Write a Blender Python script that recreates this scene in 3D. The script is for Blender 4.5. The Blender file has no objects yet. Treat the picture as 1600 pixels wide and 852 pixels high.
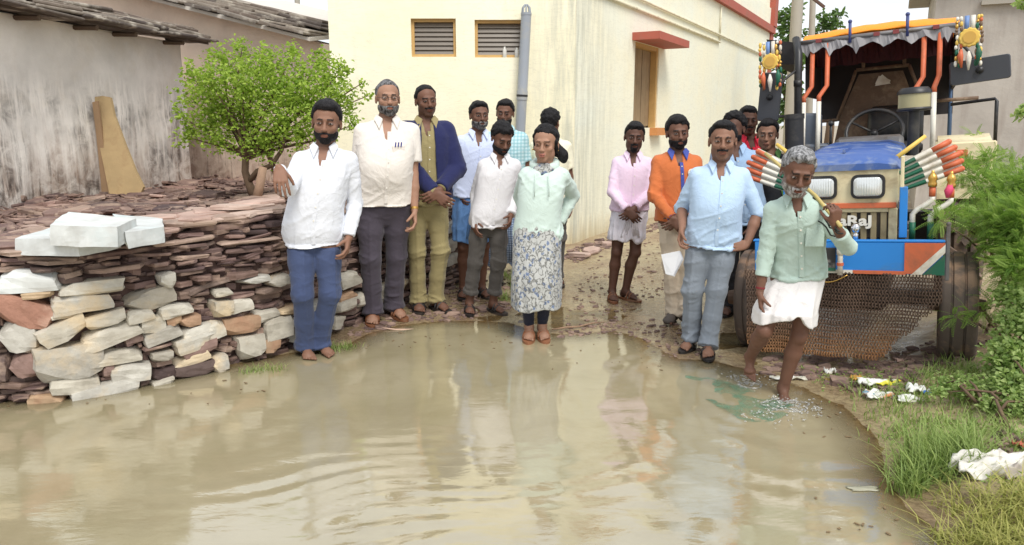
import bpy, bmesh, math, random
import numpy as np
from mathutils import Vector, Matrix, Euler

# ------------------------------------------------------------------ camera, light, exposure
scn = bpy.context.scene
COL = scn.collection
PITCH = math.atan(231 / 1150.0)
CAMZ = 1.6
cam_data = bpy.data.cameras.new('camera')
cam_data.sensor_width = 36
cam_data.lens = 1150 / 1600 * 36
cam_data.clip_start = 0.05
cam_data.clip_end = 3000
cam = bpy.data.objects.new('camera', cam_data)
COL.objects.link(cam)
cam.location = (0, 0, CAMZ)
cam.rotation_euler = (math.pi / 2 - PITCH, 0, 0)
scn.camera = cam

SUN_EL, SUN_AZ = math.radians(53), math.radians(160)    # azimuth clockwise from +Y
world = bpy.data.worlds.new('World')
scn.world = world
world.use_nodes = True
wn, wl = world.node_tree.nodes, world.node_tree.links
wn.clear()
w_out = wn.new('ShaderNodeOutputWorld')
w_bg = wn.new('ShaderNodeBackground')
w_bg.inputs['Strength'].default_value = 0.12
w_sky = wn.new('ShaderNodeTexSky')
w_sky.sky_type = 'NISHITA'
w_sky.sun_disc = False
w_sky.sun_elevation = SUN_EL
w_sky.sun_rotation = SUN_AZ
w_sky.dust_density = 2.0
w_tc = wn.new('ShaderNodeTexCoord')
w_no = wn.new('ShaderNodeTexNoise')
w_no.inputs['Scale'].default_value = 2.2
w_no.inputs['Detail'].default_value = 6
w_map = wn.new('ShaderNodeMapping')
w_map.inputs['Scale'].default_value = (1, 1, 2.6)
w_ramp = wn.new('ShaderNodeValToRGB')
w_ramp.color_ramp.elements[0].position = 0.3
w_ramp.color_ramp.elements[0].color = (0.45, 0.45, 0.45, 1)
w_ramp.color_ramp.elements[1].position = 0.6
w_ramp.color_ramp.elements[1].color = (1, 1, 1, 1)
w_mix = wn.new('ShaderNodeMixRGB')
w_mix.inputs[2].default_value = (7.4, 7.65, 7.9, 1)      # bright cloud cover
wl.new(w_tc.outputs['Generated'], w_map.inputs['Vector'])
wl.new(w_map.outputs['Vector'], w_no.inputs['Vector'])
wl.new(w_no.outputs['Fac'], w_ramp.inputs['Fac'])
wl.new(w_ramp.outputs['Color'], w_mix.inputs[0])
wl.new(w_sky.outputs['Color'], w_mix.inputs[1])
wl.new(w_mix.outputs['Color'], w_bg.inputs['Color'])
wl.new(w_bg.outputs['Background'], w_out.inputs['Surface'])

sun_data = bpy.data.lights.new('sun', 'SUN')
sun_data.energy = 2.3
sun_data.angle = math.radians(26)
sun_data.color = (1.0, 0.96, 0.9)
sun = bpy.data.objects.new('sun', sun_data)
COL.objects.link(sun)
_sd = Vector((math.sin(SUN_AZ) * math.cos(SUN_EL), math.cos(SUN_AZ) * math.cos(SUN_EL), math.sin(SUN_EL)))
sun.rotation_euler = _sd.to_track_quat('Z', 'Y').to_euler()
sun.location = _sd * 30

scn.view_settings.view_transform = 'Standard'
scn.view_settings.look = 'None'
scn.view_settings.exposure = 0.33
scn.view_settings.gamma = 1.0
scn.view_settings.use_curve_mapping = False

# ------------------------------------------------------------------ pixels to places
def ray(px, py):
    a, b = (px - 800) / 1150.0, (426 - py) / 1150.0
    return Vector((a, math.cos(PITCH) + b * math.sin(PITCH), -math.sin(PITCH) + b * math.cos(PITCH)))
def ground(px, py, z=0.0):
    d = ray(px, py); t = (z - CAMZ) / d.z
    return Vector((d.x * t, d.y * t, z))
def at(px, py, Y):
    d = ray(px, py); t = Y / d.y
    return Vector((d.x * t, Y, CAMZ + d.z * t))

# ------------------------------------------------------------------ noise
def _hash(ix, iy, iz, seed):
    n = (ix.astype(np.int64) * 374761393 + iy.astype(np.int64) * 668265263 + iz.astype(np.int64) * 2147483647 + seed * 1274126177) & 0xFFFFFFFF
    n = ((n ^ (n >> 13)) * 1274126177) & 0xFFFFFFFF
    n = (n ^ (n >> 16)) & 0xFFFFFF
    return n.astype(np.float32) / 0x7FFFFF - 1.0
def noise(p, seed=0):
    """value noise -1..1, p (N,3)"""
    p = np.asarray(p, dtype=np.float32)
    i = np.floor(p).astype(np.int64); f = p - i
    u = f * f * (3 - 2 * f)
    x, y, z = i[:, 0], i[:, 1], i[:, 2]
    r = 0
    for dx in (0, 1):
        for dy in (0, 1):
            for dz in (0, 1):
                w = (u[:, 0] if dx else 1 - u[:, 0]) * (u[:, 1] if dy else 1 - u[:, 1]) * (u[:, 2] if dz else 1 - u[:, 2])
                r = r + w * _hash(x + dx, y + dy, z + dz, seed)
    return r
def fbm(p, octaves=4, seed=0, gain=0.5):
    p = np.asarray(p, dtype=np.float32); a, r = 1.0, 0
    for o in range(octaves):
        r = r + a * noise(p, seed + o); p = p * 2.03; a *= gain
    return r

# ------------------------------------------------------------------ object helpers
def link(o, parent=None):
    COL.objects.link(o)
    if parent is not None:
        o.parent = parent
    return o
def mesh_np(name, V, F, mats, parent=None, smooth=True, col=None, midx=None, loc=None, rot=None):
    """V (n,3), F (m,k) uniform faces or list of arrays"""
    me = bpy.data.meshes.new(name)
    V = np.asarray(V, dtype=np.float32)
    Fs = [np.asarray(f, dtype=np.int32) for f in (F if isinstance(F, (list, tuple)) and len(F) and isinstance(F[0], np.ndarray) and F[0].ndim == 2 else [F])]
    Fs = [f for f in Fs if f.size]
    nl = sum(f.size for f in Fs); nf = sum(f.shape[0] for f in Fs)
    me.vertices.add(len(V)); me.vertices.foreach_set('co', V.ravel())
    me.loops.add(nl); me.loops.foreach_set('vertex_index', np.concatenate([f.ravel() for f in Fs]))
    me.polygons.add(nf)
    tot = np.concatenate([np.full(f.shape[0], f.shape[1], np.int32) for f in Fs])
    st = np.concatenate([[0], np.cumsum(tot)[:-1]]).astype(np.int32)
    me.polygons.foreach_set('loop_start', st)
    me.polygons.foreach_set('use_smooth', np.full(nf, smooth))
    if midx is not None:
        me.polygons.foreach_set('material_index', np.asarray(midx, np.int32))
    for m in (mats if isinstance(mats, (list, tuple)) else [mats]):
        me.materials.append(m)
    if col is not None:
        a = me.color_attributes.new('Col', 'FLOAT_COLOR', 'POINT')
        c = np.ones((len(V), 4), np.float32); c[:, :col.shape[1]] = col
        a.data.foreach_set('color', c.ravel())
    me.update(calc_edges=True); me.validate()
    o = bpy.data.objects.new(name, me)
    if loc is not None: o.location = loc
    if rot is not None: o.rotation_euler = rot
    return link(o, parent)

def thing(name, label, cat, loc=(0, 0, 0), rot=(0, 0, 0), group=None):
    o = bpy.data.objects.new(name, None); o.empty_display_size = 0.1
    o.location = loc; o.rotation_euler = rot
    return tag(link(o), label, cat, group)
def tag(o, label=None, cat=None, group=None, kind=None):
    if label: o['label'] = label
    if cat: o['category'] = cat
    if group: o['group'] = group
    if kind: o['kind'] = kind
    return o

class MB:
    """collects simple shapes, builds ONE mesh object"""
    def __init__(s): s.v = []; s.f = []; s.m = []; s.cur = 0
    def add(s, vs, fs):
        b = len(s.v)
        s.v += [tuple(v) for v in vs]; s.f += [tuple(i + b for i in f) for f in fs]; s.m += [s.cur] * len(fs)
        return s
    def box(s, c, size, rot=None, bev=0.0, jit=0.0, rnd=None):
        hx, hy, hz = [k / 2 for k in size]
        R = rot if rot is not None else Matrix.Identity(3)
        if bev <= 0:
            vs = [Vector((sx * hx, sy * hy, sz * hz)) for sx in (-1, 1) for sy in (-1, 1) for sz in (-1, 1)]
            fs = [(0, 1, 3, 2), (4, 6, 7, 5), (0, 4, 5, 1), (2, 3, 7, 6), (0, 2, 6, 4), (1, 5, 7, 3)]
        else:
            b = min(bev, hx * .9, hy * .9, hz * .9)
            vs = []; idx = {}
            for sx in (-1, 1):
                for sy in (-1, 1):
                    for sz in (-1, 1):
                        for ax in range(3):
                            p = [sx * (hx - b), sy * (hy - b), sz * (hz - b)]
                            p[ax] = (sx * hx, sy * hy, sz * hz)[ax]
                            idx[(sx, sy, sz, ax)] = len(vs); vs.append(Vector(p))
            fs = []
            for ax in range(3):
                o1, o2 = (ax + 1) % 3, (ax + 2) % 3
                for sg in (-1, 1):
                    q = []
                    for a, c2 in ((-1, -1), (1, -1), (1, 1), (-1, 1)):
                        k = [0, 0, 0]; k[ax] = sg; k[o1] = a; k[o2] = c2
                        q.append(idx[(k[0], k[1], k[2], ax)])
                    fs.append(tuple(q if sg > 0 else q[::-1]))
            for ax in range(3):          # edges along ax
                o1, o2 = (ax + 1) % 3, (ax + 2) % 3
                for a in (-1, 1):
                    for c2 in (-1, 1):
                        k = [0, 0, 0]; k[o1] = a; k[o2] = c2
                        k0 = list(k); k0[ax] = -1; k1 = list(k); k1[ax] = 1
                        q = [idx[tuple(k0) + (o1,)], idx[tuple(k1) + (o1,)], idx[tuple(k1) + (o2,)], idx[tuple(k0) + (o2,)]]
                        fs.append(tuple(q if a * c2 < 0 else q[::-1]))
            for sx in (-1, 1):
                for sy in (-1, 1):
                    for sz in (-1, 1):
                        q = [idx[(sx, sy, sz, a)] for a in range(3)]
                        fs.append(tuple(q if sx * sy * sz > 0 else q[::-1]))
        if jit and rnd:
            vs = [v + Vector((rnd.uniform(-jit, jit), rnd.uniform(-jit, jit), rnd.uniform(-jit, jit))) for v in vs]
        c = Vector(c)
        return s.add([R @ v + c for v in vs], fs)
    def tube(s, pts, r, seg=8, caps=True, flat=1.0):
        pts = [Vector(p) for p in pts]; n = len(pts)
        rs = r if isinstance(r, (list, tuple)) else [r] * n
        b = len(s.v); ref = None; vs = []
        for i, p in enumerate(pts):
            t = (pts[min(i + 1, n - 1)] - pts[max(i - 1, 0)])
            if t.length < 1e-9: t = Vector((0, 0, 1))
            t.normalize()
            if ref is None:
                ref = t.orthogonal().normalized()
            ref = (ref - t * ref.dot(t)); ref = ref.normalized() if ref.length > 1e-6 else t.orthogonal().normalized()
            bi = t.cross(ref)
            for k in range(seg):
                a = 2 * math.pi * k / seg
                vs.append(p + (ref * math.cos(a) + bi * math.sin(a) * flat) * rs[i])
        fs = []
        for i in range(n - 1):
            for k in range(seg):
                k2 = (k + 1) % seg
                fs.append((i * seg + k, i * seg + k2, (i + 1) * seg + k2, (i + 1) * seg + k))
        if caps:
            fs.append(tuple(range(seg))[::-1]); fs.append(tuple((n - 1) * seg + k for k in range(seg)))
        return s.add(vs, fs)
    def lathe(s, prof, c=(0, 0, 0), axis='Z', seg=20, R=None, caps=True, scallop=None):
        """prof: list of (r, h)"""
        M = R if R is not None else {'Z': Matrix.Identity(3), 'X': Matrix(((0, 0, 1), (0, 1, 0), (-1, 0, 0))), 'Y': Matrix(((1, 0, 0), (0, 0, 1), (0, -1, 0)))}[axis]
        c = Vector(c); vs = []
        for (r, h) in prof:
            for k in range(seg):
                a = 2 * math.pi * k / seg
                rr = r * (1 + scallop[1] * math.cos(scallop[0] * a)) if scallop else r
                vs.append(M @ Vector((rr * math.cos(a), rr * math.sin(a), h)) + c)
        fs = []
        for i in range(len(prof) - 1):
            for k in range(seg):
                k2 = (k + 1) % seg
                fs.append((i * seg + k, i * seg + k2, (i + 1) * seg + k2, (i + 1) * seg + k))
        if caps:
            fs.append(tuple(range(seg))[::-1]); fs.append(tuple((len(prof) - 1) * seg + k for k in range(seg)))
        return s.add(vs, fs)
    def prism(s, poly, h0, h1, M=None, c=(0, 0, 0), inset=0.0):
        """poly: (x,y) outline, extruded z h0..h1, M 3x3"""
        M = M if M is not None else Matrix.Identity(3); c = Vector(c); n = len(poly)
        cx = sum(p[0] for p in poly) / n; cy = sum(p[1] for p in poly) / n
        def ring(h, k): return [M @ Vector((cx + (x - cx) * k, cy + (y - cy) * k, h)) + c for x, y in poly]
        if inset > 0:
            dz = (h1 - h0) * .3
            rings = [ring(h0, 1 - inset), ring(h0 + dz, 1), ring(h1 - dz, 1), ring(h1, 1 - inset)]
        else:
            rings = [ring(h0, 1), ring(h1, 1)]
        vs = sum(rings, []); fs = []
        for i in range(len(rings) - 1):
            for k in range(n):
                k2 = (k + 1) % n
                fs.append((i * n + k, i * n + k2, (i + 1) * n + k2, (i + 1) * n + k))
        fs.append(tuple(range(n))[::-1]); fs.append(tuple((len(rings) - 1) * n + k for k in range(n)))
        return s.add(vs, fs)
    def ball(s, c, r, seg=10, rings=6):
        r = r if isinstance(r, (tuple, list)) else (r, r, r)
        prof = [(math.sin(math.pi * (i + .02) / (rings + .04)), -math.cos(math.pi * (i + .02) / (rings + .04))) for i in range(rings + 1)]
        vs = []
        for (q, h) in prof:
            for k in range(seg):
                a = 2 * math.pi * k / seg
                vs.append(Vector((c[0] + r[0] * q * math.cos(a), c[1] + r[1] * q * math.sin(a), c[2] + r[2] * h)))
        fs = []
        for i in range(rings):
            for k in range(seg):
                k2 = (k + 1) % seg
                fs.append((i * seg + k, i * seg + k2, (i + 1) * seg + k2, (i + 1) * seg + k))
        return s.add(vs, fs)
    def mesh(s, name, mats, smooth=False):
        me = bpy.data.meshes.new(name)
        me.from_pydata(s.v, [], s.f)
        for m in (mats if isinstance(mats, (list, tuple)) else [mats]): me.materials.append(m)
        if any(s.m): me.polygons.foreach_set('material_index', s.m)
        if smooth: me.polygons.foreach_set('use_smooth', [True] * len(s.f))
        me.update()
        return me
    def build(s, name, mats, parent=None, smooth=False, loc=None, rot=None, auto=None):
        me = s.mesh(name, mats, smooth or auto is not None)
        if auto is not None:
            bm = bmesh.new(); bm.from_mesh(me)
            for e in bm.edges:
                if len(e.link_faces) == 2 and e.calc_face_angle(0) > math.radians(auto): e.smooth = False
            bm.to_mesh(me); bm.free()
        o = bpy.data.objects.new(name, me)
        if loc is not None: o.location = loc
        if rot is not None: o.rotation_euler = rot
        return link(o, parent)

def rotm(rx=0, ry=0, rz=0):
    return Euler((math.radians(rx), math.radians(ry), math.radians(rz)), 'XYZ').to_matrix()

# ------------------------------------------------------------------ materials
class NT:
    def __init__(s, name):
        s.m = bpy.data.materials.new(name); s.m.use_nodes = True
        s.n = s.m.node_tree.nodes; s.l = s.m.node_tree.links
        s.b = s.n['Principled BSDF']; s.out = s.n['Material Output']
        s.tc = None
    def coord(s, scale=(1, 1, 1), kind='Object', rot=(0, 0, 0)):
        if s.tc is None: s.tc = s.n.new('ShaderNodeTexCoord')
        mp = s.n.new('ShaderNodeMapping'); mp.inputs['Scale'].default_value = scale; mp.inputs['Rotation'].default_value = rot
        if kind == 'World':
            g = s.n.new('ShaderNodeNewGeometry'); s.l.new(g.outputs['Position'], mp.inputs['Vector'])
        else:
            s.l.new(s.tc.outputs[kind], mp.inputs['Vector'])
        return mp.outputs['Vector']
    def noise(s, vec, scale=5, detail=4, rough=.55, dist=0):
        t = s.n.new('ShaderNodeTexNoise'); t.inputs['Scale'].default_value = scale; t.inputs['Detail'].default_value = detail
        t.inputs['Roughness'].default_value = rough; t.inputs['Distortion'].default_value = dist
        s.l.new(vec, t.inputs['Vector']); return t.outputs['Fac']
    def ramp(s, fac, stops):
        r = s.n.new('ShaderNodeValToRGB'); e = r.color_ramp.elements
        while len(e) < len(stops): e.new(0.5)
        for k, (p, c) in zip(e, stops):
            k.position = p; k.color = (c, c, c, 1) if isinstance(c, (int, float)) else tuple(c)[:3] + (1,)
        s.l.new(fac, r.inputs['Fac']); return r.outputs['Color']
    def mix(s, fac, a, b, mode='MIX'):
        m = s.n.new('ShaderNodeMixRGB'); m.blend_type = mode
        for i, v in ((0, fac), (1, a), (2, b)):
            if hasattr(v, 'links'): s.l.new(v, m.inputs[i])
            elif isinstance(v, (int, float)): m.inputs[i].default_value = v if i == 0 else (v, v, v, 1)
            else: m.inputs[i].default_value = tuple(v)[:3] + (1,)
        return m.outputs['Color']
    def math(s, op, a, b=0.0, clamp=False):
        m = s.n.new('ShaderNodeMath'); m.operation = op; m.use_clamp = clamp
        for i, v in ((0, a), (1, b)):
            if hasattr(v, 'links'): s.l.new(v, m.inputs[i])
            else: m.inputs[i].default_value = v
        return m.outputs[0]
    def bump(s, h, strength=.3, dist=.01):
        b = s.n.new('ShaderNodeBump'); b.inputs['Strength'].default_value = strength; b.inputs['Distance'].default_value = dist
        s.l.new(h, b.inputs['Height'])
        if s.b.inputs['Normal'].links: s.l.new(s.b.inputs['Normal'].links[0].from_socket, b.inputs['Normal'])
        s.l.new(b.outputs['Normal'], s.b.inputs['Normal'])
    def set(s, col=None, rough=None, metal=None, **kw):
        for nm, v in [('Base Color', col), ('Roughness', rough), ('Metallic', metal)] + [(k.replace('_', ' '), v) for k, v in kw.items()]:
            if v is None: continue
            i = s.b.inputs[nm]
            if hasattr(v, 'links'): s.l.new(v, i)
            elif isinstance(v, (tuple, list)): i.default_value = tuple(v)[:3] + (1,)
            else: i.default_value = v
        return s.m
    def sep(s, vec, i):
        x = s.n.new('ShaderNodeSeparateXYZ'); s.l.new(vec, x.inputs[0]); return x.outputs[i]

def srgb(r, g, b):
    f = lambda c: ((c / 255) / 12.92 if c / 255 <= .04045 else ((c / 255 + .055) / 1.055) ** 2.4)
    return (f(r), f(g), f(b))
def sc3(c, k): return tuple(min(1, x * k) for x in c)

_MC = {}
def plain(name, col, rough=.6, metal=0.0, var=.15, scale=8, bump=.0, dirt=None, dirt_amt=.4, spec=.5):
    """paint / plastic / metal with mottled value and optional dirt colour"""
    if name in _MC: return _MC[name]
    n = NT(name); v = n.coord()
    f = n.noise(v, scale, 5)
    c = n.mix(f, sc3(col, 1 - var), sc3(col, 1 + var))
    if dirt is not None:
        d = n.noise(v, scale * .6 + 1, 8, .65, .4)
        d = n.ramp(d, [(.5, 0), (.68, dirt_amt * 2)])
        c = n.mix(d, c, dirt)
        rg = n.mix(d, rough, .85); n.set(rough=rg)
    else: n.set(rough=rough)
    if bump: n.bump(n.noise(v, scale * 6, 4), bump, .003)
    n.set(col=c, metal=metal, Specular_IOR_Level=spec)
    _MC[name] = n.m
    return n.m

def varied(name, cols, rough=.8, scale=12, bump=.5, bdist=.006, spots=None):
    """stone-like; picks between cols per object (random) with inner noise"""
    n = NT(name); v = n.coord(kind='World')
    oi = n.n.new('ShaderNodeObjectInfo')
    k = len(cols)
    base = n.ramp(oi.outputs['Random'], [(i / max(1, k - 1), c) for i, c in enumerate(cols)])
    f = n.noise(v, scale, 6, .6, .3)
    c = n.mix(n.ramp(f, [(.3, .0), (.75, 1.0)]), n.mix(1.0, base, (.62, .6, .58), 'MULTIPLY'), base)
    if spots is not None:
        c = n.mix(n.ramp(n.noise(v, scale * .4, 5, .6), [(.52, 0), (.66, .75)]), c, spots)
    n.set(col=c, rough=rough)
    n.bump(n.noise(v, scale * 2.2, 8, .65), bump, bdist)
    return n.m
# ================================================================== SETTING
def poly_sd(px, py, poly):
    """signed distance to polygon (negative inside), vectorised"""
    P = np.array(poly, np.float32); n = len(P)
    d = np.full(px.shape, 1e9, np.float32); inside = np.zeros(px.shape, bool)
    for i in range(n):
        a, b = P[i], P[(i + 1) % n]; e = b - a
        wx, wy = px - a[0], py - a[1]
        t = np.clip((wx * e[0] + wy * e[1]) / (e @ e + 1e-9), 0, 1)
        d = np.minimum(d, np.hypot(wx - t * e[0], wy - t * e[1]))
        c = ((a[1] <= py) != (b[1] <= py))
        xs = a[0] + (py - a[1]) / (b[1] - a[1] + 1e-12) * e[0]
        inside ^= c & (px < xs)
    return np.where(inside, -d, d)

SHORE_PX = [(-400, 1500), (-400, 632), (-100, 626), (100, 620), (220, 597), (340, 573), (450, 551), (540, 538), (570, 522), (620, 508), (700, 500), (790, 503),
            (850, 520), (900, 522), (960, 515), (1010, 530), (1060, 560), (1110, 562), (1160, 574), (1250, 602), (1330, 640), (1378, 690),
            (1392, 740), (1420, 790), (1500, 850), (1560, 1000), (1700, 1500)]
SHORE = [tuple(ground(*p)[:2]) for p in SHORE_PX]
VERGE_PX = [(1290, 590), (1345, 640), (1395, 700), (1400, 760), (1500, 850), (1560, 1000), (1700, 1500), (4000, 1500), (4000, 380), (1700, 390), (1500, 470), (1400, 560)]
VERGE = [tuple(ground(*p)[:2]) for p in VERGE_PX]

def gheight(x, y):
    x = np.atleast_1d(np.asarray(x, np.float32)); y = np.atleast_1d(np.asarray(y, np.float32))
    sd = poly_sd(x, y, SHORE); vd = poly_sd(x, y, VERGE)
    P = np.stack([x, y, np.zeros_like(x)], 1)
    n1 = fbm(P * 1.1, 4, 3); n2 = fbm(P * 6, 3, 9)
    out = 0.003 + .018 * np.clip(sd / 1.5, 0, 1) + .014 * n1 * np.clip(sd / .3, 0.25, 1) + .004 * n2
    out = out + .045 * np.clip((sd - 1.5) / 3.0, 0, 1)
    z = np.where(sd > 0, out, np.maximum(-.18, sd * .12) + .002)
    z = z + np.clip(-vd / .9, 0, 1) * .16 + np.clip(-vd / .3, 0, 1) * .02 * (1 + n2)
    return z
def gz(x, y): return float(gheight(x, y)[0])

def axis_lines(lo, hi, c0, c1, fine, far):
    a = list(np.arange(c0, c1 + 1e-6, fine)); s = fine; v = c1
    while v < hi: s *= 1.35; v += s; a.append(v)
    s = fine; v = c0; pre = []
    while v > lo: s *= 1.35; v -= s; pre.append(v)
    return np.array(pre[::-1] + a, np.float32)
gx = axis_lines(-600, 600, -5, 6.5, .045, 0); gy = axis_lines(-60, 900, 1.8, 14, .045, 0)
GX, GY = np.meshgrid(gx, gy)
GZ = gheight(GX.ravel(), GY.ravel())
far = np.clip((np.hypot(GX.ravel(), GY.ravel()) - 16) / 10, 0, 1); GZ = GZ * (1 - far) + .05 * far
def grid_faces(nx, ny):
    i = np.arange(ny - 1)[:, None] * nx + np.arange(nx - 1)[None, :]
    i = i.ravel(); return np.stack([i, i + 1, i + 1 + nx, i + nx], 1)

# wet mud and gravel
n = NT('wet_mud'); v = n.coord(kind='World')
big = n.noise(v, 1.3, 5, .6, .3); fine = n.noise(v, 28, 8, .7); mid = n.noise(v, 6, 6, .65)
c = n.mix(n.ramp(big, [(.35, 0), (.65, 1)]), srgb(164, 142, 112), srgb(194, 180, 142))
c = n.mix(n.ramp(mid, [(.46, 0), (.66, .5)]), c, srgb(124, 98, 78))
c = n.mix(n.ramp(fine, [(.3, .65), (.6, 0)]), c, srgb(84, 64, 54))
hgt = n.sep(v, 2)
wet = n.ramp(n.math('ADD', n.math('MULTIPLY', hgt, 5.5), n.math('MULTIPLY', mid, .35)), [(.22, 1), (.62, 0)])
c = n.mix(n.math('MULTIPLY', wet, .5), c, n.mix(1.0, c, (.58, .55, .5), 'MULTIPLY'))
n.set(col=c, rough=n.mix(wet, .72, .12), Specular_IOR_Level=.6)
n.bump(mid, .5, .03); n.bump(fine, .6, .008)
M_MUD = n.m
mud = mesh_np('muddy_ground', np.stack([GX.ravel(), GY.ravel(), GZ], 1), grid_faces(len(gx), len(gy)), M_MUD)
tag(mud, 'wet brown mud and gravel lane running beside the yellow house', kind='structure')

# water with real depth: clear at the very edge, opaque with silt beyond
wx = axis_lines(-14, 14, -4.2, 4.6, .05, 0); wy = axis_lines(-14, 16, 2.2, 8.5, .05, 0)
WX, WY = np.meshgrid(wx, wy)
PW = np.stack([WX.ravel(), WY.ravel(), np.zeros(WX.size)], 1).astype(np.float32)
dep = 0 - gheight(PW[:, 0], PW[:, 1])
# swells: long low waves that fan out from the wader, and a stronger patch near the left front
def ripple(P, c, lam, amp, fall):
    r = np.hypot(P[:, 0] - c[0], P[:, 1] - c[1])
    return amp * np.sin(r / lam * 6.283 + 1.5 * noise(P * 1.1, 5)) * np.exp(-r / fall)
wad = ground(1190, 620)
hgtw = ripple(PW, wad, .17, .0035, .9) + ripple(PW, (wad[0] + .1, wad[1] - .25), .26, .003, 1.6)
dirn = PW[:, 0] * .28 - PW[:, 1] * .96 + .12 * noise(PW * 1.7, 11)
patch = np.exp(-(((PW[:, 0] + .55) / 1.1) ** 2 + ((PW[:, 1] - 2.95) / .55) ** 2))
hgtw += patch * .0095 * np.sin(dirn / .125 * 6.283 + 1.2 * noise(PW * 2.3, 15)) * (.6 + .5 * noise(PW * 2.1, 17))
hgtw += .0012 * fbm(PW * np.array([2.2, 6.5, 1], np.float32), 3, 21) * np.clip((6.2 - PW[:, 1]) / 2, .15, 1)
keep = np.clip(dep / .03, 0, 1)
PW[:, 2] = hgtw * keep
n = NT('silty_water'); v = n.coord(kind='World')
at_ = n.n.new('ShaderNodeAttribute'); at_.attribute_name = 'Col'
cl = n.noise(v, .9, 4, .6, .6)
c = n.mix(n.ramp(cl, [(.35, 0), (.65, 1)]), srgb(152, 142, 111), srgb(165, 155, 126))
c = n.mix(n.ramp(n.noise(v, 3.1, 5, .6, 1.0), [(.45, 0), (.7, .35)]), c, srgb(138, 126, 98))
n.set(col=c, rough=.03, Specular_IOR_Level=.5, IOR=2.6)
vs_ = n.coord((1, 2.6, 1), kind='World')
n.bump(n.noise(vs_, 4.5, 3, .5, .6), .10, .012); n.bump(n.noise(vs_, 13, 4, .6, .5), .11, .0050); n.bump(n.noise(n.coord((1, 3.2, 1), kind='World'), 38, 3, .5, .3), .05, .0018)
gl = n.n.new('ShaderNodeBsdfTransparent'); gl.inputs['Color'].default_value = (.82, .76, .64, 1)
fres = n.n.new('ShaderNodeMixShader')
lw = n.n.new('ShaderNodeFresnel'); lw.inputs['IOR'].default_value = 1.38
gsp = n.n.new('ShaderNodeBsdfGlossy'); gsp.inputs['Roughness'].default_value = .04
for i in (gsp,): n.l.new(n.b.inputs['Normal'].links[0].from_socket, i.inputs['Normal'])
n.l.new(n.b.inputs['Normal'].links[0].from_socket, lw.inputs['Normal'])
n.l.new(lw.outputs[0], fres.inputs[0]); n.l.new(gl.outputs[0], fres.inputs[1]); n.l.new(gsp.outputs[0], fres.inputs[2])
fin = n.n.new('ShaderNodeMixShader')
n.l.new(at_.outputs['Fac'], fin.inputs[0]); n.l.new(fres.outputs[0], fin.inputs[1]); n.l.new(n.b.outputs[0], fin.inputs[2])
n.l.new(fin.outputs[0], n.out.inputs['Surface'])
M_WATER = n.m
op = np.clip((dep - .001) / .03, 0, 1) ** .7
water = mesh_np('water', PW, grid_faces(len(wx), len(wy)), M_WATER, col=np.stack([op, op, op], 1))
tag(water, 'muddy yellow-brown flood water covering the front of the lane', kind='structure')

# ------------------------------------------------------------------ yellow house
CX, CY = 0.78, 9.5                     # its near right corner
DX, DY = math.sin(math.radians(28.8)), math.cos(math.radians(28.8))
XL = at(516, 100, CY).x
LEN = 13.1; HT = 4.05
n = NT('cream_limewash'); v = n.coord(kind='World')
a = n.noise(v, .8, 5, .6); vst = n.coord((5, 5, .5), kind='World'); st = n.noise(vst, 1.6, 6, .6)
c = n.mix(n.ramp(a, [(.35, 0), (.7, 1)]), srgb(248, 241, 208), srgb(251, 246, 222))
xpos = n.sep(v, 0); ypos = n.sep(v, 1)
side = n.math('SUBTRACT', ypos, CY + .02)
sf = n.math('MULTIPLY', side, 40.0, True)
pale = n.mix(n.ramp(n.noise(v, .9, 5, .6, .5), [(.3, 0), (.7, 1)]), srgb(242, 238, 212), srgb(234, 237, 222))
c = n.mix(sf, c, pale)
c = n.mix(n.ramp(st, [(.55, 0), (.85, .35)]), c, srgb(206, 202, 178))
cornerx = n.math('SUBTRACT', 1.0, n.math('MULTIPLY', n.math('ABSOLUTE', n.math('SUBTRACT', xpos, CX)), 1.3), True)
cs = n.math('MULTIPLY', cornerx, n.ramp(n.noise(vst, 2.4, 7, .65), [(.38, 0), (.62, .8)]))
c = n.mix(n.math('MULTIPLY', cs, 1.0), c, srgb(186, 188, 172))
hz = n.sep(v, 2)
damp = n.math('MULTIPLY', n.ramp(n.math('ADD', hz, n.math('MULTIPLY', n.noise(vst, 3, 6), .5)), [(.25, 1), (.62, 0)]), .7)
c = n.mix(damp, c, srgb(176, 152, 100))
crk = n.ramp(n.noise(n.coord((.5, .5, 3), kind='World'), 3.5, 8, .7, 1.5), [(.485, 0), (.5, .28), (.515, 0)])
c = n.mix(crk, c, srgb(160, 156, 140))
n.set(col=c, rough=.9); n.bump(n.noise(v, 9, 6, .6), .25, .012); n.bump(n.noise(v, 70, 4), .2, .003)
M_CREAM = n.m
M_TRIM = plain('brick_red_paint', srgb(172, 92, 76), .75, var=.12, scale=5, dirt=srgb(150, 110, 95), dirt_amt=.35, bump=.2)
M_WOOD = plain('varnished_wood', srgb(186, 142, 86), .6, var=.25, scale=14)
M_FRAME = plain('ochre_frame', srgb(196, 158, 98), .6, var=.2, scale=10)
M_DUSTYPANE = plain('dusty_louvre_glass', srgb(112, 102, 90), .35, var=.15, scale=12)
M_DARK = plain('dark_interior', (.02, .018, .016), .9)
M_CEMENT = plain('grey_cement', srgb(166, 160, 150), .9, var=.12, scale=4, bump=.3)

house = thing('house', 'pale yellow plastered house behind the group with two small ventilator windows', 'house', (CX, CY, 0))
def W(x, y, z): return Vector((x - CX, y - CY, z))
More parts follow.
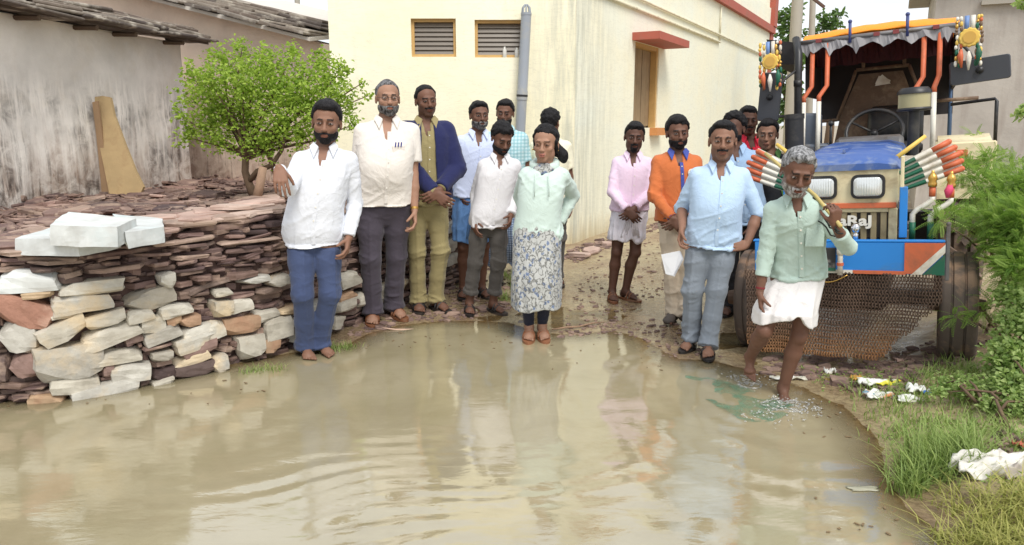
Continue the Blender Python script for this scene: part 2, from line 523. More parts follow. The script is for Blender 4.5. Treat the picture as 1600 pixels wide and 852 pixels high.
# front wall as panels round the two window openings (real holes)
wins = []
for (x0, x1, y0, y1) in ((643, 712, 29, 89), (742, 818, 31, 90)):
    p0 = at(x0, y1, CY); p1 = at(x1, y0, CY); wins.append((p0.x, p1.x, p0.z, p1.z))
T = .2
mb = MB()
def wpanel(x0, x1, z0, z1):
    mb.box(W((x0 + x1) / 2, CY + T / 2, (z0 + z1) / 2), (x1 - x0, T, z1 - z0))
(w0, w1) = wins; zb = min(w0[2], w1[2]); zt = max(w0[3], w1[3])
e = .0
wpanel(XL, w0[0], -.3, HT); wpanel(w0[1], w1[0], -.3, HT); wpanel(w1[1], CX, -.3, HT)
for w in wins:
    wpanel(w[0], w[1], -.3, w[2]); wpanel(w[0], w[1], w[3], HT)
# side wall with its window opening (along direction D)
def S(s, off, z):   # point on side wall: s metres from the corner, off = outward
    return Vector((DX * s + DY * off, DY * s - DX * off, z))
sw = (2.2, 3.35, 1.55, 2.82)
def spanel(s0, s1, z0, z1, m=None, o0=-T, o1=0.0):
    vs = [S(s, o, z) for s in (s0, s1) for o in (o0, o1) for z in (z0, z1)]
    (m or mb).add(vs, [(0, 1, 3, 2), (4, 6, 7, 5), (0, 4, 5, 1), (2, 3, 7, 6), (0, 2, 6, 4), (1, 5, 7, 3)])
spanel(0.0, sw[0], -.3, HT + .6); spanel(sw[1], LEN, -.3, HT + .6); spanel(sw[0], sw[1], -.3, sw[2]); spanel(sw[0], sw[1], sw[3], HT + .6)
mb.build('wall', M_CREAM, house)
# upper storey panels set back a touch, roof slab
mb = MB(); spanel(4.6, LEN, HT + .16, HT + 2.2, mb, -.5, -.04); mb.build('upper_wall', M_CREAM, house)
mb = MB(); mb.add([W(XL, CY + .05, HT - .12), W(CX - .06, CY + .05, HT - .12), S(LEN, -.05, HT - .12), W(XL, CY + 11.5, HT - .12)] +
                  [W(XL, CY + .05, HT - .02), W(CX - .06, CY + .05, HT - .02), S(LEN, -.05, HT - .02), W(XL, CY + 11.5, HT - .02)],
                  [(3, 2, 1, 0), (4, 5, 6, 7), (0, 1, 5, 4), (1, 2, 6, 5), (2, 3, 7, 6), (3, 0, 4, 7)]); mb.build('roof', M_CEMENT, house)
mb = MB(); spanel(0.3, LEN + .05, HT - .03, HT + .14, mb, -.01, .09); mb.build('red_band', M_TRIM, house)
mb = MB(); spanel(LEN - .32, LEN + .1, HT + .145, HT + 2.4, mb, -.3, .11); spanel(LEN - .3, LEN + .08, -.2, HT - .035, mb, -.28, .04); mb.build('corner_pillar', M_TRIM, house)
# ventilator windows
for i, w in enumerate(wins):
    fr = MB(); x0, x1, z0, z1 = w; yy = CY + .075; t = .036
    fr.box(W((x0 + x1) / 2, yy, z1 - t / 2), (x1 - x0, .05, t)); fr.box(W((x0 + x1) / 2, yy, z0 + t / 2), (x1 - x0, .05, t))
    fr.box(W(x0 + t / 2, yy, (z0 + z1) / 2), (t, .05, z1 - z0 - 2 * t)); fr.box(W(x1 - t / 2, yy, (z0 + z1) / 2), (t, .05, z1 - z0 - 2 * t))
    fo = fr.build('window', M_FRAME, house)
    k = 7; hh = (z1 - z0 - 2 * t) / k
    for j in range(k):
        sl = MB(); sl.box(W((x0 + x1) / 2, yy + .012, z0 + t + hh * (j + .5)), (x1 - x0 - 2 * t, .006, hh * 1.12), rotm(-22))
        sl.build('louvre', M_DUSTYPANE, fo)
    bk = MB(); bk.box(W((x0 + x1) / 2, CY + .14, (z0 + z1) / 2), (x1 - x0, .01, z1 - z0)); bk.build('dark_room_backing', M_DARK, fo)  # near-black sheet, its colour stands for the unlit room behind the louvres
# bottles on the second ventilator sill
for dx, hb in ((.38, .13), (.535, .12)):
    b = MB(); b.lathe([(.024, 0), (.026, .01), (.026, hb * .7), (.012, hb * .85), (.012, hb)], (0, 0, 0), seg=10)
    o = b.build('bottle', plain('milky_plastic', srgb(206, 204, 196), .3), None, smooth=True, loc=(w1[0] + dx * (w1[1] - w1[0]) / .62, CY + .028, w1[2] + .001))
    tag(o, 'small pale bottle on the second ventilator sill, ' + ('clear of the pipe' if dx < .5 else 'close behind the grey pipe'), 'bottle')
# side window: shuttered, red lintel, little orange sill
so = MB(); spanel(sw[0], sw[1], sw[2], sw[3], so, -.17, -.15); sh = so.build('shutter', plain('faded_brown_shutter', srgb(132, 112, 88), .8, var=.3, scale=6), house)
for k in range(5):
    b = MB(); a0 = sw[0] + .02 + k * .222; spanel(a0, a0 + .205, sw[2] + .03, sw[3] - .03, b, -.148, -.125 + .004 * (k % 2))
    b.build('plank', plain('shutter_plank', srgb(150, 128, 98), .8, var=.35, scale=5), sh)
b = MB(); spanel(sw[1] - .07, sw[1], sw[2], sw[3], b, -.12, -.02); spanel(sw[0], sw[1] - .075, sw[3] - .06, sw[3] - .002, b, -.12, -.02); b.build('window_frame', M_FRAME, house)
b = MB(); spanel(sw[0] - .15, sw[1] + .25, sw[3] + .002, sw[3] + .11, b, .0015, .42); b.build('lintel', M_TRIM, house)
b = MB(); spanel(sw[1] - .35, sw[1] + .12, sw[2] - .12, sw[2] + .0, b, .0015, .13); b.build('window_sill', plain('orange_sill', srgb(204, 140, 84), .8), house)
# conduit pipes
pc = MB(); pc.tube([S(.1, .03, 3.27), S(7.2, .03, 3.27), S(7.25, .03, 3.27)], .022, 6); pc.tube([S(7.2, .03, 3.29), S(7.2, .03, 3.97)], .016, 6)
pc.tube([S(.1, .03, 3.43), S(7.15, .03, 3.41), S(LEN - .4, .03, 3.37)], .02, 6)
pc.build('conduit', plain('white_conduit', srgb(222, 216, 190), .6, dirt=srgb(170, 160, 130)), house, smooth=True)
# leaning grey waste pipe in front of the front wall
ptop = at(823, 8, CY - .12); pbot = at(813, 205, CY - .1)
M_PVC = plain('grey_pvc', srgb(150, 156, 164), .45, var=.06, scale=6, dirt=srgb(190, 180, 150), dirt_amt=.18)
pipe = thing('drain_pipe', 'grey plastic drain pipe with slotted cap leaning against the yellow house front', 'pipe', (pbot.x - .07, CY - .1, 0.05))
o0 = Vector((pbot.x - .07, CY - .1, 0.05))
def P_(z): t = (z - pbot.z) / (ptop.z - pbot.z); return pbot.lerp(ptop, t) - o0
mb = MB(); mb.tube([P_(0.0), P_(1.95)], .062, 16); mb.build('lower_pipe', M_PVC, pipe, auto=40)
mb = MB(); mb.tube([P_(1.9), P_(2.0), P_(2.02), P_(ptop.z - .12)], [.068, .068, .0625, .0625], 16); mb.build('upper_pipe', M_PVC, pipe, auto=40)
mb = MB(); mb.tube([P_(1.94), P_(1.965)], .0705, 16); mb.build('joint_ring', plain('black_rubber', (.02, .02, .022), .6), pipe)
mb = MB(); tp = P_(ptop.z - .12)
mb.tube([tp + Vector((0, 0, .0)), tp + Vector((0, 0, .03))], .066, 16)
for k in range(8):
    a = k * math.pi / 4; q = Vector((math.cos(a), math.sin(a), 0))
    mb.tube([tp + q * .052 + Vector((0, 0, .03)), tp + q * .045 + Vector((0, 0, .09)), tp + q * .014 + Vector((0, 0, .125))], .009, 5)
mb.build('vent_cap', M_PVC, pipe, auto=40)

# ------------------------------------------------------------------ old plastered house, left
TER = .82      # level of the slate-strewn yard behind the dry stone wall
def old_plaster(name, tone, brown, mould, soot_scale=1.0):
    n = NT(name); v = n.coord(kind='World')
    a = n.noise(v, 1.1, 6, .6, .4)
    c = n.mix(n.ramp(a, [(.3, 0), (.7, 1)]), sc3(tone, .88), sc3(tone, 1.3))
    c = n.mix(n.ramp(n.noise(v, 2.6, 7, .65), [(.5, 0), (.75, .5)]), c, srgb(214, 202, 184))
    hz = n.sep(v, 2)
    vst = n.coord((4.2, 4.2, .42), kind='World')
    s1 = n.noise(vst, 1.5, 7, .62, .2)
    brk = n.ramp(n.noise(v, 5.5, 8, .72, .8), [(.36, .25), (.6, 1)])
    low = n.ramp(n.math('ADD', n.math('MULTIPLY', n.math('SUBTRACT', hz, TER), .62), n.math('MULTIPLY', n.math('SUBTRACT', s1, .5), 1.3)), [(.06, 1), (.42, 0)])
    c = n.mix(n.math('MULTIPLY', n.math('MULTIPLY', low, .8), brk), c, brown)
    s2 = n.noise(vst, 3.3, 8, .7, .15)
    blk = n.math('MULTIPLY', n.ramp(s2, [(.40, 0), (.54, 1)]), n.ramp(n.noise(v, 1.1, 3, .5), [(.42, 0), (.54, 1)]))
    blk = n.math('MULTIPLY', blk, n.ramp(n.math('MULTIPLY', n.math('SUBTRACT', hz, TER), .5), [(.0, 1), (.45, .8), (.68, .0)]))
    c = n.mix(n.math('MULTIPLY', n.math('MULTIPLY', blk, mould), brk), c, srgb(44, 38, 36))
    b2 = n.math('MULTIPLY', n.ramp(n.noise(vst, 5.0, 6, .6), [(.56, 0), (.64, 1)]), n.ramp(n.math('SUBTRACT', hz, TER), [(.0, 1), (.55, .55), (.9, 0)]))
    c = n.mix(n.math('MULTIPLY', n.math('MULTIPLY', b2, .8), brk), c, srgb(70, 62, 56))
    up = n.ramp(n.math('SUBTRACT', n.math('ADD', hz, n.math('MULTIPLY', n.noise(vst, 2, 5), .5)), TER), [(1.7, 0), (1.0, 0)])
    n.set(col=c, rough=.93); n.bump(n.noise(v, 7, 7, .65), .5, .02); n.bump(n.noise(v, 60, 4), .25, .004)
    return n.m
M_OLD = old_plaster('mouldy_plaster', srgb(224, 219, 212), srgb(142, 116, 98), .85)
M_OLD2 = old_plaster('pinkish_plaster', srgb(214, 196, 178), srgb(150, 120, 104), .3)
rnd = random.Random(4)
pc_ = ground(300, 287, TER); pl_ = ground(-60, 333, TER)
u = (pl_ - pc_); u.z = 0; ul = u.length; u.normalize(); nrm = Vector((u.y, -u.x, 0))     # nrm to be toward the camera
if nrm.y > 0: nrm = -nrm
EV = 2.62
M_SLAB = varied('weathered_roof_slab', [srgb(96, 86, 80), srgb(150, 140, 128), srgb(118, 104, 94), srgb(176, 166, 152), srgb(86, 76, 72)], .9, 9, .6, .012, srgb(190, 182, 168))
oh = thing('old_house', 'old plastered house with black mould streaks and slab roof on the left', 'house', (pc_.x, pc_.y, TER))
def Q(s, off, z, base=None): return u * s + nrm * off + Vector((0, 0, z - TER))
mb = MB()
NS = 26; L_ = ul + 3.0
vs = []; fs = []
# gently uneven plaster face (front) and end face toward the second house
g_s = np.linspace(0, L_, 60); g_z = np.linspace(-.4 + TER, EV + .02, 26)
SS, ZZ = np.meshgrid(g_s, g_z)
pp = np.stack([SS.ravel(), np.zeros(SS.size), ZZ.ravel()], 1)
offs = .018 * fbm(pp * 1.6, 4, 33)
VV = np.array([Q(s, o, z) for s, o, z in zip(SS.ravel(), offs, ZZ.ravel())])
ff = grid_faces(60, 26)
mesh_np('wall', VV, ff, M_OLD, oh)
mb = MB(); a0 = Q(0, 0, TER - .4); a1 = Q(0, -2.6, TER - .4)
mb.box((Q(L_ / 2, -.15, (EV + TER) / 2 - .2)), (.01, .01, .01))
vs = [Q(0, .004, TER - .4), Q(0, -.5, TER - .4), Q(0, -.5, EV), Q(0, .004, EV), Q(.2, .0, TER - .4), Q(.2, -.5, TER - .4), Q(.2, -.5, EV), Q(.2, 0, EV)]
vs = [Q(-.0, .0, TER - .4), Q(-.0, -2.4, TER - .4), Q(-.0, -2.4, EV + .5), Q(0, 0, EV), Q(L_, -.02, TER - .4), Q(L_, -2.4, TER - .4), Q(L_, -2.4, EV + .5), Q(L_, -.02, EV)]
mb = MB(); mb.add(vs, [(0, 1, 2, 3), (7, 6, 5, 4), (3, 2, 6, 7), (1, 5, 6, 2)]); mb.build('end_wall', M_OLD, oh)
# slab courses of the eave: long stone/wood pieces, each a part
roof = MB(); roof.add([Q(-.25, .25, EV + .02), Q(L_, .25, EV + .02), Q(L_, -2.6, EV + .75), Q(-.25, -2.6, EV + .75), Q(-.25, .25, EV + .05), Q(L_, .25, EV + .05), Q(L_, -2.6, EV + .8), Q(-.25, -2.6, EV + .8)],
         [(0, 1, 2, 3), (7, 6, 5, 4), (0, 4, 5, 1), (3, 7, 4, 0)])
roof = roof.build('roof', plain('roof_underside', srgb(92, 80, 72), .9), oh)
cnt = 0
def slab_mesh(rnd, L, Wd, H):
    m = MB(); b = H * .22
    k = 5; top = []
    outline = [(-L / 2, -Wd / 2)] + [(-L / 2 + L * (i / k) + rnd.uniform(-.05, .05) * L / k, -Wd / 2 + rnd.uniform(-.012, .022)) for i in range(1, k)] + [(L / 2, -Wd / 2 + rnd.uniform(-.01, .02)), (L / 2 + rnd.uniform(-.03, .01), Wd / 2), (-L / 2 + rnd.uniform(-.02, .02), Wd / 2)]
    m.prism(outline, -H / 2, H / 2, inset=.03 if L > .3 else .06)
    return m
uang = math.atan2(u.y, u.x)
for c_ in range(7):
    s = -.35 + rnd.uniform(0, .2) - c_ * .04
    while s < L_ - .2:
        L = rnd.uniform(.45, 1.25) if c_ < 5 else rnd.uniform(.35, .8); H = rnd.uniform(.022, .042)
        m = slab_mesh(rnd, L, .42, H)
        off = .34 - c_ * .085 + rnd.uniform(-.05, .06); z = EV + .055 + c_ * .034 + rnd.uniform(-.008, .008)
        o = m.build('roof_slab', M_SLAB, roof, loc=Q(s + L / 2, off - .16, z), rot=(rnd.uniform(-.03, .03), rnd.uniform(-.04, .04), uang + rnd.uniform(-.04, .04)))
        s += L + rnd.uniform(-.02, .07); cnt += 1
# a few rafters poking out below the eave
for k in range(9):
    m = MB(); s = .4 + k * .72 + rnd.uniform(-.1, .1)
    m.tube([Q(s, .28, EV - .015), Q(s, -.3, EV + .005)], .028, 6)
    m.build('rafter', plain('old_timber', srgb(96, 80, 66), .9, var=.3, scale=20), roof)

# ------------------------------------------------------------------ second old house behind the small tree
b0 = at(300, 200, 11.2); b1 = at(513, 200, 10.2)
bh = thing('back_house', 'pinkish plastered house with slab roof behind the small leafy tree', 'house', (b0.x, b0.y, TER))
ub = Vector((b1.x - b0.x, b1.y - b0.y, 0)); Lb = ub.length; ub.normalize(); nb = Vector((ub.y, -ub.x, 0))
def B(s, off, z): return ub * s + nb * off + Vector((0, 0, z - TER))
zt0 = at(300, 12, 11.2).z; zt1 = at(515, 66, 10.0).z
print('back roof z', zt0, zt1)
def ztop(s): return zt0 + (zt1 - zt0) * s / Lb
mb = MB(); mb.add([B(-3, 0, .3), B(Lb + .6, 0, .3), B(Lb + .6, 0, ztop(Lb + .6)), B(-3, 0, ztop(-3)), B(-3, -.4, .3), B(Lb + .6, -.4, .3), B(Lb + .6, -.4, ztop(Lb + .6)), B(-3, -.4, ztop(-3))],
                  [(0, 1, 2, 3), (7, 6, 5, 4), (0, 4, 5, 1), (1, 5, 6, 2), (3, 2, 6, 7)]); mb.build('wall', M_OLD2, bh)
slope = math.atan2(zt1 - zt0, Lb); bang = math.atan2(ub.y, ub.x)
mb = MB(); mb.add([B(-3, .3, ztop(-3) + .005), B(Lb, .3, ztop(Lb) + .005), B(Lb, -2, ztop(Lb) + .35), B(-3, -2, ztop(-3) + .35), B(-3, .3, ztop(-3) + .05), B(Lb, .3, ztop(Lb) + .05), B(Lb, -2, ztop(Lb) + .42), B(-3, -2, ztop(-3) + .42)],
                  [(3, 2, 1, 0), (4, 5, 6, 7), (0, 1, 5, 4), (1, 2, 6, 5)]); broof = mb.build('roof', plain('limed_eave', srgb(206, 200, 190), .9, var=.1), bh)
for c_ in range(6):
    s = -2.5 + rnd.uniform(0, .3)
    while s < Lb + .4:
        L = min(rnd.uniform(.3, .9), Lb - s); H = rnd.uniform(.025, .05)
        if L < .12: break
        m = slab_mesh(rnd, L, .4, H)
        m.build('roof_slab', M_SLAB, broof, loc=B(s + L / 2, .22 - c_ * .13, ztop(s + L / 2) + .09 + c_ * .036), rot=(0, -slope + rnd.uniform(-.05, .05), bang + rnd.uniform(-.08, .08)))
        s += L + rnd.uniform(-.02, .08)
        if s > Lb - .35: break

# ------------------------------------------------------------------ grey house, right edge
gh0 = at(1447, 150, 13.0)
gh = thing('grey_house', 'grey plastered house corner with flat roof edge behind the tractor', 'house', (gh0.x, gh0.y, 0), (0, 0, math.radians(-27)))
n = NT('grey_render'); v = n.coord(kind='World')
c = n.mix(n.ramp(n.noise(v, .9, 6, .65, .4), [(.3, 0), (.7, 1)]), srgb(158, 152, 146), srgb(186, 180, 172))
c = n.mix(n.ramp(n.noise(n.coord((3, 3, .4), kind='World'), 2, 6), [(.5, 0), (.75, .6)]), c, srgb(140, 128, 120))
n.set(col=c, rough=.92); n.bump(n.noise(v, 8, 6, .6), .4, .02)
mb = MB(); mb.box((4, 2.2, 1.9), (8, 4.4, 4.4)); mb.build('wall', n.m, gh)
mb = MB(); mb.box((3.9, 2.1, 4.22), (8.6, 4.9, .18), bev=.01); mb.build('roof', M_CEMENT, gh)
mb = MB(); mb.box((1.6, -.06, 3.55), (1.9, .1, .07)); mb.build('drip_ledge', M_CEMENT, gh)
# ================================================================== DRY STONE WALL
M_SLATE = varied('purple_slate', [srgb(122, 98, 94), srgb(156, 128, 118), srgb(84, 66, 66), srgb(140, 114, 106), srgb(186, 162, 146), srgb(74, 58, 58), srgb(150, 126, 112), srgb(108, 82, 78)], .75, 12, .8, .008, srgb(172, 148, 130))
M_PINK = varied('pink_slab', [srgb(200, 172, 158), srgb(182, 154, 142), srgb(208, 186, 172)], .8, 7, .4, .005, srgb(164, 132, 120))
M_PALE = varied('pale_stone', [srgb(212, 206, 190), srgb(192, 186, 172), srgb(222, 216, 200), srgb(200, 198, 190), srgb(178, 170, 154)], .85, 7, .8, .014, srgb(206, 184, 148))
M_ORANGE = varied('tan_stone', [srgb(204, 178, 142), srgb(184, 150, 122), srgb(210, 190, 156)], .85, 8, .7, .012, srgb(160, 118, 92))
M_BLUEW = varied('bluish_white_stone', [srgb(230, 234, 232), srgb(220, 225, 225)], .7, 5, .35, .006, srgb(196, 208, 208))
M_BROWNR = varied('brown_boulder', [srgb(188, 142, 122), srgb(176, 128, 108)], .85, 6, .9, .02, srgb(212, 180, 160))
M_RUBBLE = plain('dark_rubble', srgb(92, 72, 66), .9, var=.4, scale=16, bump=.6)

rnd = random.Random(11)
def rock_proto(seed, bev=.16, jit=.05, sub=True):
    """hewn block: a 4x4 gridded cube pulled to a rounded box and roughened"""
    m = MB(); N_ = 4; idx = {}
    def vid(i, j, k):
        if (i, j, k) not in idx: idx[(i, j, k)] = len(m.v); m.v.append((i / N_ - .5, j / N_ - .5, k / N_ - .5))
        return idx[(i, j, k)]
    for ax in range(3):
        for sgn in (0, N_):
            for a in range(N_):
                for b in range(N_):
                    q = []
                    for da, db in ((0, 0), (1, 0), (1, 1), (0, 1)):
                        c3 = [0, 0, 0]; c3[ax] = sgn; c3[(ax + 1) % 3] = a + da; c3[(ax + 2) % 3] = b + db; q.append(vid(*c3))
                    m.f.append(tuple(q if sgn else q[::-1]))
    m.m = [0] * len(m.f)
    A = np.array(m.v, np.float32); P6 = (np.abs(A * 2) ** 16).sum(1, keepdims=True) ** (1 / 16); A = A / np.maximum(P6, 1e-3) * np.abs(A * 2).max(1, keepdims=True)
    # a few chopped corners and skewed faces, then roughness
    r = random.Random(seed)
    for _ in range(4):
        n3 = np.array([r.choice((-1, 1)) * r.uniform(.3, 1), r.choice((-1, 1)) * r.uniform(.2, 1), r.choice((-1, 1)) * r.uniform(.3, 1)], np.float32); n3 /= np.linalg.norm(n3); dd = A @ n3 - r.uniform(.50, .66); A = A - np.clip(dd, 0, 1)[:, None] * n3
    A[:, 2] *= 1 + r.uniform(-.22, .22) * A[:, 0] * 2; A[:, 0] *= 1 + r.uniform(-.12, .12) * A[:, 2] * 2
    A = A + .035 * np.stack([fbm(A * 2.6 + seed * 7, 3, 1), fbm(A * 2.6 + seed * 7, 3, 2), fbm(A * 2.6 + seed * 7, 3, 3)], 1)
    m.v = [tuple(float(c) for c in v_) for v_ in A]
    return m
def proto_mesh(name, mb_, mat):
    me = mb_.mesh(name, mat); return me
ROCKS = [rock_proto(s, .13, .075) for s in range(12)]
def slate_mb(seed, irregular=.12):
    r = random.Random(seed); k = r.choice((6, 7, 8)); poly = []
    for i in range(k):
        a = 2 * math.pi * (i + r.uniform(-.25, .25)) / k
        q = max(abs(math.cos(a)), abs(math.sin(a)))
        rr = .5 / q * (1 - r.uniform(0, irregular * 2))
        poly.append((rr * math.cos(a), rr * math.sin(a)))
    m = MB(); m.prism(poly, -.5, .5, inset=.04)
    m.v = [(x + .02 * r.uniform(-1, 1), y + .02 * r.uniform(-1, 1), z + .12 * r.uniform(-1, 1)) for x, y, z in m.v]
    return m
SLATES = [slate_mb(50 + s) for s in range(12)]
_pm = {}
def share(kind, i, mat):
    k = (kind, i, mat.name)
    if k not in _pm:
        _pm[k] = (ROCKS if kind == 'rock' else SLATES)[i].mesh('stone' if kind == 'rock' else 'slate', mat)
    return _pm[k]
def piece(name, me, parent, loc, rot, scale):
    o = bpy.data.objects.new(name, me); o.location = loc; o.rotation_euler = rot; o.scale = scale
    return link(o, parent)
def joined(name, items, mat, parent=None):
    """items: (MB proto, loc, eulerxyz, scale) -> one mesh"""
    V = []; F4 = {}; b = 0
    for mb_, loc, rot, scl in items:
        R = np.array(Euler(rot).to_matrix()); v = np.array(mb_.v) * np.array(scl); V.append(v @ R.T + np.array(loc))
        for f in mb_.f: F4.setdefault(len(f), []).append([i + b for i in f])
        b += len(mb_.v)
    return mesh_np(name, np.concatenate(V), [np.array(f, np.int32) for f in F4.values()], mat, parent, smooth=False)

WP = [ground(*p) for p in ((-260, 660), (-60, 640), (100, 627), (225, 604), (335, 580), (440, 556), (560, 508), (640, 478), (722, 446))]
WP = [p + Vector((0, .03, 0)) for p in WP]
seglen = [(WP[i + 1] - WP[i]).length for i in range(len(WP) - 1)]
cum = [0]
for l in seglen: cum.append(cum[-1] + l)
def wpt(s):
    s = max(0, min(cum[-1] - 1e-4, s))
    for i in range(len(seglen)):
        if s <= cum[i + 1]: break
    t = (s - cum[i]) / seglen[i]; d = (WP[i + 1] - WP[i]).normalized()
    return WP[i].lerp(WP[i + 1], t), d
def whit(px, py):
    d = ray(px, py); best = None
    for i in range(len(seglen)):
        a, b = WP[i], WP[i + 1]; e = b - a
        den = d.x * e.y - d.y * e.x
        if abs(den) < 1e-9: continue
        t = (a.x * e.y - a.y * e.x) / den
        pt = Vector((d.x * t, d.y * t, CAMZ + d.z * t)); q = ((pt.x - a.x) * e.x + (pt.y - a.y) * e.y) / e.length_squared
        if -.001 <= q <= 1.001: return cum[i] + q * seglen[i], pt.z
        dd = min(abs(q), abs(q - 1))
        if best is None or dd < best[0]: best = (dd, cum[i] + q * seglen[i], pt.z)
    return best[1], best[2]
tops = [whit(x, y) for x, y in ((-200, 402), (0, 398), (120, 392), (230, 372), (300, 356), (350, 345), (460, 326), (560, 322), (700, 322))]
def wtop(s): return float(np.interp(s, [t[0] for t in tops], [t[1] for t in tops]))
print('wall length', cum[-1], 'tops', [(round(a, 2), round(b, 2)) for a, b in tops])
wall = thing('dry_stone_wall', 'dry stone wall of thin purple slates over pale blocks along the water edge', 'wall', (WP[3].x, WP[3].y, 0))
WO = Vector((WP[3].x, WP[3].y, 0))
PALE = [(0, 424, 87, 455, 'w', 3), (91, 438, 195, 461, 'p', 0), (80, 460, 175, 487, 'p', 1), (-6, 457, 80, 517, 'b', 24), (80, 483, 128, 496, 'p', 0), (37, 455, 84, 465, 'o', 0),
        (58, 496, 134, 538, 'p', -20), (134, 483, 196, 513, 'p', -12), (128, 504, 221, 542, 'p', -14), (195, 453, 274, 484, 'p', -5), (249, 427, 270, 449, 'p', 0), (198, 483, 238, 501, 'p', -3),
        (219, 495, 256, 519, 'p', 0), (223, 509, 283, 533, 'p', -9), (248, 475, 299, 495, 'p', 3), (0, 503, 57, 551, 'p', 3), (59, 539, 160, 594, 'P', -2), (146, 545, 223, 567, 'p', 2),
        (175, 567, 236, 594, 'p', 4), (80, 588, 155, 615, 'p', 5), (113, 597, 220, 628, 'p', -6), (18, 555, 56, 589, 's', 0), (46, 615, 99, 634, 'o', 6), (258, 495, 281, 508, 'o', 0),
        (279, 489, 311, 514, 'o', 10), (283, 510, 330, 531, 'p', -8), (326, 501, 350, 527, 'p', 0), (272, 522, 339, 545, 'p', -8), (284, 535, 339, 555, 's', -8), (270, 550, 328, 576, 'p', -12),
        (236, 548, 268, 562, 'p', 0), (328, 555, 351, 580, 'P', 0), (332, 469, 360, 493, 'p', 0), (356, 467, 394, 487, 'p', 0), (350, 494, 406, 521, 'o', 0), (398, 484, 435, 500, 'p', -4),
        (415, 494, 452, 528, 'P', 0), (435, 479, 467, 492, 'o', 0), (372, 523, 411, 557, 'P', -5), (411, 527, 435, 549, 'o', 0), (376, 432, 420, 443, 'p', 2), (420, 431, 447, 447, 'P', 0),
        (334, 452, 360, 461, 'p', 0), (452, 495, 466, 509, 'P', 0), (452, 512, 470, 530, 'P', 0), (526, 424, 557, 447, 'P', 0), (524, 455, 552, 467, 'o', 0), (521, 468, 546, 486, 'P', 0), (515, 490, 532, 517, 'P', 10),
        (556, 455, 580, 478, 'P', 0), (274, 566, 334, 586, 's', -5), (236, 575, 272, 596, 's', 0), (690, 372, 714, 392, 'P', 0), (694, 396, 716, 412, 'P', 0), (690, 345, 712, 362, 'P', 0), (160, 569, 176, 590, 's', 0),
        (236, 590, 270, 604, 'P', -8), (-60, 455, -8, 490, 'p', 0), (-70, 500, -8, 545, 'p', 0), (-80, 560, 14, 592, 's', 0), (195, 520, 222, 538, 's', 0), (480, 470, 512, 492, 'P', 0), (486, 505, 512, 530, 'P', 0), (590, 440, 630, 465, 'P', 0)]
occ = []; pieces = []
for (x0, y0, x1, y1, kd, tilt) in PALE:
    sa, za = whit(x0, y1); sb, zb_ = whit(x1, y0); sm, zm = whit((x0 + x1) / 2, (y0 + y1) / 2)
    w_ = max(.05, (sb - sa)) ; h_ = whit((x0 + x1) / 2, y0)[1] - whit((x0 + x1) / 2, y1)[1]
    p, d = wpt(sm); nrm_ = Vector((d.y, -d.x, 0))
    t_ = math.radians(tilt); ang = math.atan2(d.y, d.x)
    eff_h = h_ if abs(tilt) < 10 else h_ * .72
    dep_ = max(.16, min(.34, w_ * .8)); pr = rnd.uniform(.0, .035) + (.02 if kd in 'PB' else 0)
    loc = p + nrm_ * (pr - dep_ / 2 + .03) + Vector((0, 0, zm))
    mat = {'w': M_BLUEW, 'p': M_PALE, 'P': M_PALE, 'o': M_ORANGE, 's': M_SLATE, 'b': M_BROWNR}[kd]
    pieces.append(('stone', share('rock', rnd.randrange(12), mat), loc - WO, (0, t_, ang + rnd.uniform(-.08, .08)), (w_ * 1.0, dep_, eff_h * 1.04), w_ * h_ * 3))
    occ.append((sa, sb, zm - h_ / 2, zm + h_ / 2))
# slate courses fill everything else
z = .015
while z < 1.2:
    th = rnd.uniform(.018, .040)
    s = -.1 + rnd.uniform(0, .2)
    while s < cum[-1]:
        w_ = rnd.uniform(.09, .24) if rnd.random() < .6 else rnd.uniform(.24, .5)
        zc = z + rnd.uniform(-.007, .007)
        t_top = wtop(s + w_ / 2)
        if zc < t_top - .012:
            a, b = s, s + w_
            for (oa, ob, oz0, oz1) in occ:
                if oz0 - .006 < zc < oz1 + .006 and a < ob and b > oa:
                    ca, cb = a, b
                    if a < oa and (oa - a) >= (b - ob): b = min(b, oa + .02)
                    elif b > ob: a = max(a, ob - .02)
                    else: a = b = 0
                if b - a < .035: break
            if b - a > .035:
                p, d = wpt((a + b) / 2); nrm_ = Vector((d.y, -d.x, 0)); ang = math.atan2(d.y, d.x)
                dep_ = rnd.uniform(.14, .26); pr = rnd.uniform(-.035, .022) if rnd.random() < .8 else rnd.uniform(.02, .05)
                loc = p + nrm_ * (pr - dep_ / 2) + Vector((0, 0, zc))
                sr = (rnd.uniform(-.06, .06), rnd.uniform(-.09, .09) if rnd.random() < .8 else rnd.uniform(-.25, .25), ang + rnd.uniform(-.25, .25))
                hh = th * rnd.uniform(.75, 1.15)
                vis = (b - a) * hh / max(1, (loc.length / 4) ** 2) * (1 if a > .5 else .2)
                pieces.append(('slate', rnd.randrange(12), loc - WO, sr, (b - a, dep_, hh), vis))
        s += w_ * .97
    z += th * .86
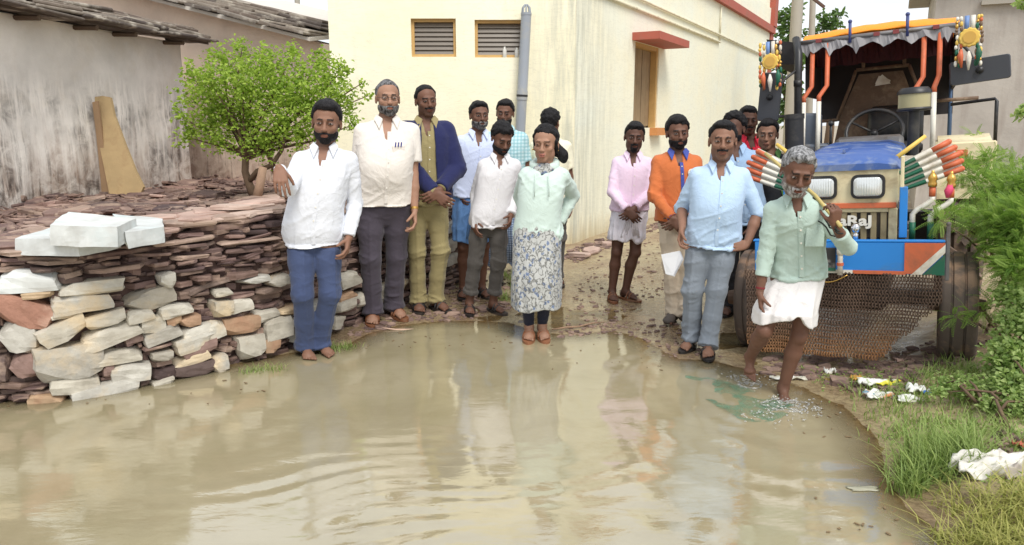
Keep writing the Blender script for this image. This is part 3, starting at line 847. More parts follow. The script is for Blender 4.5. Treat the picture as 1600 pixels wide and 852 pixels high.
# flat pinkish slabs that cap the wall, and slates lying on its top
caps = []
for (x, y, w_, dp, kd) in ((300, 352, .42, .3, 'k'), (338, 345, .5, .34, 'k'), (385, 326, .5, .36, 'k'), (430, 322, .45, .34, 'k'), (262, 366, .34, .3, 'k'), (370, 350, .36, .3, 's'), (440, 334, .34, .26, 's'),
                      (230, 384, .34, .3, 's'), (400, 340, .3, .26, 'k'), (310, 372, .4, .26, 's'), (560, 322, .5, .36, 's'), (620, 318, .5, .36, 's'), (30, 402, .4, .3, 's'), (180, 396, .5, .3, 's'), (95, 404, .5, .3, 's'),
                      (275, 340, .38, .3, 'k'), (350, 332, .42, .34, 'k'), (455, 316, .4, .3, 'k'), (318, 360, .3, .24, 'k'), (-40, 396, .5, .35, 's'), (690, 320, .4, .3, 's')):
    s_, z_ = whit(x, y); p, d = wpt(s_); nrm_ = Vector((d.y, -d.x, 0)); tz = wtop(s_)
    back = max(0, (z_ - tz) / .30) * 1.0
    loc = p - nrm_ * (dp * .42 + min(.5, back)) + Vector((0, 0, tz + rnd.uniform(.0, .03) + min(.05, back * .05)))
    pieces.append(('capstone', rnd.randrange(12), loc - WO, (rnd.uniform(-.05, .05), rnd.uniform(-.05, .05), math.atan2(d.y, d.x) + rnd.uniform(-.3, .3)), (w_, dp, .03), 9 if kd == 'k' else 8))
stones = [q for q in pieces if q[0] == 'stone']; sl = sorted([q for q in pieces if q[0] != 'stone'], key=lambda q: -q[5])
for q in stones: piece('stone', q[1], wall, q[2], q[3], q[4])
ncap = 0
for q in sl[:300]:
    mat = M_SLATE
    if q[0] == 'capstone' and q[5] == 9: mat = M_PINK
    piece(q[0], share('slate', q[1], mat), wall, q[2], q[3], q[4])
print('slates', len(sl))
# colour of joined small slates varies by position
n = NT('small_slates'); v = n.coord()
vo = n.n.new('ShaderNodeTexVoronoi'); vo.inputs['Scale'].default_value = 16; n.l.new(n.coord((.5, 1, 2.2)), vo.inputs['Vector'])
c = n.ramp(n.sep(vo.outputs['Color'], 0), [(0, srgb(92, 74, 68)), (.4, srgb(132, 108, 98)), (.7, srgb(164, 138, 122)), (1, srgb(116, 94, 86))])
c = n.mix(n.ramp(n.noise(v, 12, 6), [(.35, .5), (.65, 0)]), c, srgb(74, 56, 56))
n.set(col=c, rough=.8); n.bump(n.noise(v, 30, 6, .65), .5, .006)
M_SMALLS = n.m
if len(sl) > 300:
    o = joined('small_slates', [(SLATES[q[1]], q[2], q[3], q[4]) for q in sl[300:]], M_SMALLS, wall); o['kind'] = 'stuff'
# rubble core behind the faces
mb = MB()
for i in range(len(seglen)):
    for k in range(3):
        s0 = cum[i] + seglen[i] * k / 3; s1 = cum[i] + seglen[i] * (k + 1) / 3
        (pa, d), (pb, d2) = wpt(s0 + 1e-4), wpt(s1 - 1e-4); nn = Vector((d.y, -d.x, 0)); t0, t1 = wtop(s0) - .03, wtop(s1) - .03
        vs = [pa - nn * .075, pb - nn * .075, pb - nn * .55, pa - nn * .55]
        mb.add([q - WO + Vector((0, 0, -.2)) for q in vs] + [vs[0] - WO + Vector((0, 0, t0)), vs[1] - WO + Vector((0, 0, t1)), vs[2] - WO + Vector((0, 0, t1)), vs[3] - WO + Vector((0, 0, t0))],
               [(0, 1, 5, 4), (2, 3, 7, 6), (4, 5, 6, 7), (1, 2, 6, 5), (3, 0, 4, 7)])
mb.build('rubble_core', M_RUBBLE, wall)

# ------------------------------------------------------------------ yard behind the wall
back = [tuple((wpt(s)[0] - Vector((wpt(s)[1].y, -wpt(s)[1].x, 0)) * .3)[:2]) for s in np.linspace(0, cum[-1], 16)]
YARD = back + [(-.55, 9.45), (-.55, 16), (-16, 16), (-16, 3)]
ygx = np.arange(-14, -.3, .11); ygy = np.arange(3.4, 15, .11); YX, YY = np.meshgrid(ygx, ygy)
ysd = poly_sd(YX.ravel().astype(np.float32), YY.ravel().astype(np.float32), YARD)
def yheight(x, y):
    x = np.atleast_1d(np.asarray(x, np.float32)); y = np.atleast_1d(np.asarray(y, np.float32))
    P = np.stack([x, y, 0 * x], 1)
    k = np.clip((-1.25 - x) / 1.1, 0, 1); k = k * k * (3 - 2 * k)
    k2 = np.interp(x, [-3.4, -1.6], [0, 1]); top_ = TER - .02 + .13 * np.clip((x + 4.5) / 3.0, 0, 1) * np.clip(1 - (y - 5.5) / 3.0, 0, 1)
    z = top_ * k + .06 * (1 - k) + .035 * fbm(P * 1.7, 4, 40) * (.3 + k)
    return z
YZ = yheight(YX.ravel(), YY.ravel())
F = grid_faces(len(ygx), len(ygy)); F = F[(ysd[F] < .06).all(1)]
used, inv = np.unique(F, return_inverse=True)
yard = mesh_np('yard_ground', np.stack([YX.ravel(), YY.ravel(), YZ], 1)[used], inv.reshape(F.shape), plain('yard_earth', srgb(140, 112, 102), .95, var=.35, scale=10, bump=.6))
tag(yard, 'raised yard of earth strewn with broken purple slate below the old houses', kind='structure')
items = []
r2 = random.Random(77)
tries = 0
while len(items) < 3600 and tries < 60000:
    tries += 1
    y = r2.uniform(4.0, 11.5); x = r2.uniform(-.95 * y, -.5)
    if float(poly_sd(np.array([x], np.float32), np.array([y], np.float32), YARD)[0]) > -.05: continue
    if y > pc_.y + .35 and x < -2.2 - (y - 9) * 0: 
        if r2.random() < .5: continue
    s_ = r2.uniform(.05, .13) if r2.random() < .8 else r2.uniform(.13, .3)
    items.append((x, y, s_))
XY = np.array([(a, b) for a, b, c_ in items]); ZZ_ = yheight(XY[:, 0], XY[:, 1])
its = []
for (x, y, s_), z_ in zip(items, ZZ_):
    tl = .18 if s_ > .12 else .4
    its.append((r2.randrange(12), (x, y, float(z_) + s_ * .06 + r2.uniform(0, .02)), (r2.uniform(-tl, tl), r2.uniform(-tl, tl), r2.uniform(0, 6.28)), (s_ * r2.uniform(.9, 1.6), s_, max(.012, s_ * r2.uniform(.1, .2))), s_ / y))
its.sort(key=lambda q: -q[4])
for q in its[:300]: piece('slate', share('slate', q[0], M_PINK if r2.random() < .14 else M_SLATE), yard, q[1], q[2], q[3])
o = joined('slate_chips', [(SLATES[q[0]], q[1], q[2], q[3]) for q in its[300:]], M_SMALLS, yard); o['kind'] = 'stuff'

# ------------------------------------------------------------------ big bluish white blocks lying on the wall
def block(label, quad, zt, h, depth_px, seed, cat='stone block'):
    """quad: top face px corners (near-left, near-right, far-right, far-left) at height zt"""
    r = random.Random(seed); T_ = [ground(px, py, zt) for px, py in quad]
    c0 = sum(T_, Vector()) / 4; t = thing('stone_block', label, cat, (c0.x, c0.y, zt - h), group='bluish white blocks on the wall')
    # subdivided hewn block
    nx, ny, nz = 9, 6, 4; V = []; F_ = []
    def P(a, b, c_):
        p = (T_[0] * (1 - a) + T_[1] * a) * (1 - b) + (T_[3] * (1 - a) + T_[2] * a) * b
        return Vector((p.x - c0.x, p.y - c0.y, h * c_))
    faces = []
    for fn, (na, nb_) in (((lambda a, b: P(a, b, 1)), (nx, ny)), ((lambda a, b: P(a, 0, b)), (nx, nz)), ((lambda a, b: P(1, a, b)), (ny, nz)), ((lambda a, b: P(1 - a, 1, b)), (nx, nz)), ((lambda a, b: P(0, 1 - a, b)), (ny, nz)), ((lambda a, b: P(a, 1 - b, 0)), (nx, ny))):
        base = len(V)
        for j in range(nb_ + 1):
            for i in range(na + 1): V.append(fn(i / na, j / nb_))
        for j in range(nb_):
            for i in range(na):
                k = base + j * (na + 1) + i; F_.append((k, k + 1, k + na + 2, k + na + 1))
    A = np.array([tuple(v_) for v_ in V]); nz_ = np.stack([fbm(A * 7 + seed, 3, 5), fbm(A * 7 + seed, 3, 6), fbm(A * 5 + seed, 3, 7)], 1)
    ctr = A - A.mean(0); edge = np.linalg.norm(ctr / (np.abs(ctr).max(0)), axis=1)
    A = A + nz_ * .008 - ctr * .02 * np.clip(edge - 1.2, 0, 1)[:, None]
    mesh_np('block', A, np.array(F_, np.int32), M_BLUEW, t, smooth=False)
    return t
# merge into single-mesh things: the block itself is the whole thing
block('front hewn bluish white block, lowest of three on the slate wall', [(22, 372), (122, 376), (188, 362), (84, 354)], .975, .095, 0, 3)
block('large hewn white block between two others on top of the slate wall', [(76, 352), (182, 355), (212, 342), (108, 330)], 1.065, .11, 0, 8)
block('rear white block touching the boulder-strewn yard, rightmost of three on the wall', [(196, 364), (256, 354), (254, 342), (176, 334)], 1.02, .09, 0, 12)

# ------------------------------------------------------------------ two slabs leaning on the old house wall and a boulder
def lean_slab(name, label, px, z_base_Y, z_top_Y, thick, mat):
    ys = [p[1] for p in px]; y0, y1 = max(ys), min(ys)
    P = [at(x, y, z_base_Y + (z_top_Y - z_base_Y) * (y0 - y) / (y0 - y1)) for x, y in px]
    c0 = at(sum(p[0] for p in px) / len(px), y0, z_base_Y)
    nrm_ = ((P[1] - P[0]).cross(P[-1] - P[0])).normalized()
    if nrm_.y < 0: nrm_ = -nrm_
    A = [p - c0 for p in P] + [p - c0 + nrm_ * thick for p in P]; k = len(P)
    m = MB(); m.add(A, [tuple(range(k)), tuple(range(k, 2 * k))[::-1]] + [(i, i + k, (i + 1) % k + k, (i + 1) % k) for i in range(k)])
    o = m.build(name, mat, None, loc=c0); bm = bmesh.new(); bm.from_mesh(o.data); bmesh.ops.recalc_face_normals(bm, faces=bm.faces); bmesh.ops.triangulate(bm, faces=[f for f in bm.faces if len(f.verts) > 4]); bm.to_mesh(o.data); bm.free()
    return o
M_TAN = plain('tan_sandstone', srgb(176, 152, 112), .85, var=.22, scale=6, bump=.5, dirt=srgb(150, 118, 84), dirt_amt=.3)
def wallY(px):        # depth of the old house wall at a pixel column
    d = ray(px, 200); den = d.x * u.y - d.y * u.x
    t = (pc_.x * u.y - pc_.y * u.x) / den; return d.y * t
tag(lean_slab('stone_slab', '', [(151, 207), (146, 152), (160, 150), (172, 152), (178, 180), (196, 228), (212, 268), (224, 292), (218, 306), (180, 321), (170, 300), (160, 250)], wallY(180) - .42, wallY(165) - .10, .045, M_TAN),
    'wide tan stone slab leaning on the mouldy house wall', 'slab')
tag(lean_slab('stone_slab', '', [(144, 160), (152, 158), (162, 230), (174, 300), (176, 318), (160, 319), (157, 280), (150, 210)], wallY(165) - .16, wallY(150) - .05, .035, plain('dark_tan_stone', srgb(156, 128, 98), .9, var=.2, bump=.5)),
    'narrow darker tan slab behind the wide one on the mouldy wall', 'slab')
bp = at(226, 306, wallY(225) - .5)
m = MB(); m.ball((0, 0, 0), (.17, .11, .085), 14, 9)
r = random.Random(5); m.v = [(x + r.uniform(-.008, .008) - z * .4, y, z - x * .35) for x, y, z in m.v]
tag(m.build('boulder', plain('tan_boulder', srgb(176, 140, 112), .9, var=.2, bump=.5), smooth=True, loc=bp), 'rounded tan boulder at the foot of the leaning slab', 'boulder')
# stakes beside the little tree
def stick(label, pts, r_, mat, cat='stick', name='stake', group=None, seg=6):
    c0 = pts[0]; m = MB(); m.tube([p - c0 for p in pts], r_, seg); o = m.build(name, mat, smooth=True, loc=c0); tag(o, label, cat, group); return o
M_BARK = plain('pale_bark', srgb(150, 122, 100), .9, var=.3, scale=18, bump=.5)
M_BARKD = plain('dark_bark', srgb(104, 84, 66), .9, var=.35, scale=22, bump=.6)
stick('short thick pale wood stump beside the small tree trunk', [at(401, 314, 7.0), at(406, 290, 7.0), at(411, 262, 7.05)], [.05, .045, .042], M_BARK)
stick('thin slanting wooden stake behind the pointing hand', [at(436, 290, 7.6), at(426, 258, 7.6), at(416, 232, 7.6)], [.03, .03, .028], M_BARK)

# ------------------------------------------------------------------ chips and pebbles on the lane: countless
def scatter(n_, regions, smin, smax, seed, flat=.25, hfun=None):
    r = random.Random(seed); out = []
    tot = sum(q[1] for q in regions)
    for poly, wgt in regions:
        k = int(n_ * wgt / tot)
        for _ in range(k):
            for _t in range(20):
                xs_ = [p[0] for p in poly]; ys_ = [p[1] for p in poly]; x = r.uniform(min(xs_), max(xs_)); y = r.uniform(min(ys_), max(ys_))
                if poly_sd(np.array([x]), np.array([y]), poly)[0] < 0: break
            g = ground(x, y); s_ = r.uniform(smin, smax) * (1 if r.random() < .85 else 1.8)
            out.append((g.x, g.y, s_, r.randrange(12), r.uniform(0, 6.28), r.uniform(-.2, .2)))
    A = np.array([(a, b) for a, b, *_ in out]); H = gheight(A[:, 0], A[:, 1])
    res = []
    for (x, y, s_, k, rz, tl), h in zip(out, H):
        res.append((SLATES[k] if k % 3 else ROCKS[k % 9], (x, y, float(h) + s_ * flat * .2), (tl, tl * .7, rz), (s_ * 1.2, s_, s_ * flat * (1 if k % 3 else 2))))
    return res
lane = [(960, 500), (1050, 500), (1130, 560), (1000, 560), (880, 540), (880, 500), (900, 440), (980, 370), (1080, 370), (1100, 480), (1000, 470)]
base_rub = [(890, 398), (1035, 352), (1060, 335), (1090, 345), (1010, 372), (900, 415), (880, 410)]
toe = [(540, 530), (600, 515), (640, 505), (730, 500), (820, 480), (800, 410), (700, 400), (620, 480), (550, 500)]
truck = [(1190, 585), (1290, 600), (1400, 640), (1480, 600), (1560, 560), (1500, 540), (1300, 560), (1200, 560)]
o = joined('gravel', scatter(800, [(lane, 1.0), ([(870, 520), (960, 500), (1010, 560), (880, 545)], .35)], .012, .03, 5), M_SMALLS); tag(o, 'small dark pebbles and gravel scattered on the wet lane', kind='stuff')
o = joined('slate_rubble', scatter(1400, [(base_rub, 1.6), (toe, 1.3), (truck, 1.2)], .02, .055, 6), M_SMALLS); tag(o, 'broken purple slate rubble along the wall foot, house foot and under the tractor', kind='stuff')
M_FLAT = varied('pale_pink_flat', [srgb(196, 168, 156), srgb(206, 182, 170)], .75, 8, .4, .005)
for (px, py, w_, d_, lb) in ((905, 407, .34, .2, 'flat pale pink slab lying nearest the woman by the house corner'), (924, 402, .42, .22, 'larger flat pink slab lying against the house corner rubble'), (948, 392, .2, .14, 'small pink slab beside the larger one at the house foot')):
    g = ground(px, py); g.z = gz(g.x, g.y) + .03
    o = piece('flat_stone', share('slate', (px // 5) % 12, M_FLAT), None, g, (.03, .05, px * .1), (w_, d_, .045)); tag(o, lb, 'stone')
def gp(px, py, dz=0): 
    g = ground(px, py); g.z = gz(g.x, g.y) + dz; return g
stick('long thin pale bent stick lying on the wet lane behind the woman', [gp(862, 518, .012), gp(885, 516, .02), gp(905, 514, .014), gp(925, 509, .02), gp(945, 506, .012)], [.006, .009, .008, .007, .004], M_BARK, 'stick', 'stick')
stick('thin pale splinter lying at the water edge before the khaki trousers', [gp(596, 515, .012), gp(618, 516, .015), gp(646, 514, .012)], .007, plain('pink_splinter', srgb(200, 170, 150), .8), 'stick', 'stick')

fl = []
r9 = random.Random(31)
for (x0, x1, y0, y1, n_) in ((860, 1040, 535, 580, 14), (1240, 1380, 610, 690, 45), (560, 800, 520, 545, 30), (1250, 1420, 700, 840, 14), (0, 420, 590, 640, 25)):
    for _ in range(n_):
        g = ground(r9.uniform(x0, x1), r9.uniform(y0, y1)); s_ = r9.uniform(.004, .013)
        fl.append((SLATES[r9.randrange(12)], (g.x, g.y, .004), (0, 0, r9.uniform(0, 6.3)), (s_ * r9.uniform(1, 3.5), s_, .003)))
o = joined('floating_debris', fl, plain('soaked_leaf_bits', srgb(120, 100, 72), .7, var=.5, scale=30)); tag(o, 'tiny leaf and twig bits floating near the water edge', kind='stuff')
# ================================================================== PLANTS
def leaf_mat(name, a, b, trans=.35, rough=.5):
    n = NT(name); g = n.n.new('ShaderNodeAttribute'); g.attribute_name = 'Col'
    c = n.mix(g.outputs['Fac'], a, b)
    c = n.mix(.25, c, n.mix(n.noise(n.coord(kind='World'), 6, 3), sc3(a, .6), sc3(b, 1.25)))
    n.set(col=c, rough=rough, Specular_IOR_Level=.35)
    tr = n.n.new('ShaderNodeBsdfTranslucent'); n.l.new(n.mix(.4, c, (.25, .38, .03)), tr.inputs['Color'])
    mx = n.n.new('ShaderNodeMixShader'); mx.inputs[0].default_value = trans
    n.l.new(n.b.outputs[0], mx.inputs[1]); n.l.new(tr.outputs[0], mx.inputs[2]); n.l.new(mx.outputs[0], n.out.inputs['Surface'])
    return n.m
def rand_frames(N, rng, up_bias=.6):
    """random leaf frames: axis d (along leaf), normal nn"""
    d = rng.normal(size=(N, 3)); d[:, 2] *= .6; d /= np.linalg.norm(d, axis=1, keepdims=True)
    nn = rng.normal(size=(N, 3)); nn[:, 2] += up_bias * 2; nn -= d * (nn * d).sum(1, keepdims=True); nn /= np.linalg.norm(nn, axis=1, keepdims=True)
    return d, nn
def leaves_mesh(name, P, L, Wd, mat, parent, rng, d=None, nn=None, fold=.25, tone=None):
    """each leaf: 6 verts, 2 quads folded on the midrib, pointed"""
    N = len(P)
    if d is None: d, nn = rand_frames(N, rng)
    t = np.cross(nn, d); L = np.broadcast_to(L, N)[:, None]; Wd = np.broadcast_to(Wd, N)[:, None]
    v0 = P; v3 = P + d * L - nn * L * .12
    m1 = P + d * L * .38 + t * Wd * .5 + nn * Wd * fold; m2 = P + d * L * .38 - t * Wd * .5 + nn * Wd * fold
    q1 = P + d * L * .72 + t * Wd * .38 + nn * Wd * fold * .6 - nn * L * .04; q2 = P + d * L * .72 - t * Wd * .38 + nn * Wd * fold * .6 - nn * L * .04
    V = np.stack([v0, m1, q1, v3, q2, m2], 1).reshape(-1, 3)
    b = np.arange(N)[:, None] * 6
    F = np.concatenate([b + np.array([[0, 1, 2, 3]]), b + np.array([[0, 3, 4, 5]])])
    tn = rng.random(N) if tone is None else tone
    col = np.repeat(tn, 6)[:, None].repeat(3, 1)
    return mesh_np(name, V, F, mat, parent, smooth=False, col=col)

def grow(root, ends, rng, r0):
    """branches: curved tubes from root trunk to clump centres -> MB"""
    mb = MB()
    for e_, r in ends:
        a = Vector(root); b = Vector(e_); mid = a.lerp(b, .5) + Vector((rng.normal() * .05, rng.normal() * .05, rng.normal() * .03 + .02))
        pts = [a, a.lerp(mid, .5) + Vector((0, 0, .02)), mid, mid.lerp(b, .6), b]
        mb.tube(pts, [r, r * .85, r * .6, r * .4, r * .18], 6)
    return mb
# ---- small round-leaved tree in the yard
rng = np.random.default_rng(3)
tb = at(397, 304, 7.5); tree = thing('small_tree', 'small bright green leafy tree rising from the slate yard behind the pointing man', 'tree', tb)
def L3(px, py, Y): return at(px, py, Y) - tb
m = MB(); m.tube([L3(398, 308, 7.5), L3(390, 290, 7.5), L3(383, 268, 7.5), L3(384, 245, 7.52), L3(392, 225, 7.55)], [.05, .042, .036, .034, .03], 9)
m.tube([L3(388, 285, 7.5), L3(402, 268, 7.45), L3(425, 258, 7.4), L3(440, 235, 7.4), L3(450, 200, 7.4)], [.03, .028, .024, .02, .012], 8)
m.build('trunk', M_BARKD, tree, smooth=True)
clumps = [(390, 190, 7.5, 40), (345, 165, 7.45, 42), (320, 200, 7.5, 36), (310, 150, 7.6, 32), (360, 115, 7.6, 36), (400, 110, 7.5, 32), (430, 140, 7.4, 42), (470, 130, 7.5, 38), (480, 165, 7.4, 42), (510, 120, 7.6, 30), (520, 150, 7.5, 36),
          (440, 190, 7.3, 42), (410, 225, 7.35, 34), (470, 215, 7.4, 36), (380, 140, 7.3, 40), (300, 120, 7.6, 20), (295, 215, 7.55, 20), (345, 90, 7.6, 18), (378, 78, 7.55, 16), (455, 85, 7.6, 16), (500, 90, 7.7, 18), (535, 110, 7.6, 18),
          (545, 165, 7.6, 20), (552, 195, 7.5, 18), (505, 205, 7.4, 26), (345, 225, 7.4, 24), (430, 105, 7.7, 24), (330, 130, 7.3, 26), (575, 150, 7.65, 8), (566, 130, 7.6, 7), (280, 180, 7.5, 12), (360, 190, 7.8, 36), (450, 160, 7.9, 40), (400, 150, 7.9, 36)]
ends = []; PP = []; TT = []
for (px, py, Y, r) in clumps:
    c0 = np.array(L3(px, py, Y)); rr = r * Y / 1150
    ends.append((tuple(c0), .02))
    k = int(48 * (r / 10) ** 1.75)
    u3 = rng.normal(size=(k, 3)); u3 /= np.linalg.norm(u3, axis=1, keepdims=True); rad = rng.random(k) ** .45
    q = c0 + u3 * rad[:, None] * rr * np.array([1.1, .9, .95])
    # twig lines gather leaves
    nt = max(3, k // 24); tdir = rng.normal(size=(nt, 3)); tdir[:, 2] += .8; tdir /= np.linalg.norm(tdir, axis=1, keepdims=True)
    wi = rng.integers(0, nt, k); q2 = c0 + tdir[wi] * (rng.random(k) * rr * 1.35)[:, None] + rng.normal(size=(k, 3)) * .022
    sel = rng.random(k) < .5; q[sel] = q2[sel]
    PP.append(q); TT.append(np.clip(.5 + .25 * rng.normal(size=k) + .12 * (rng.random() - .5), 0, 1))
PP = np.concatenate(PP); TT = np.concatenate(TT)
root = np.array(L3(386, 248, 7.5)); mb = grow(tuple(root), ends, rng, .02); mb.build('branches', M_BARKD, tree, smooth=True)
M_LEAF1 = leaf_mat('bright_leaves', srgb(108, 148, 46), srgb(204, 226, 104), .5)
o = leaves_mesh('crown', PP, rng.uniform(.028, .05, len(PP)), rng.uniform(.02, .032, len(PP)), M_LEAF1, tree, rng, tone=TT); o['kind'] = 'stuff'
print('tree leaves', len(PP))

# ---- far trees and poles behind the tractor
M_LEAF2 = leaf_mat('far_leaves', srgb(64, 92, 48), srgb(116, 146, 84), .3)
def far_tree(label, bx, by, clumps, Y, trunk_r, dens=1.3, leaf=.2, group='trees beyond the lane'):
    tb = Vector((at(bx, 200, Y).x, Y, 0.05)); t = thing('tree', label, 'tree', tb, group=group)
    PP = []; ends = []
    for (px, py, r) in clumps:
        c0 = np.array(at(px, py, Y) - tb); rr = r * Y / 1150; k = int(26 * dens * (r / 8) ** 1.8); ends.append((tuple(c0), trunk_r * .35))
        u3 = rng.normal(size=(k, 3)); u3 /= np.linalg.norm(u3, axis=1, keepdims=True); PP.append(c0 + u3 * (rng.random(k) ** .4)[:, None] * rr)
    PP = np.concatenate(PP); lowest = min(e_[0][2] for e_ in ends) * .7
    m = MB(); m.tube([(0, 0, -.1), (.05, 0, lowest * .5), (0, 0, lowest)], [trunk_r, trunk_r * .8, trunk_r * .6], 8); m.build('trunk', M_BARKD, t, smooth=True)
    grow((0, 0, lowest), ends, rng, .05).build('branches', M_BARKD, t, smooth=True)
    o = leaves_mesh('crown', PP, rng.uniform(leaf * .7, leaf * 1.3, len(PP)), leaf * .55, M_LEAF2, t, rng); o['kind'] = 'stuff'
far_tree('green tree showing between the house corner pillar and the utility poles', 1235, 200, [(1232, 30, 18), (1228, 62, 18), (1240, 95, 20), (1232, 130, 20), (1238, 160, 22), (1245, 15, 10), (1225, 180, 16), (1222, 105, 12)], 24, .18)
far_tree('paler bushy tree rising just above the orange tractor canopy', 1295, 200, [(1298, 38, 16), (1285, 30, 12), (1310, 22, 8), (1302, 55, 18), (1270, 55, 14), (1280, 75, 16), (1260, 85, 14), (1318, 60, 12)], 28, .2)
M_POLE = plain('weathered_concrete', srgb(172, 166, 154), .9, var=.12, scale=5)
for lb, pts, r_ in (('thick leaning grey utility pole left of the tractor canopy', [(1236, 560), (1240, 200), (1250, -60)], .13), ('thin pale utility pole rising behind the tractor canopy', [(1268, 560), (1270, 200), (1272, -60)], .09)):
    Y = 16.0 if r_ > .1 else 21.0
    b = at(pts[0][0], 200, Y); b.z = 0
    t = thing('utility_pole', lb, 'pole', b, group='utility poles')
    tp_ = at(pts[2][0], pts[2][1], Y); m = MB(); m.tube([(0, 0, -.2), (tp_.x - b.x, 0, tp_.z)], [r_ * 1.1, r_ * .85], 12); m.build('post', M_POLE, t, auto=40)
    if r_ > .1:
        m = MB(); m.box((.3, 0, at(0, 8, Y).z + .1), (.5, .06, .05), rotm(0, 35)); m.build('bracket', plain('rusty_bracket', srgb(96, 70, 60), .8), t)
b = Vector((at(466, 0, 20).x, 20, TER)); t = thing('utility_pole', 'slender pale pole standing far behind the slab roof near the sky gap', 'pole', b, group='utility poles')
m = MB(); m.tube([(0, 0, 0), (-.05, 0, 7)], [.08, .06], 10); m.build('post', M_POLE, t, auto=40)

# ---- right bank bushes
M_LEAF3 = leaf_mat('feathery_leaves', srgb(98, 142, 62), srgb(190, 216, 120), .5)
M_LEAF4 = leaf_mat('creeper_leaves', srgb(108, 146, 70), srgb(204, 220, 146), .5)
def fronds(name, P, D, length, mat, parent, pairs=11, lw=.0048, ll=.017, rg=None):
    """pinnate sprays: rachis + paired leaflets"""
    N = len(P); D = D / np.linalg.norm(D, axis=1, keepdims=True)
    up = np.tile(np.array([[0, 0, 1.0]]), (N, 1)) + rg.normal(size=(N, 3)) * .35; up -= D * (up * D).sum(1, keepdims=True); up /= np.linalg.norm(up, axis=1, keepdims=True)
    S_ = np.cross(D, up); Vs = []; Fs = []; C = []; b = 0; tone = rg.random(N)
    length = np.broadcast_to(length, N)
    for k in range(pairs):
        t = (k + 1) / (pairs + .5); base = P + D * (length * t)[:, None] - up * (length * .35 * t * t)[:, None]
        taper = .55 + .9 * math.sin(math.pi * min(1, t * .9 + .08)) * .5
        for sg in (-1, 1):
            ld = S_ * sg * .9 + D * .45 + up * .12; ld /= np.linalg.norm(ld, axis=1, keepdims=True)
            wd = D * lw * .9
            a = base; c_ = base + ld * ll * taper * 1.0
            V = np.stack([a, base + ld * ll * taper * .5 + wd, c_, base + ld * ll * taper * .5 - wd], 1).reshape(-1, 3)
            Vs.append(V); Fs.append(np.arange(N * 4).reshape(N, 4) + b); b += N * 4; C.append(np.repeat(np.clip(tone + rg.normal(size=N) * .1, 0, 1), 4))
    # rachis as thin strip
    w_ = S_ * .0012; e_ = P + D * length[:, None] - up * (length * .35)[:, None]
    V = np.stack([P - w_, P + w_, e_ + w_ * .4, e_ - w_ * .4], 1).reshape(-1, 3); Vs.append(V); Fs.append(np.arange(N * 4).reshape(N, 4) + b); C.append(np.repeat(tone * .6, 4))
    C = np.concatenate(C)
    return mesh_np(name, np.concatenate(Vs), np.concatenate(Fs), mat, parent, smooth=False, col=C[:, None].repeat(3, 1))
def bush(label, base_px, clumps, kind, seed, dens=1.0, leaf=.04, group='bushes on the right bank'):
    rg = np.random.default_rng(seed); b = ground(*base_px); b.z = gz(b.x, b.y); t = thing('bush', label, 'bush', b, group=group)
    ends = []; PP = []; DD = []
    for (px, py, Y, r) in clumps:
        c0 = np.array(at(px, py, Y) - b); rr = r * Y / 1150
        if c0[2] - rr * .5 < 0: c0[2] = max(c0[2], rr * .45)
        ends.append((tuple(c0), .012))
        k = int((15 if kind == 'fern' else 34) * dens * (r / 10) ** 1.7)
        u3 = rg.normal(size=(k, 3)); u3[:, 2] += .25; u3 /= np.linalg.norm(u3, axis=1, keepdims=True)
        PP.append(c0 + u3 * (rg.random(k) ** .5)[:, None] * rr * np.array([1.15, 1, .85])); dd = u3 + rg.normal(size=(k, 3)) * .5 + np.array([-.35, -.2, .1]); DD.append(dd)
    PP = np.concatenate(PP); DD = np.concatenate(DD); PP[:, 2] = np.maximum(PP[:, 2], .01)
    mb = MB()
    for e_, r in ends:
        a = Vector((rg.normal() * .12, rg.normal() * .1, -.03)); bq = Vector(e_); mid = a.lerp(bq, .55) + Vector((rg.normal() * .06, rg.normal() * .06, .08))
        mb.tube([a, a.lerp(mid, .5), mid, mid.lerp(bq, .5) + Vector((0, 0, .02)), bq], [r, r * .8, r * .6, r * .45, r * .2], 5)
    mb.build('stems', M_BARKD, t, smooth=True)
    if kind == 'fern': o = fronds('foliage', PP, DD, rg.uniform(.07, .13, len(PP)), M_LEAF3, t, rg=rg)
    else: o = leaves_mesh('foliage', PP, rg.uniform(leaf * .6, leaf * 1.25, len(PP)), leaf * .68, M_LEAF4, t, rg)
    o['kind'] = 'stuff'; print('bush', label[:30], len(PP)); return t
bush('feathery green bush leaning over the right tyre of the tractor', (1640, 560), [(1560, 330, 4.9, 40), (1545, 350, 4.6, 26), (1510, 345, 4.8, 12), (1590, 300, 4.9, 36), (1600, 350, 4.5, 45), (1578, 385, 4.5, 32), (1596, 420, 4.3, 38), (1620, 400, 4.4, 50), (1485, 335, 4.7, 12), (1545, 290, 5.2, 26), (1510, 270, 5.4, 20), (1540, 255, 5.4, 16), (1650, 300, 4.8, 50), (1470, 345, 4.5, 9)], 'fern', 4, 2.3)
bush('small feathery weeds growing behind the tractor left fender', (1530, 420), [(1530, 240, 6.3, 16), (1500, 250, 6.3, 14), (1555, 250, 6.3, 18), (1525, 215, 6.4, 8), (1580, 262, 6.2, 20)], 'fern', 14, 1.6)
bush('broad-leaved pale green creeper mound beside the right tyre', (1640, 700), [(1590, 470, 4.2, 36), (1585, 500, 4.1, 24), (1600, 520, 4.0, 44), (1575, 560, 3.9, 40), (1610, 600, 3.8, 50), (1572, 545, 4.1, 20), (1650, 500, 4.0, 55), (1562, 606, 3.9, 26), (1590, 640, 3.7, 40), (1570, 460, 4.3, 14), (1660, 620, 3.7, 60), (1555, 580, 4.1, 12)], 'leaf', 5, 1.5, .034)
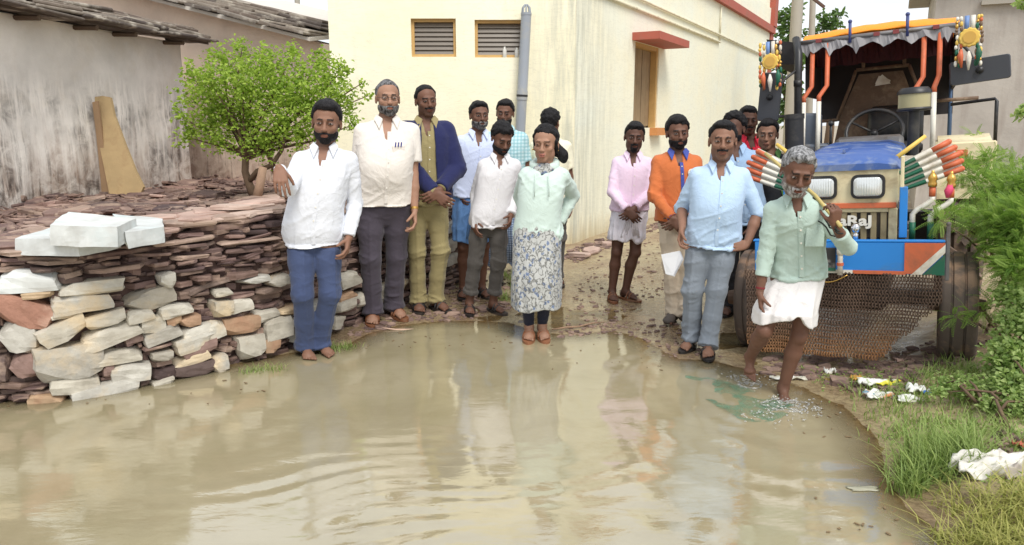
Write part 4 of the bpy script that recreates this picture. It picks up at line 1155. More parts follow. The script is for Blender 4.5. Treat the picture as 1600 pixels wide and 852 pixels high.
bush('low yellow-green leafy creeper at the verge below the mound', (1560, 690), [(1500, 620, 3.95, 20), (1470, 632, 3.95, 14), (1530, 640, 3.85, 26), (1560, 665, 3.7, 32), (1600, 690, 3.5, 36), (1500, 660, 3.8, 22), (1460, 665, 3.8, 14), (1540, 690, 3.6, 20), (1650, 690, 3.5, 44)], 'leaf', 6, 1.5, .026)
bush('thin trailing feathery sprig reaching across the tyre', (1560, 540), [(1495, 495, 4.35, 7), (1512, 490, 4.35, 7), (1535, 486, 4.35, 10), (1555, 480, 4.35, 14), (1475, 500, 4.4, 5)], 'fern', 7, 1.2)
# overhanging leaf at upper right: from a bush outside the frame
o = bush('sprig of yellow-green leaves entering at the right edge before the grey house', (1760, 520), [(1594, 178, 3.6, 9), (1603, 172, 3.6, 9), (1596, 5, 3.6, 8), (1610, 10, 3.6, 12), (1660, 60, 3.6, 40), (1690, 180, 3.6, 60), (1720, 320, 3.6, 70), (1650, 240, 3.7, 34)], 'leaf', 8, .7, .04)

# ---- grass
M_GRASS = leaf_mat('green_grass', srgb(100, 132, 62), srgb(178, 194, 116), .35)
M_GRASSY = leaf_mat('dry_grass', srgb(138, 148, 70), srgb(206, 198, 122), .35)
def grass(name, label, P0, h, lean, mat, rg, w_=.0035):
    N = len(P0); a = rg.random(N) * 6.283; dirh = np.stack([np.cos(a), np.sin(a), 0 * a], 1); s_ = np.stack([-np.sin(a), np.cos(a), 0 * a], 1)
    L = h * rg.uniform(.5, 1.15, N); ln = lean * rg.uniform(.3, 1.4, N); Vs = []
    for t in (0, .35, .7, 1.0):
        c = P0 + np.array([0, 0, 1.0]) * (L * (t - .28 * t * t * ln))[:, None] + dirh * (L * ln * t * t)[:, None]
        w = w_ * (1 - t) + .0004; Vs += [c - s_ * w, c + s_ * w]
    V = np.stack(Vs, 1).reshape(-1, 3); b = np.arange(N)[:, None] * 8
    F = np.concatenate([b + np.array([[2 * k, 2 * k + 1, 2 * k + 3, 2 * k + 2]]) for k in range(3)])
    col = np.repeat(np.clip(rg.normal(.5, .25, N), 0, 1), 8)[:, None].repeat(3, 1)
    o = mesh_np(name, V, F, mat, None, smooth=True, col=col)
    tag(o, label, kind='stuff'); return o
def tuft_points(centres, n_, rg, sp):
    out = []
    for (px, py, k) in centres:
        g = ground(px, py); q = rg.normal(size=(int(n_ * k), 2)) * sp * k ** .5 + np.array([g.x, g.y]); out.append(q)
    q = np.concatenate(out); z = gheight(q[:, 0], q[:, 1]); return np.stack([q[:, 0], q[:, 1], np.maximum(z, -.01) - .004], 1)
rg = np.random.default_rng(21)
grass('grass', 'bright green grass clump at the water edge on the right bank', tuft_points([(1425, 745, 1.0), (1450, 760, 1.2), (1470, 740, 1.2), (1500, 735, 1.0), (1440, 720, .8), (1415, 770, .7), (1510, 760, .7)], 190, rg, .05), .17, .85, M_GRASS, rg)
grass('grass', 'dry yellowish grass at the lower right corner by the white sack', tuft_points([(1560, 838, 1.4), (1600, 825, 1.4), (1520, 850, 1.0), (1590, 870, 1.6), (1640, 840, 1.5), (1540, 880, 1.4), (1500, 800, .5)], 130, rg, .07), .13, 1.2, M_GRASSY, rg)
grass('grass', 'short mixed grass spread thinly over the right bank', tuft_points([(1400, 640, .6), (1440, 625, .8), (1480, 600, .8), (1520, 620, 1), (1450, 680, 1), (1500, 700, 1), (1550, 720, 1), (1580, 740, 1), (1600, 700, 1.2), (1550, 670, 1), (1480, 650, 1), (1350, 620, .4), (1385, 655, .5), (1410, 690, .6)], 150, rg, .10), .09, .9, M_GRASS, rg)
grass('grass', 'thin wet green tuft at the foot of the pale wall stones', tuft_points([(405, 580, .5), (430, 578, .5), (385, 582, .3)], 110, rg, .05), .07, .8, M_GRASS, rg, .0025)
grass('grass', 'low grass tuft behind the blue-jeaned man', tuft_points([(525, 545, .8), (545, 543, .6), (510, 548, .4)], 120, rg, .05), .06, .8, M_GRASS, rg, .0025)
grass('grass', 'weedy grass by the house wall behind the group', tuft_points([(800, 440, .8), (812, 455, .8), (790, 470, .5)], 120, rg, .07), .12, .8, M_GRASS, rg, .003)

# ---- ground-hugging weeds under litter
rgq = np.random.default_rng(9)
q = tuft_points([(1300, 595, .6), (1330, 605, .8), (1370, 610, .8), (1400, 625, .9), (1430, 640, 1), (1350, 590, .5), (1460, 620, 1), (1500, 640, 1.2), (1440, 700, .8), (1540, 760, 1), (1580, 790, 1.0), (1500, 690, 1.2), (1560, 720, 1.2), (1600, 740, 1.2)], 110, rgq, .10); q[:, 2] += .015
o = leaves_mesh('weeds', q, rgq.uniform(.012, .03, len(q)), .012, M_LEAF4, None, rgq); tag(o, 'small creeping weeds covering the verge beside the litter', kind='stuff')

# ================================================================== LITTER, SACK, NET
def crumple(name, label, cat, px, py, w_, d_, h_, mat, seed, kind=None, dz=.0, nx=14, ny=10, rot=0, group=None, fq=4.2):
    g = ground(px, py); g.z = max(0.004, gz(g.x, g.y)) + dz
    a = np.linspace(-.5, .5, nx); b = np.linspace(-.5, .5, ny); A, B_ = np.meshgrid(a, b)
    P = np.stack([A.ravel(), B_.ravel(), np.zeros(A.size)], 1)
    edge = 1 + .22 * noise(P * 3.3 + seed, 3)
    rr = np.hypot(P[:, 0], P[:, 1]) * 2
    z = np.abs(fbm(P * fq + seed * 3.1, 4, seed)) * h_ * 1.3 + h_ * .25 * np.clip(1 - rr, 0, 1)
    V = np.stack([P[:, 0] * w_ * edge, P[:, 1] * d_ * edge + .1 * d_ * noise(P * 5 + seed, 8), z + .004], 1)
    V2 = V.copy(); V2[:, 2] = np.maximum(V[:, 2] - .006, 0.0)
    F1 = grid_faces(nx, ny); F2 = F1[:, ::-1] + nx * ny
    ring = list(range(nx)) + [nx * (j + 1) - 1 for j in range(1, ny)] + [nx * ny - 1 - i for i in range(1, nx)] + [nx * (ny - 1 - j) for j in range(1, ny - 1)]
    R_ = np.array([(ring[i], ring[i] + nx * ny, ring[(i + 1) % len(ring)] + nx * ny, ring[(i + 1) % len(ring)]) for i in range(len(ring))])
    o = mesh_np(name, np.concatenate([V, V2]), np.concatenate([F1, F2, R_]), mat, None, smooth=True, loc=g, rot=(0, 0, rot)); tag(o, label, cat, group, kind); return o
def patch_mat(name, a, b, c_=None, sc_=14, rough=.35, th=.5):
    n = NT(name); v = n.coord(); c = n.mix(n.ramp(n.noise(v, sc_, 2, .5), [(th, 0), (th + .04, 1)]), a, b)
    if c_: c = n.mix(n.ramp(n.noise(v, sc_ * 1.7, 2, .5, .5), [(.58, 0), (.62, 1)]), c, c_)
    n.set(col=c, rough=rough); return n.m
WHITEP = srgb(226, 226, 220)
crumple('wrapper', 'white plastic wrapper with a yellow end lying on the verge weeds', 'wrapper', 1372, 614, .24, .07, .03, patch_mat('white_yellow', WHITEP, srgb(222, 214, 60), sc_=9), 3, rot=-.05)
crumple('wrapper', 'crushed white and orange wrapper below the white and yellow one', 'wrapper', 1377, 630, .18, .09, .035, patch_mat('white_orange', WHITEP, srgb(222, 150, 100), srgb(120, 150, 170), 12, th=.55), 5, rot=-.1)
crumple('wrapper', 'small white wrapper with blue corner beside the grass', 'wrapper', 1437, 634, .14, .08, .035, patch_mat('white_blue', WHITEP, srgb(50, 110, 200), sc_=12, th=.56), 7, rot=-.3)
crumple('wrapper', 'flat white scrap under the blue-cornered wrapper', 'wrapper', 1420, 644, .14, .06, .02, patch_mat('white_dull', WHITEP, srgb(200, 196, 180), sc_=12), 9)
crumple('wrapper', 'torn white plastic at the water edge nearest the walking man', 'wrapper', 1232, 593, .2, .06, .015, patch_mat('white_dull', WHITEP, srgb(200, 196, 180), sc_=12), 11)
crumple('wrapper', 'small white scrap directly below the chain curtain', 'wrapper', 1297, 584, .07, .04, .03, patch_mat('white_dull', WHITEP, srgb(200, 196, 180), sc_=12), 13)
crumple('leaf_litter', 'yellow fallen leaf lying left below the chain curtain', 'leaf', 1300, 597, .08, .05, .02, plain('yellow_leaf', srgb(206, 180, 84), .6), 15)
crumple('leaf_litter', 'orange-yellow fallen leaf right of the other below the chain curtain', 'leaf', 1338, 602, .07, .06, .03, plain('orange_leaf', srgb(206, 160, 76), .6), 17)
crumple('wrapper', 'pinkish flat scrap on the slates near the right tyre', 'wrapper', 1410, 574, .1, .05, .015, plain('pink_scrap', srgb(196, 164, 150), .7), 19)
crumple('sack', 'crumpled dirty white sack half buried in grass at the right edge', 'sack', 1552, 774, .36, .15, .075, patch_mat('dirty_sack', srgb(216, 212, 204), srgb(168, 158, 148), sc_=8, rough=.7), 23, nx=30, ny=20, fq=2.3)
crumple('rag', 'small reddish rag behind the white sack', 'rag', 1590, 742, .08, .05, .03, plain('red_rag', srgb(178, 96, 76), .8), 25)
crumple('polythene_sheet', 'pale polythene scrap floating near the grass clump', 'plastic sheet', 1348, 765, .12, .035, .003, plain('blue_poly', srgb(160, 158, 138), .3), 29, dz=-.003)
# earth and stones near the sack
o = joined('bank_stones', [(SLATES[k % 12], tuple(gp(1530 + rnd.uniform(-25, 90), 735 + rnd.uniform(-15, 22), .01)), (rnd.uniform(-.3, .3), rnd.uniform(-.3, .3), rnd.uniform(0, 6)), (rnd.uniform(.03, .08), rnd.uniform(.03, .06), .02)) for k in range(60)], M_SMALLS); tag(o, 'small broken stones on the bank around the white sack', kind='stuff')

# green nylon net trailing through the shallow water behind the walking man
n = NT('green_nylon_net'); v = n.coord(kind='World'); vm = n.coord((1, 1, 1), rot=(0, 0, .7), kind='World')
c = n.mix(n.noise(v, 9, 4), srgb(24, 104, 82), srgb(120, 170, 140)); n.set(col=c, rough=.4)
tr = n.n.new('ShaderNodeBsdfTransparent'); mx = n.n.new('ShaderNodeMixShader')
def wires(rot):
    w_ = n.n.new('ShaderNodeTexWave'); w_.inputs['Scale'].default_value = 28; w_.inputs['Distortion'].default_value = .8; w_.inputs['Detail'].default_value = 1
    n.l.new(n.coord((1, 1, 1), rot=(0, 0, rot), kind='World'), w_.inputs['Vector']); return n.ramp(w_.outputs['Fac'], [(.45, 0), (.7, 1)])
hol = n.math('MAXIMUM', wires(.7), wires(2.27)); n.l.new(n.math('MULTIPLY', n.math('MULTIPLY', hol, .75), n.ramp(n.noise(v, 14, 5, .65), [(.35, .15), (.62, 1)])), mx.inputs[0]); n.l.new(tr.outputs[0], mx.inputs[1]); n.l.new(n.b.outputs[0], mx.inputs[2]); n.l.new(mx.outputs[0], n.out.inputs['Surface'])
netc = [(985, 585), (1040, 592), (1100, 602), (1150, 622), (1200, 645), (1222, 652)]; hw = [.02, .10, .15, .19, .22, .10]
g0 = ground(*netc[0]); na, nb2 = 60, 18; V = []
cp = [ground(*p) for p in netc]
for i in range(na):
    t = i / (na - 1) * (len(cp) - 1); k = min(int(t), len(cp) - 2); f = t - k; c0 = cp[k].lerp(cp[k + 1], f); w_ = hw[k] * (1 - f) + hw[k + 1] * f; d = (cp[k + 1] - cp[k]).normalized(); sd = Vector((-d.y, d.x, 0))
    for j in range(nb2):
        q = (j / (nb2 - 1) - .5) * 2; V.append(c0 + sd * w_ * q)
V = np.array([tuple(v_) for v_ in V]); V[:, 2] = .0005 + .009 * fbm(V * 9, 4, 31) + .010 * fbm(V * 3.5, 3, 37)
V -= np.array([g0.x, g0.y, 0])
o = mesh_np('fishing_net', V, grid_faces(nb2, na), n.m, None, smooth=True, loc=(g0.x, g0.y, 0)); tag(o, 'green nylon net trailing through the shallow water behind the walking man', 'net')
# ================================================================== TRACTOR
def proj(p):
    p = Vector(p); y = p.y * math.cos(PITCH) - (p.z - CAMZ) * math.sin(PITCH); zz = p.y * math.sin(PITCH) + (p.z - CAMZ) * math.cos(PITCH)
    return (800 + 1150 * p.x / y, 426 - 1150 * zz / y)
TR = thing('tractor', 'decorated old tractor with cream bonnet, blue front board and orange canopy parked facing the water', 'tractor', (2.41, 5.08, .0), (0, math.radians(-4), math.radians(-29)))
TRM = Matrix.Translation(TR.location) @ Euler(TR.rotation_euler).to_matrix().to_4x4()
def tp(x, y, z): return tuple(round(k) for k in proj(TRM @ Vector((x, y, z))))
K_CREAM = plain('cream_paint', srgb(226, 214, 176), .45, var=.06, scale=7, dirt=srgb(168, 144, 108), dirt_amt=.35)
K_BLUE = plain('bonnet_blue', srgb(60, 92, 156), .35, var=.1, scale=6, dirt=srgb(140, 148, 160), dirt_amt=.5)
K_SKY = plain('board_blue', srgb(40, 132, 214), .4, var=.06, scale=5, dirt=srgb(94, 110, 124), dirt_amt=.25)
K_ORANGE = plain('tricolour_orange', srgb(204, 104, 66), .5, var=.08, scale=8, dirt=srgb(150, 96, 72), dirt_amt=.35)
K_CANOPY = plain('canopy_orange', srgb(250, 150, 30), .6, var=.06, scale=4, dirt=srgb(206, 130, 70), dirt_amt=.25)
K_WHITE = plain('chipped_white', srgb(226, 222, 210), .5, var=.05, scale=8, dirt=srgb(170, 150, 126), dirt_amt=.35)
K_GREEN = plain('tricolour_green', srgb(24, 96, 72), .5, var=.1, scale=8, dirt=srgb(80, 84, 66), dirt_amt=.3)
K_BLACK = plain('black_plastic', (.018, .018, .02), .42, var=.2, scale=10, dirt=srgb(90, 84, 76), dirt_amt=.25)
K_RUBBER = plain('muddy_rubber', srgb(104, 92, 84), .85, var=.3, scale=9, bump=.4, dirt=srgb(158, 130, 108), dirt_amt=.6)
K_GREY = plain('grey_metal', srgb(118, 116, 116), .45, metal=.4, var=.15, scale=10, dirt=srgb(96, 84, 72), dirt_amt=.35)
K_CHROME = plain('chrome', srgb(220, 220, 222), .12, metal=1.0, var=.04)
K_GOLD = plain('brass_cap', srgb(214, 170, 90), .3, metal=.8, var=.1)
n = NT('rusty_chain'); v = n.coord(); f = n.noise(v, 6, 5)
rs = n.ramp(n.math('ADD', n.sep(v, 2), n.math('MULTIPLY', f, .3)), [(.24, 1), (.5, 0)])
n.set(col=n.mix(rs, n.mix(f, srgb(70, 56, 48), srgb(116, 92, 76)), n.mix(f, srgb(140, 96, 60), srgb(186, 138, 92))), rough=.7, metal=.2); K_RUST = n.m
K_BROWN = plain('dusty_seat_brown', srgb(112, 92, 76), .85, var=.25, scale=14, bump=.3, dirt=srgb(150, 130, 108), dirt_amt=.4)
K_ENG = plain('oily_engine', srgb(46, 42, 40), .55, var=.4, scale=14, bump=.3, dirt=srgb(96, 80, 66), dirt_amt=.4)
K_YEL = plain('ornament_yellow', srgb(226, 190, 92), .5, var=.1, scale=20)
K_GLASS = None
n = NT('lamp_glass'); n.set(col=srgb(222, 224, 222), rough=.22, metal=.65); n.bump(n.math('SINE', n.math('MULTIPLY', n.sep(n.coord(), 0), 420)), .25, .002); K_GLASS = n.m
def rrect(w, h, r, k=5):
    out = []
    for cx, cy, a0 in ((w / 2 - r, h / 2 - r, 0), (-w / 2 + r, h / 2 - r, 90), (-w / 2 + r, -h / 2 + r, 180), (w / 2 - r, -h / 2 + r, 270)):
        for i in range(k + 1):
            a = math.radians(a0 + 90 * i / k); out.append((cx + r * math.cos(a), cy + r * math.sin(a)))
    return out
XZ = Matrix(((1, 0, 0), (0, 0, 1), (0, 1, 0)))      # prism outline x,z ; extrusion along +y
def part(mb_, name, mat, parent=None, **kw):
    o = mb_.build(name, mat, parent if parent is not None else TR, **kw)
    bm = bmesh.new(); bm.from_mesh(o.data); bmesh.ops.recalc_face_normals(bm, faces=bm.faces); bm.to_mesh(o.data); bm.free(); return o
# bonnet: cream shell with rounded edges, blue lid
BW = .31
m = MB(); prof = [(-.30, 0), (-.30, .34)]
def shell(y0, y1, z0, z1, w0, w1, mat, name, r=.05):
    m = MB(); A = rrect(2 * w0, z1 - z0, r); k = len(A)
    vs = [Vector((x, y0, z + (z0 + z1) / 2)) for x, z in A] + [Vector((x * w1 / w0, y1, z + (z0 + z1) / 2 + .02)) for x, z in A]
    m.add(vs, [tuple(range(k)), tuple(range(k, 2 * k))[::-1]] + [(i, i + k, (i + 1) % k + k, (i + 1) % k) for i in range(k)]); return part(m, name, mat, auto=35)
bon = shell(-.36, 1.05, 1.07, 1.335, BW, BW, K_CREAM, 'bonnet', .03)
lid = MB(); pts = [(-.325, 0), (-.30, .045), (-.2, .075), (.2, .075), (.30, .045), (.325, 0)]
vs = [Vector((x, -.375, 1.31 + z * .55)) for x, z in pts] + [Vector((x, -.30, 1.335 + z)) for x, z in pts] + [Vector((x, 1.08, 1.39 + z * 1.1)) for x, z in pts]
k = 6; fs = [tuple(range(k))[::-1], tuple(range(2 * k, 3 * k))]
for r_ in range(2):
    for i in range(k): fs.append((r_ * k + i, r_ * k + (i + 1) % k, (r_ + 1) * k + (i + 1) % k, (r_ + 1) * k + i))
lid.add(vs, fs); lid = part(lid, 'bonnet_lid', K_BLUE, auto=50)
m = MB(); m.box((-.02, .25, 1.43), (.012, .9, .02)); part(m, 'lid_ridge', K_BLUE, lid)
# grille
m = MB(); m.box((0, .2, .965), (.56, 1.05, .21), bev=.01); part(m, 'radiator', K_ENG)
m = MB(); m.box((-.285, -.33, .955), (.05, .03, .215), bev=.006); m.box((.285, -.33, .955), (.05, .03, .215), bev=.006); m.box((0, -.33, 1.052), (.518, .03, .03), bev=.004); grf = part(m, 'grille_frame', K_CREAM)
for i in range(9):
    m = MB(); m.box((-.232 + i * .058, -.335, .942), (.036, .02, .185), bev=.004); part(m, 'grille_bar', plain('grille_olive', srgb(150, 136, 104), .6, var=.2, dirt=srgb(110, 94, 74)), grf)
m = MB(); m.box((0, -.368, 1.083), (.61, .016, .035), bev=.003); part(m, 'orange_strip', K_ORANGE)
# maker's letters
cu = bpy.data.curves.new('letters', 'FONT'); cu.body = 'SWaRaJ'; cu.size = .105; cu.extrude = .006; cu.offset = .0035; cu.align_x = 'CENTER'
tmp = bpy.data.objects.new('tmp', cu); COL.objects.link(tmp); bpy.context.view_layer.update()
me = bpy.data.meshes.new_from_object(tmp.evaluated_get(bpy.context.evaluated_depsgraph_get())); bpy.data.objects.remove(tmp)
me.materials.clear(); me.materials.append(K_WHITE); o = bpy.data.objects.new('letters', me); o.location = (-.02, -.357, .955); o.rotation_euler = (math.radians(90), 0, 0); o.scale = (1.12, .85, 1); link(o, TR)
# headlights
for sx in (-1, 1):
    hx = sx * .14
    m = MB(); m.prism(rrect(.2, .155, .04), -.395, -.355, XZ, (hx, 0, 1.205), inset=.03); hl = part(m, 'headlight', K_BLACK, auto=40)
    m = MB(); m.prism(rrect(.165, .12, .03), -.408, -.392, XZ, (hx, 0, 1.205), inset=.12); part(m, 'lens', K_GLASS, hl, auto=60)
# front board, painted
BB = (-.60, .575)
m = MB(); m.box((.015, -.50, .765), (1.10, .03, .2), bev=.004); bd = part(m, 'front_board', K_SKY)
m = MB(); m.prism([(.36, -.095), (.46, -.095), (.575, .05), (.575, .098), (.48, .098), (.36, .098)], -.522, -.517, XZ, (0, 0, .765)); part(m, 'orange_corner', K_ORANGE, bd)
m = MB(); m.prism([(.40, -.098), (.455, -.098), (.577, .04), (.577, .09)], -.526, -.5235, XZ, (0, 0, .765)); part(m, 'white_stripe', K_WHITE, bd)
m = MB(); m.prism([(.46, -.099), (.577, -.099), (.577, .03)], -.526, -.5235, XZ, (0, 0, .765)); part(m, 'green_corner', K_GREEN, bd)
m = MB(); m.box((.22, -.522, .675), (.3, .008, .022)); part(m, 'orange_edge', K_ORANGE, bd)
m = MB(); m.box((-.02, -.522, .675), (.18, .008, .022)); part(m, 'white_edge', K_WHITE, bd)
m = MB(); m.box((-.24, -.524, .762), (.42, .012, .135), bev=.003); npl = part(m, 'number_plate', plain('worn_black_plate', (.03, .028, .028), .6, var=.4, scale=20, dirt=srgb(200, 196, 186), dirt_amt=.22), bd)
m = MB(); m.box((-.24, -.53, .69), (.42, .02, .02)); part(m, 'plate_shelf', K_GREEN, bd)
m = MB(); m.box((.015, -.49, .872), (1.12, .055, .012), bev=.003); part(m, 'board_top', K_SKY, bd)
m = MB(); m.box((0, -.15, .82), (.5, .62, .08)); m.box((-.26, -.15, .74), (.05, .66, .1)); m.box((.26, -.15, .74), (.05, .66, .1)); part(m, 'chassis', K_ENG)
# hanging spark plug-like ornament on the board
m = MB(); m.tube([(.0, -.555, .875), (.0, -.56, .66)], .016, 8); m.lathe([(.022, 0), (.022, .05)], (0, -.558, .79), seg=10); hg = part(m, 'hanging_charm', K_WHITE, smooth=True)
m = MB(); m.lathe([(.024, 0), (.026, .03), (.02, .05)], (0, -.557, .835), seg=10); part(m, 'rubber_cap', K_BLACK, hg)
m = MB(); m.lathe([(.021, 0), (.021, .018)], (0, -.558, .72), seg=10); part(m, 'red_ring', K_ORANGE, hg)
for x, s_ in ((-.28, .8), (-.19, .9), (-.10, .9), (.0, 1.0)):
    m = MB(); m.lathe([(.018 * s_, 0), (.018 * s_, .03), (.012 * s_, .035), (.026 * s_, .05), (.03 * s_, .07), (.02 * s_, .09), (.008, .1)], (x + .08, -.46, .88), seg=14); part(m, 'chrome_knob', K_CHROME, smooth=True)
# tall side posts of the board frame
m = MB(); m.box((.345, -.40, 1.04), (.045, .035, .32), bev=.004); part(m, 'blue_post', K_SKY)
m = MB(); m.box((.335, -.40, 1.29), (.02, .03, .2), bev=.004); part(m, 'cream_post', K_CREAM)
m = MB(); m.box((-.345, -.40, 1.04), (.045, .035, .32), bev=.004); part(m, 'blue_post', K_SKY)
m = MB(); m.box((.59, -.49, .80), (.022, .022, .34), bev=.003); m.ball((.59, -.49, .975), .014); part(m, 'marker_rod', K_GREY)
# chain curtain
links = MB()
proto = MB(); a = [(math.cos(t) * .0092, 0, math.sin(t) * .0150) for t in [2 * math.pi * i / 8 for i in range(8)]]
vs = []; fs = []
for i, p in enumerate(a):
    q = Vector(p); rad = q.normalized()
    for j in range(3):
        an = 2 * math.pi * j / 3; vs.append(q + rad * math.cos(an) * .0036 + Vector((0, 1, 0)) * math.sin(an) * .0036)
for i in range(8):
    for j in range(3): fs.append((i * 3 + j, i * 3 + (j + 1) % 3, ((i + 1) % 8) * 3 + (j + 1) % 3, ((i + 1) % 8) * 3 + j))
PV = np.array([tuple(v_) for v_ in vs]); PF = np.array(fs); VV = []; FF = []; b = 0; r = random.Random(8); strand = []
ncol = 64
for ci in range(ncol):
    x = -.60 + 1.17 * (ci + .5) / ncol
    top = .655; bot = .085 + max(0, (x - .22)) * 1.15 + .01 * math.sin(ci * .9) + (.05 if x < -.52 else 0)
    nl = int((top - bot) / .0215); Vc = []; Fc = []; bb = 0
    for li in range(nl):
        z = top - li * .0215; ang = (li % 2) * 1.2 - .3 + r.uniform(-.25, .25); ca, sa = math.cos(ang), math.sin(ang)
        v = PV.copy(); v = np.stack([v[:, 0] * ca - v[:, 1] * sa, v[:, 0] * sa + v[:, 1] * ca, v[:, 2]], 1)
        sw = .004 * math.sin(li * .21 + ci * .37) + .012 * math.sin(ci * .12 + 1) * (li / 28)
        Vc.append(v + np.array([x + sw, -.515 + .012 * math.sin(ci * .5 + li * .1), z])); Fc.append(PF + bb); bb += len(PV)
    mesh_np('chain', np.concatenate(Vc), np.concatenate(Fc), K_RUST, bd, smooth=False)
# sagging wire loop under the plate
m = MB(); m.tube([(-.2 + .02 * i, -.535, .655 - .05 * math.sin(math.pi * i / 12)) for i in range(13)], .004, 5); part(m, 'sagging_wire', K_GOLD, bd, smooth=True)
# front axle and dark underside, wheels
m = MB(); m.box((0, 0, .42), (1.25, .09, .09), bev=.01); m.box((0, .05, .55), (.3, .3, .3), bev=.02); part(m, 'front_axle', K_ENG)
def tyre(x, y, R, Wd, name_, rim_r, seg=40, lugs=False):
    m = MB(); hw = Wd / 2
    prof = [(rim_r, -hw * .6), (R * .80, -hw * .98), (R * .93, -hw), (R * .985, -hw * .86), (R, -hw * .7), (R, -hw * .42), (R * .962, -hw * .38), (R * .962, -hw * .30), (R, -hw * .26), (R * 1.006, 0), (R, hw * .26), (R * .962, hw * .30), (R * .962, hw * .38), (R, hw * .42), (R, hw * .7), (R * .985, hw * .86), (R * .93, hw), (R * .8, hw * .98), (rim_r, hw * .6)]
    m.lathe(prof, (0, 0, 0), 'X', seg, caps=False); w_ = part(m, name_, K_RUBBER, auto=50, loc=(x, y, R)); 
    m = MB(); m.lathe([(.03, -hw * .3), (rim_r * .5, -hw * .2), (rim_r * .9, -hw * .35), (rim_r * 1.02, -hw * .62), (rim_r * 1.02, hw * .62), (rim_r * .9, hw * .4), (rim_r * .5, hw * .1), (.03, hw * .1)], (0, 0, 0), 'X', 24); part(m, 'rim', K_WHITE, w_, auto=40)
    if lugs:
        m = MB()
        for i in range(22):
            for sg in (-1, 1):
                a = 2 * math.pi * (i + (.5 if sg > 0 else 0)) / 22
                m.box((sg * hw * .5, -math.sin(a) * R * 1.01, math.cos(a) * R * 1.01), (hw * .98, .045, .05), Matrix.Rotation(a, 3, 'X') @ Matrix.Rotation(sg * .6, 3, 'Z'))
        part(m, 'tread_lugs', K_RUBBER, w_)
    return w_
tyre(.665, 0, .365, .215, 'front_wheel', .2); tyre(-.615, 0, .365, .215, 'front_wheel', .2)
tyre(.72, 1.95, .66, .34, 'rear_wheel', .36, lugs=True); tyre(-.72, 1.95, .66, .34, 'rear_wheel', .36, lugs=True)
for sx in (-1, 1):
    m = MB(); m.tube([(sx * .5, 0, .365), (sx * .78, 0, .365), (sx * .78, 0, .365), (sx * .83, 0, .365)], [.035, .035, .06, .05], 12); part(m, 'hub', K_RUST)
# engine sides
m = MB(); m.box((0, .45, .78), (.4, .9, .5), bev=.03); m.box((.24, .3, .95), (.14, .45, .18), bev=.03); m.box((-.24, .3, .95), (.14, .45, .18), bev=.03); m.box((0, 1.4, .8), (.42, 1.1, .45), bev=.04); m.box((0, 1.1, .48), (.5, 2.2, .36), bev=.04); m.box((0, 2.0, .66), (1.1, .3, .3), bev=.03); m.tube([(.28, .05, .8), (.3, .4, .78), (.28, .7, .9)], .04, 8); m.box((.30, .1, .76), (.1, .16, .2), bev=.02); part(m, 'engine', K_ENG)
m = MB(); m.box((.36, .1, .9), (.07, .1, .05), bev=.01); m.box((.34, -.05, .78), (.12, .08, .03), bev=.01); m.lathe([(.05, 0), (.05, .12)], (.34, .3, .72), seg=12); part(m, 'engine_fittings', K_GREY, auto=40)
# two white bent pipes with brass caps right of the grille
for dx, dz in ((0, 0), (.1, -.01)):
    m = MB(); m.tube([(.395 + dx, -.33, .86), (.395 + dx, -.33, 1.02 + dz), (.42 + dx, -.33, 1.05 + dz), (.475 + dx, -.33, 1.085 + dz), (.50 + dx, -.33, 1.11 + dz), (.50 + dx, -.33, 1.13 + dz)], .017, 8); pp_ = part(m, 'bent_pipe', K_WHITE, smooth=True)
    m = MB(); m.tube([(.50 + dx, -.33, 1.13 + dz), (.50 + dx, -.33, 1.19 + dz)], .0185, 8); part(m, 'orange_band', K_ORANGE, pp_, smooth=True)
    m = MB(); m.tube([(.395 + dx, -.33, .86), (.395 + dx, -.33, .97)], .0185, 8); part(m, 'green_band', K_GREEN, pp_, smooth=True)
    m = MB(); m.lathe([(.024, 0), (.026, .02), (.02, .035), (.028, .05), (.022, .07), (.008, .09), (.01, .1)], (.50 + dx, -.33, 1.19 + dz), seg=12); part(m, 'brass_cap', K_GOLD, pp_, smooth=True)
m = MB(); m.tube([(.60, -.335, 1.2), (.585, -.35, 1.16), (.58, -.352, 1.12)], [.02, .025, .008], 6); part(m, 'pink_ribbon', plain('pink_ribbon', srgb(214, 70, 110), .6), smooth=True)
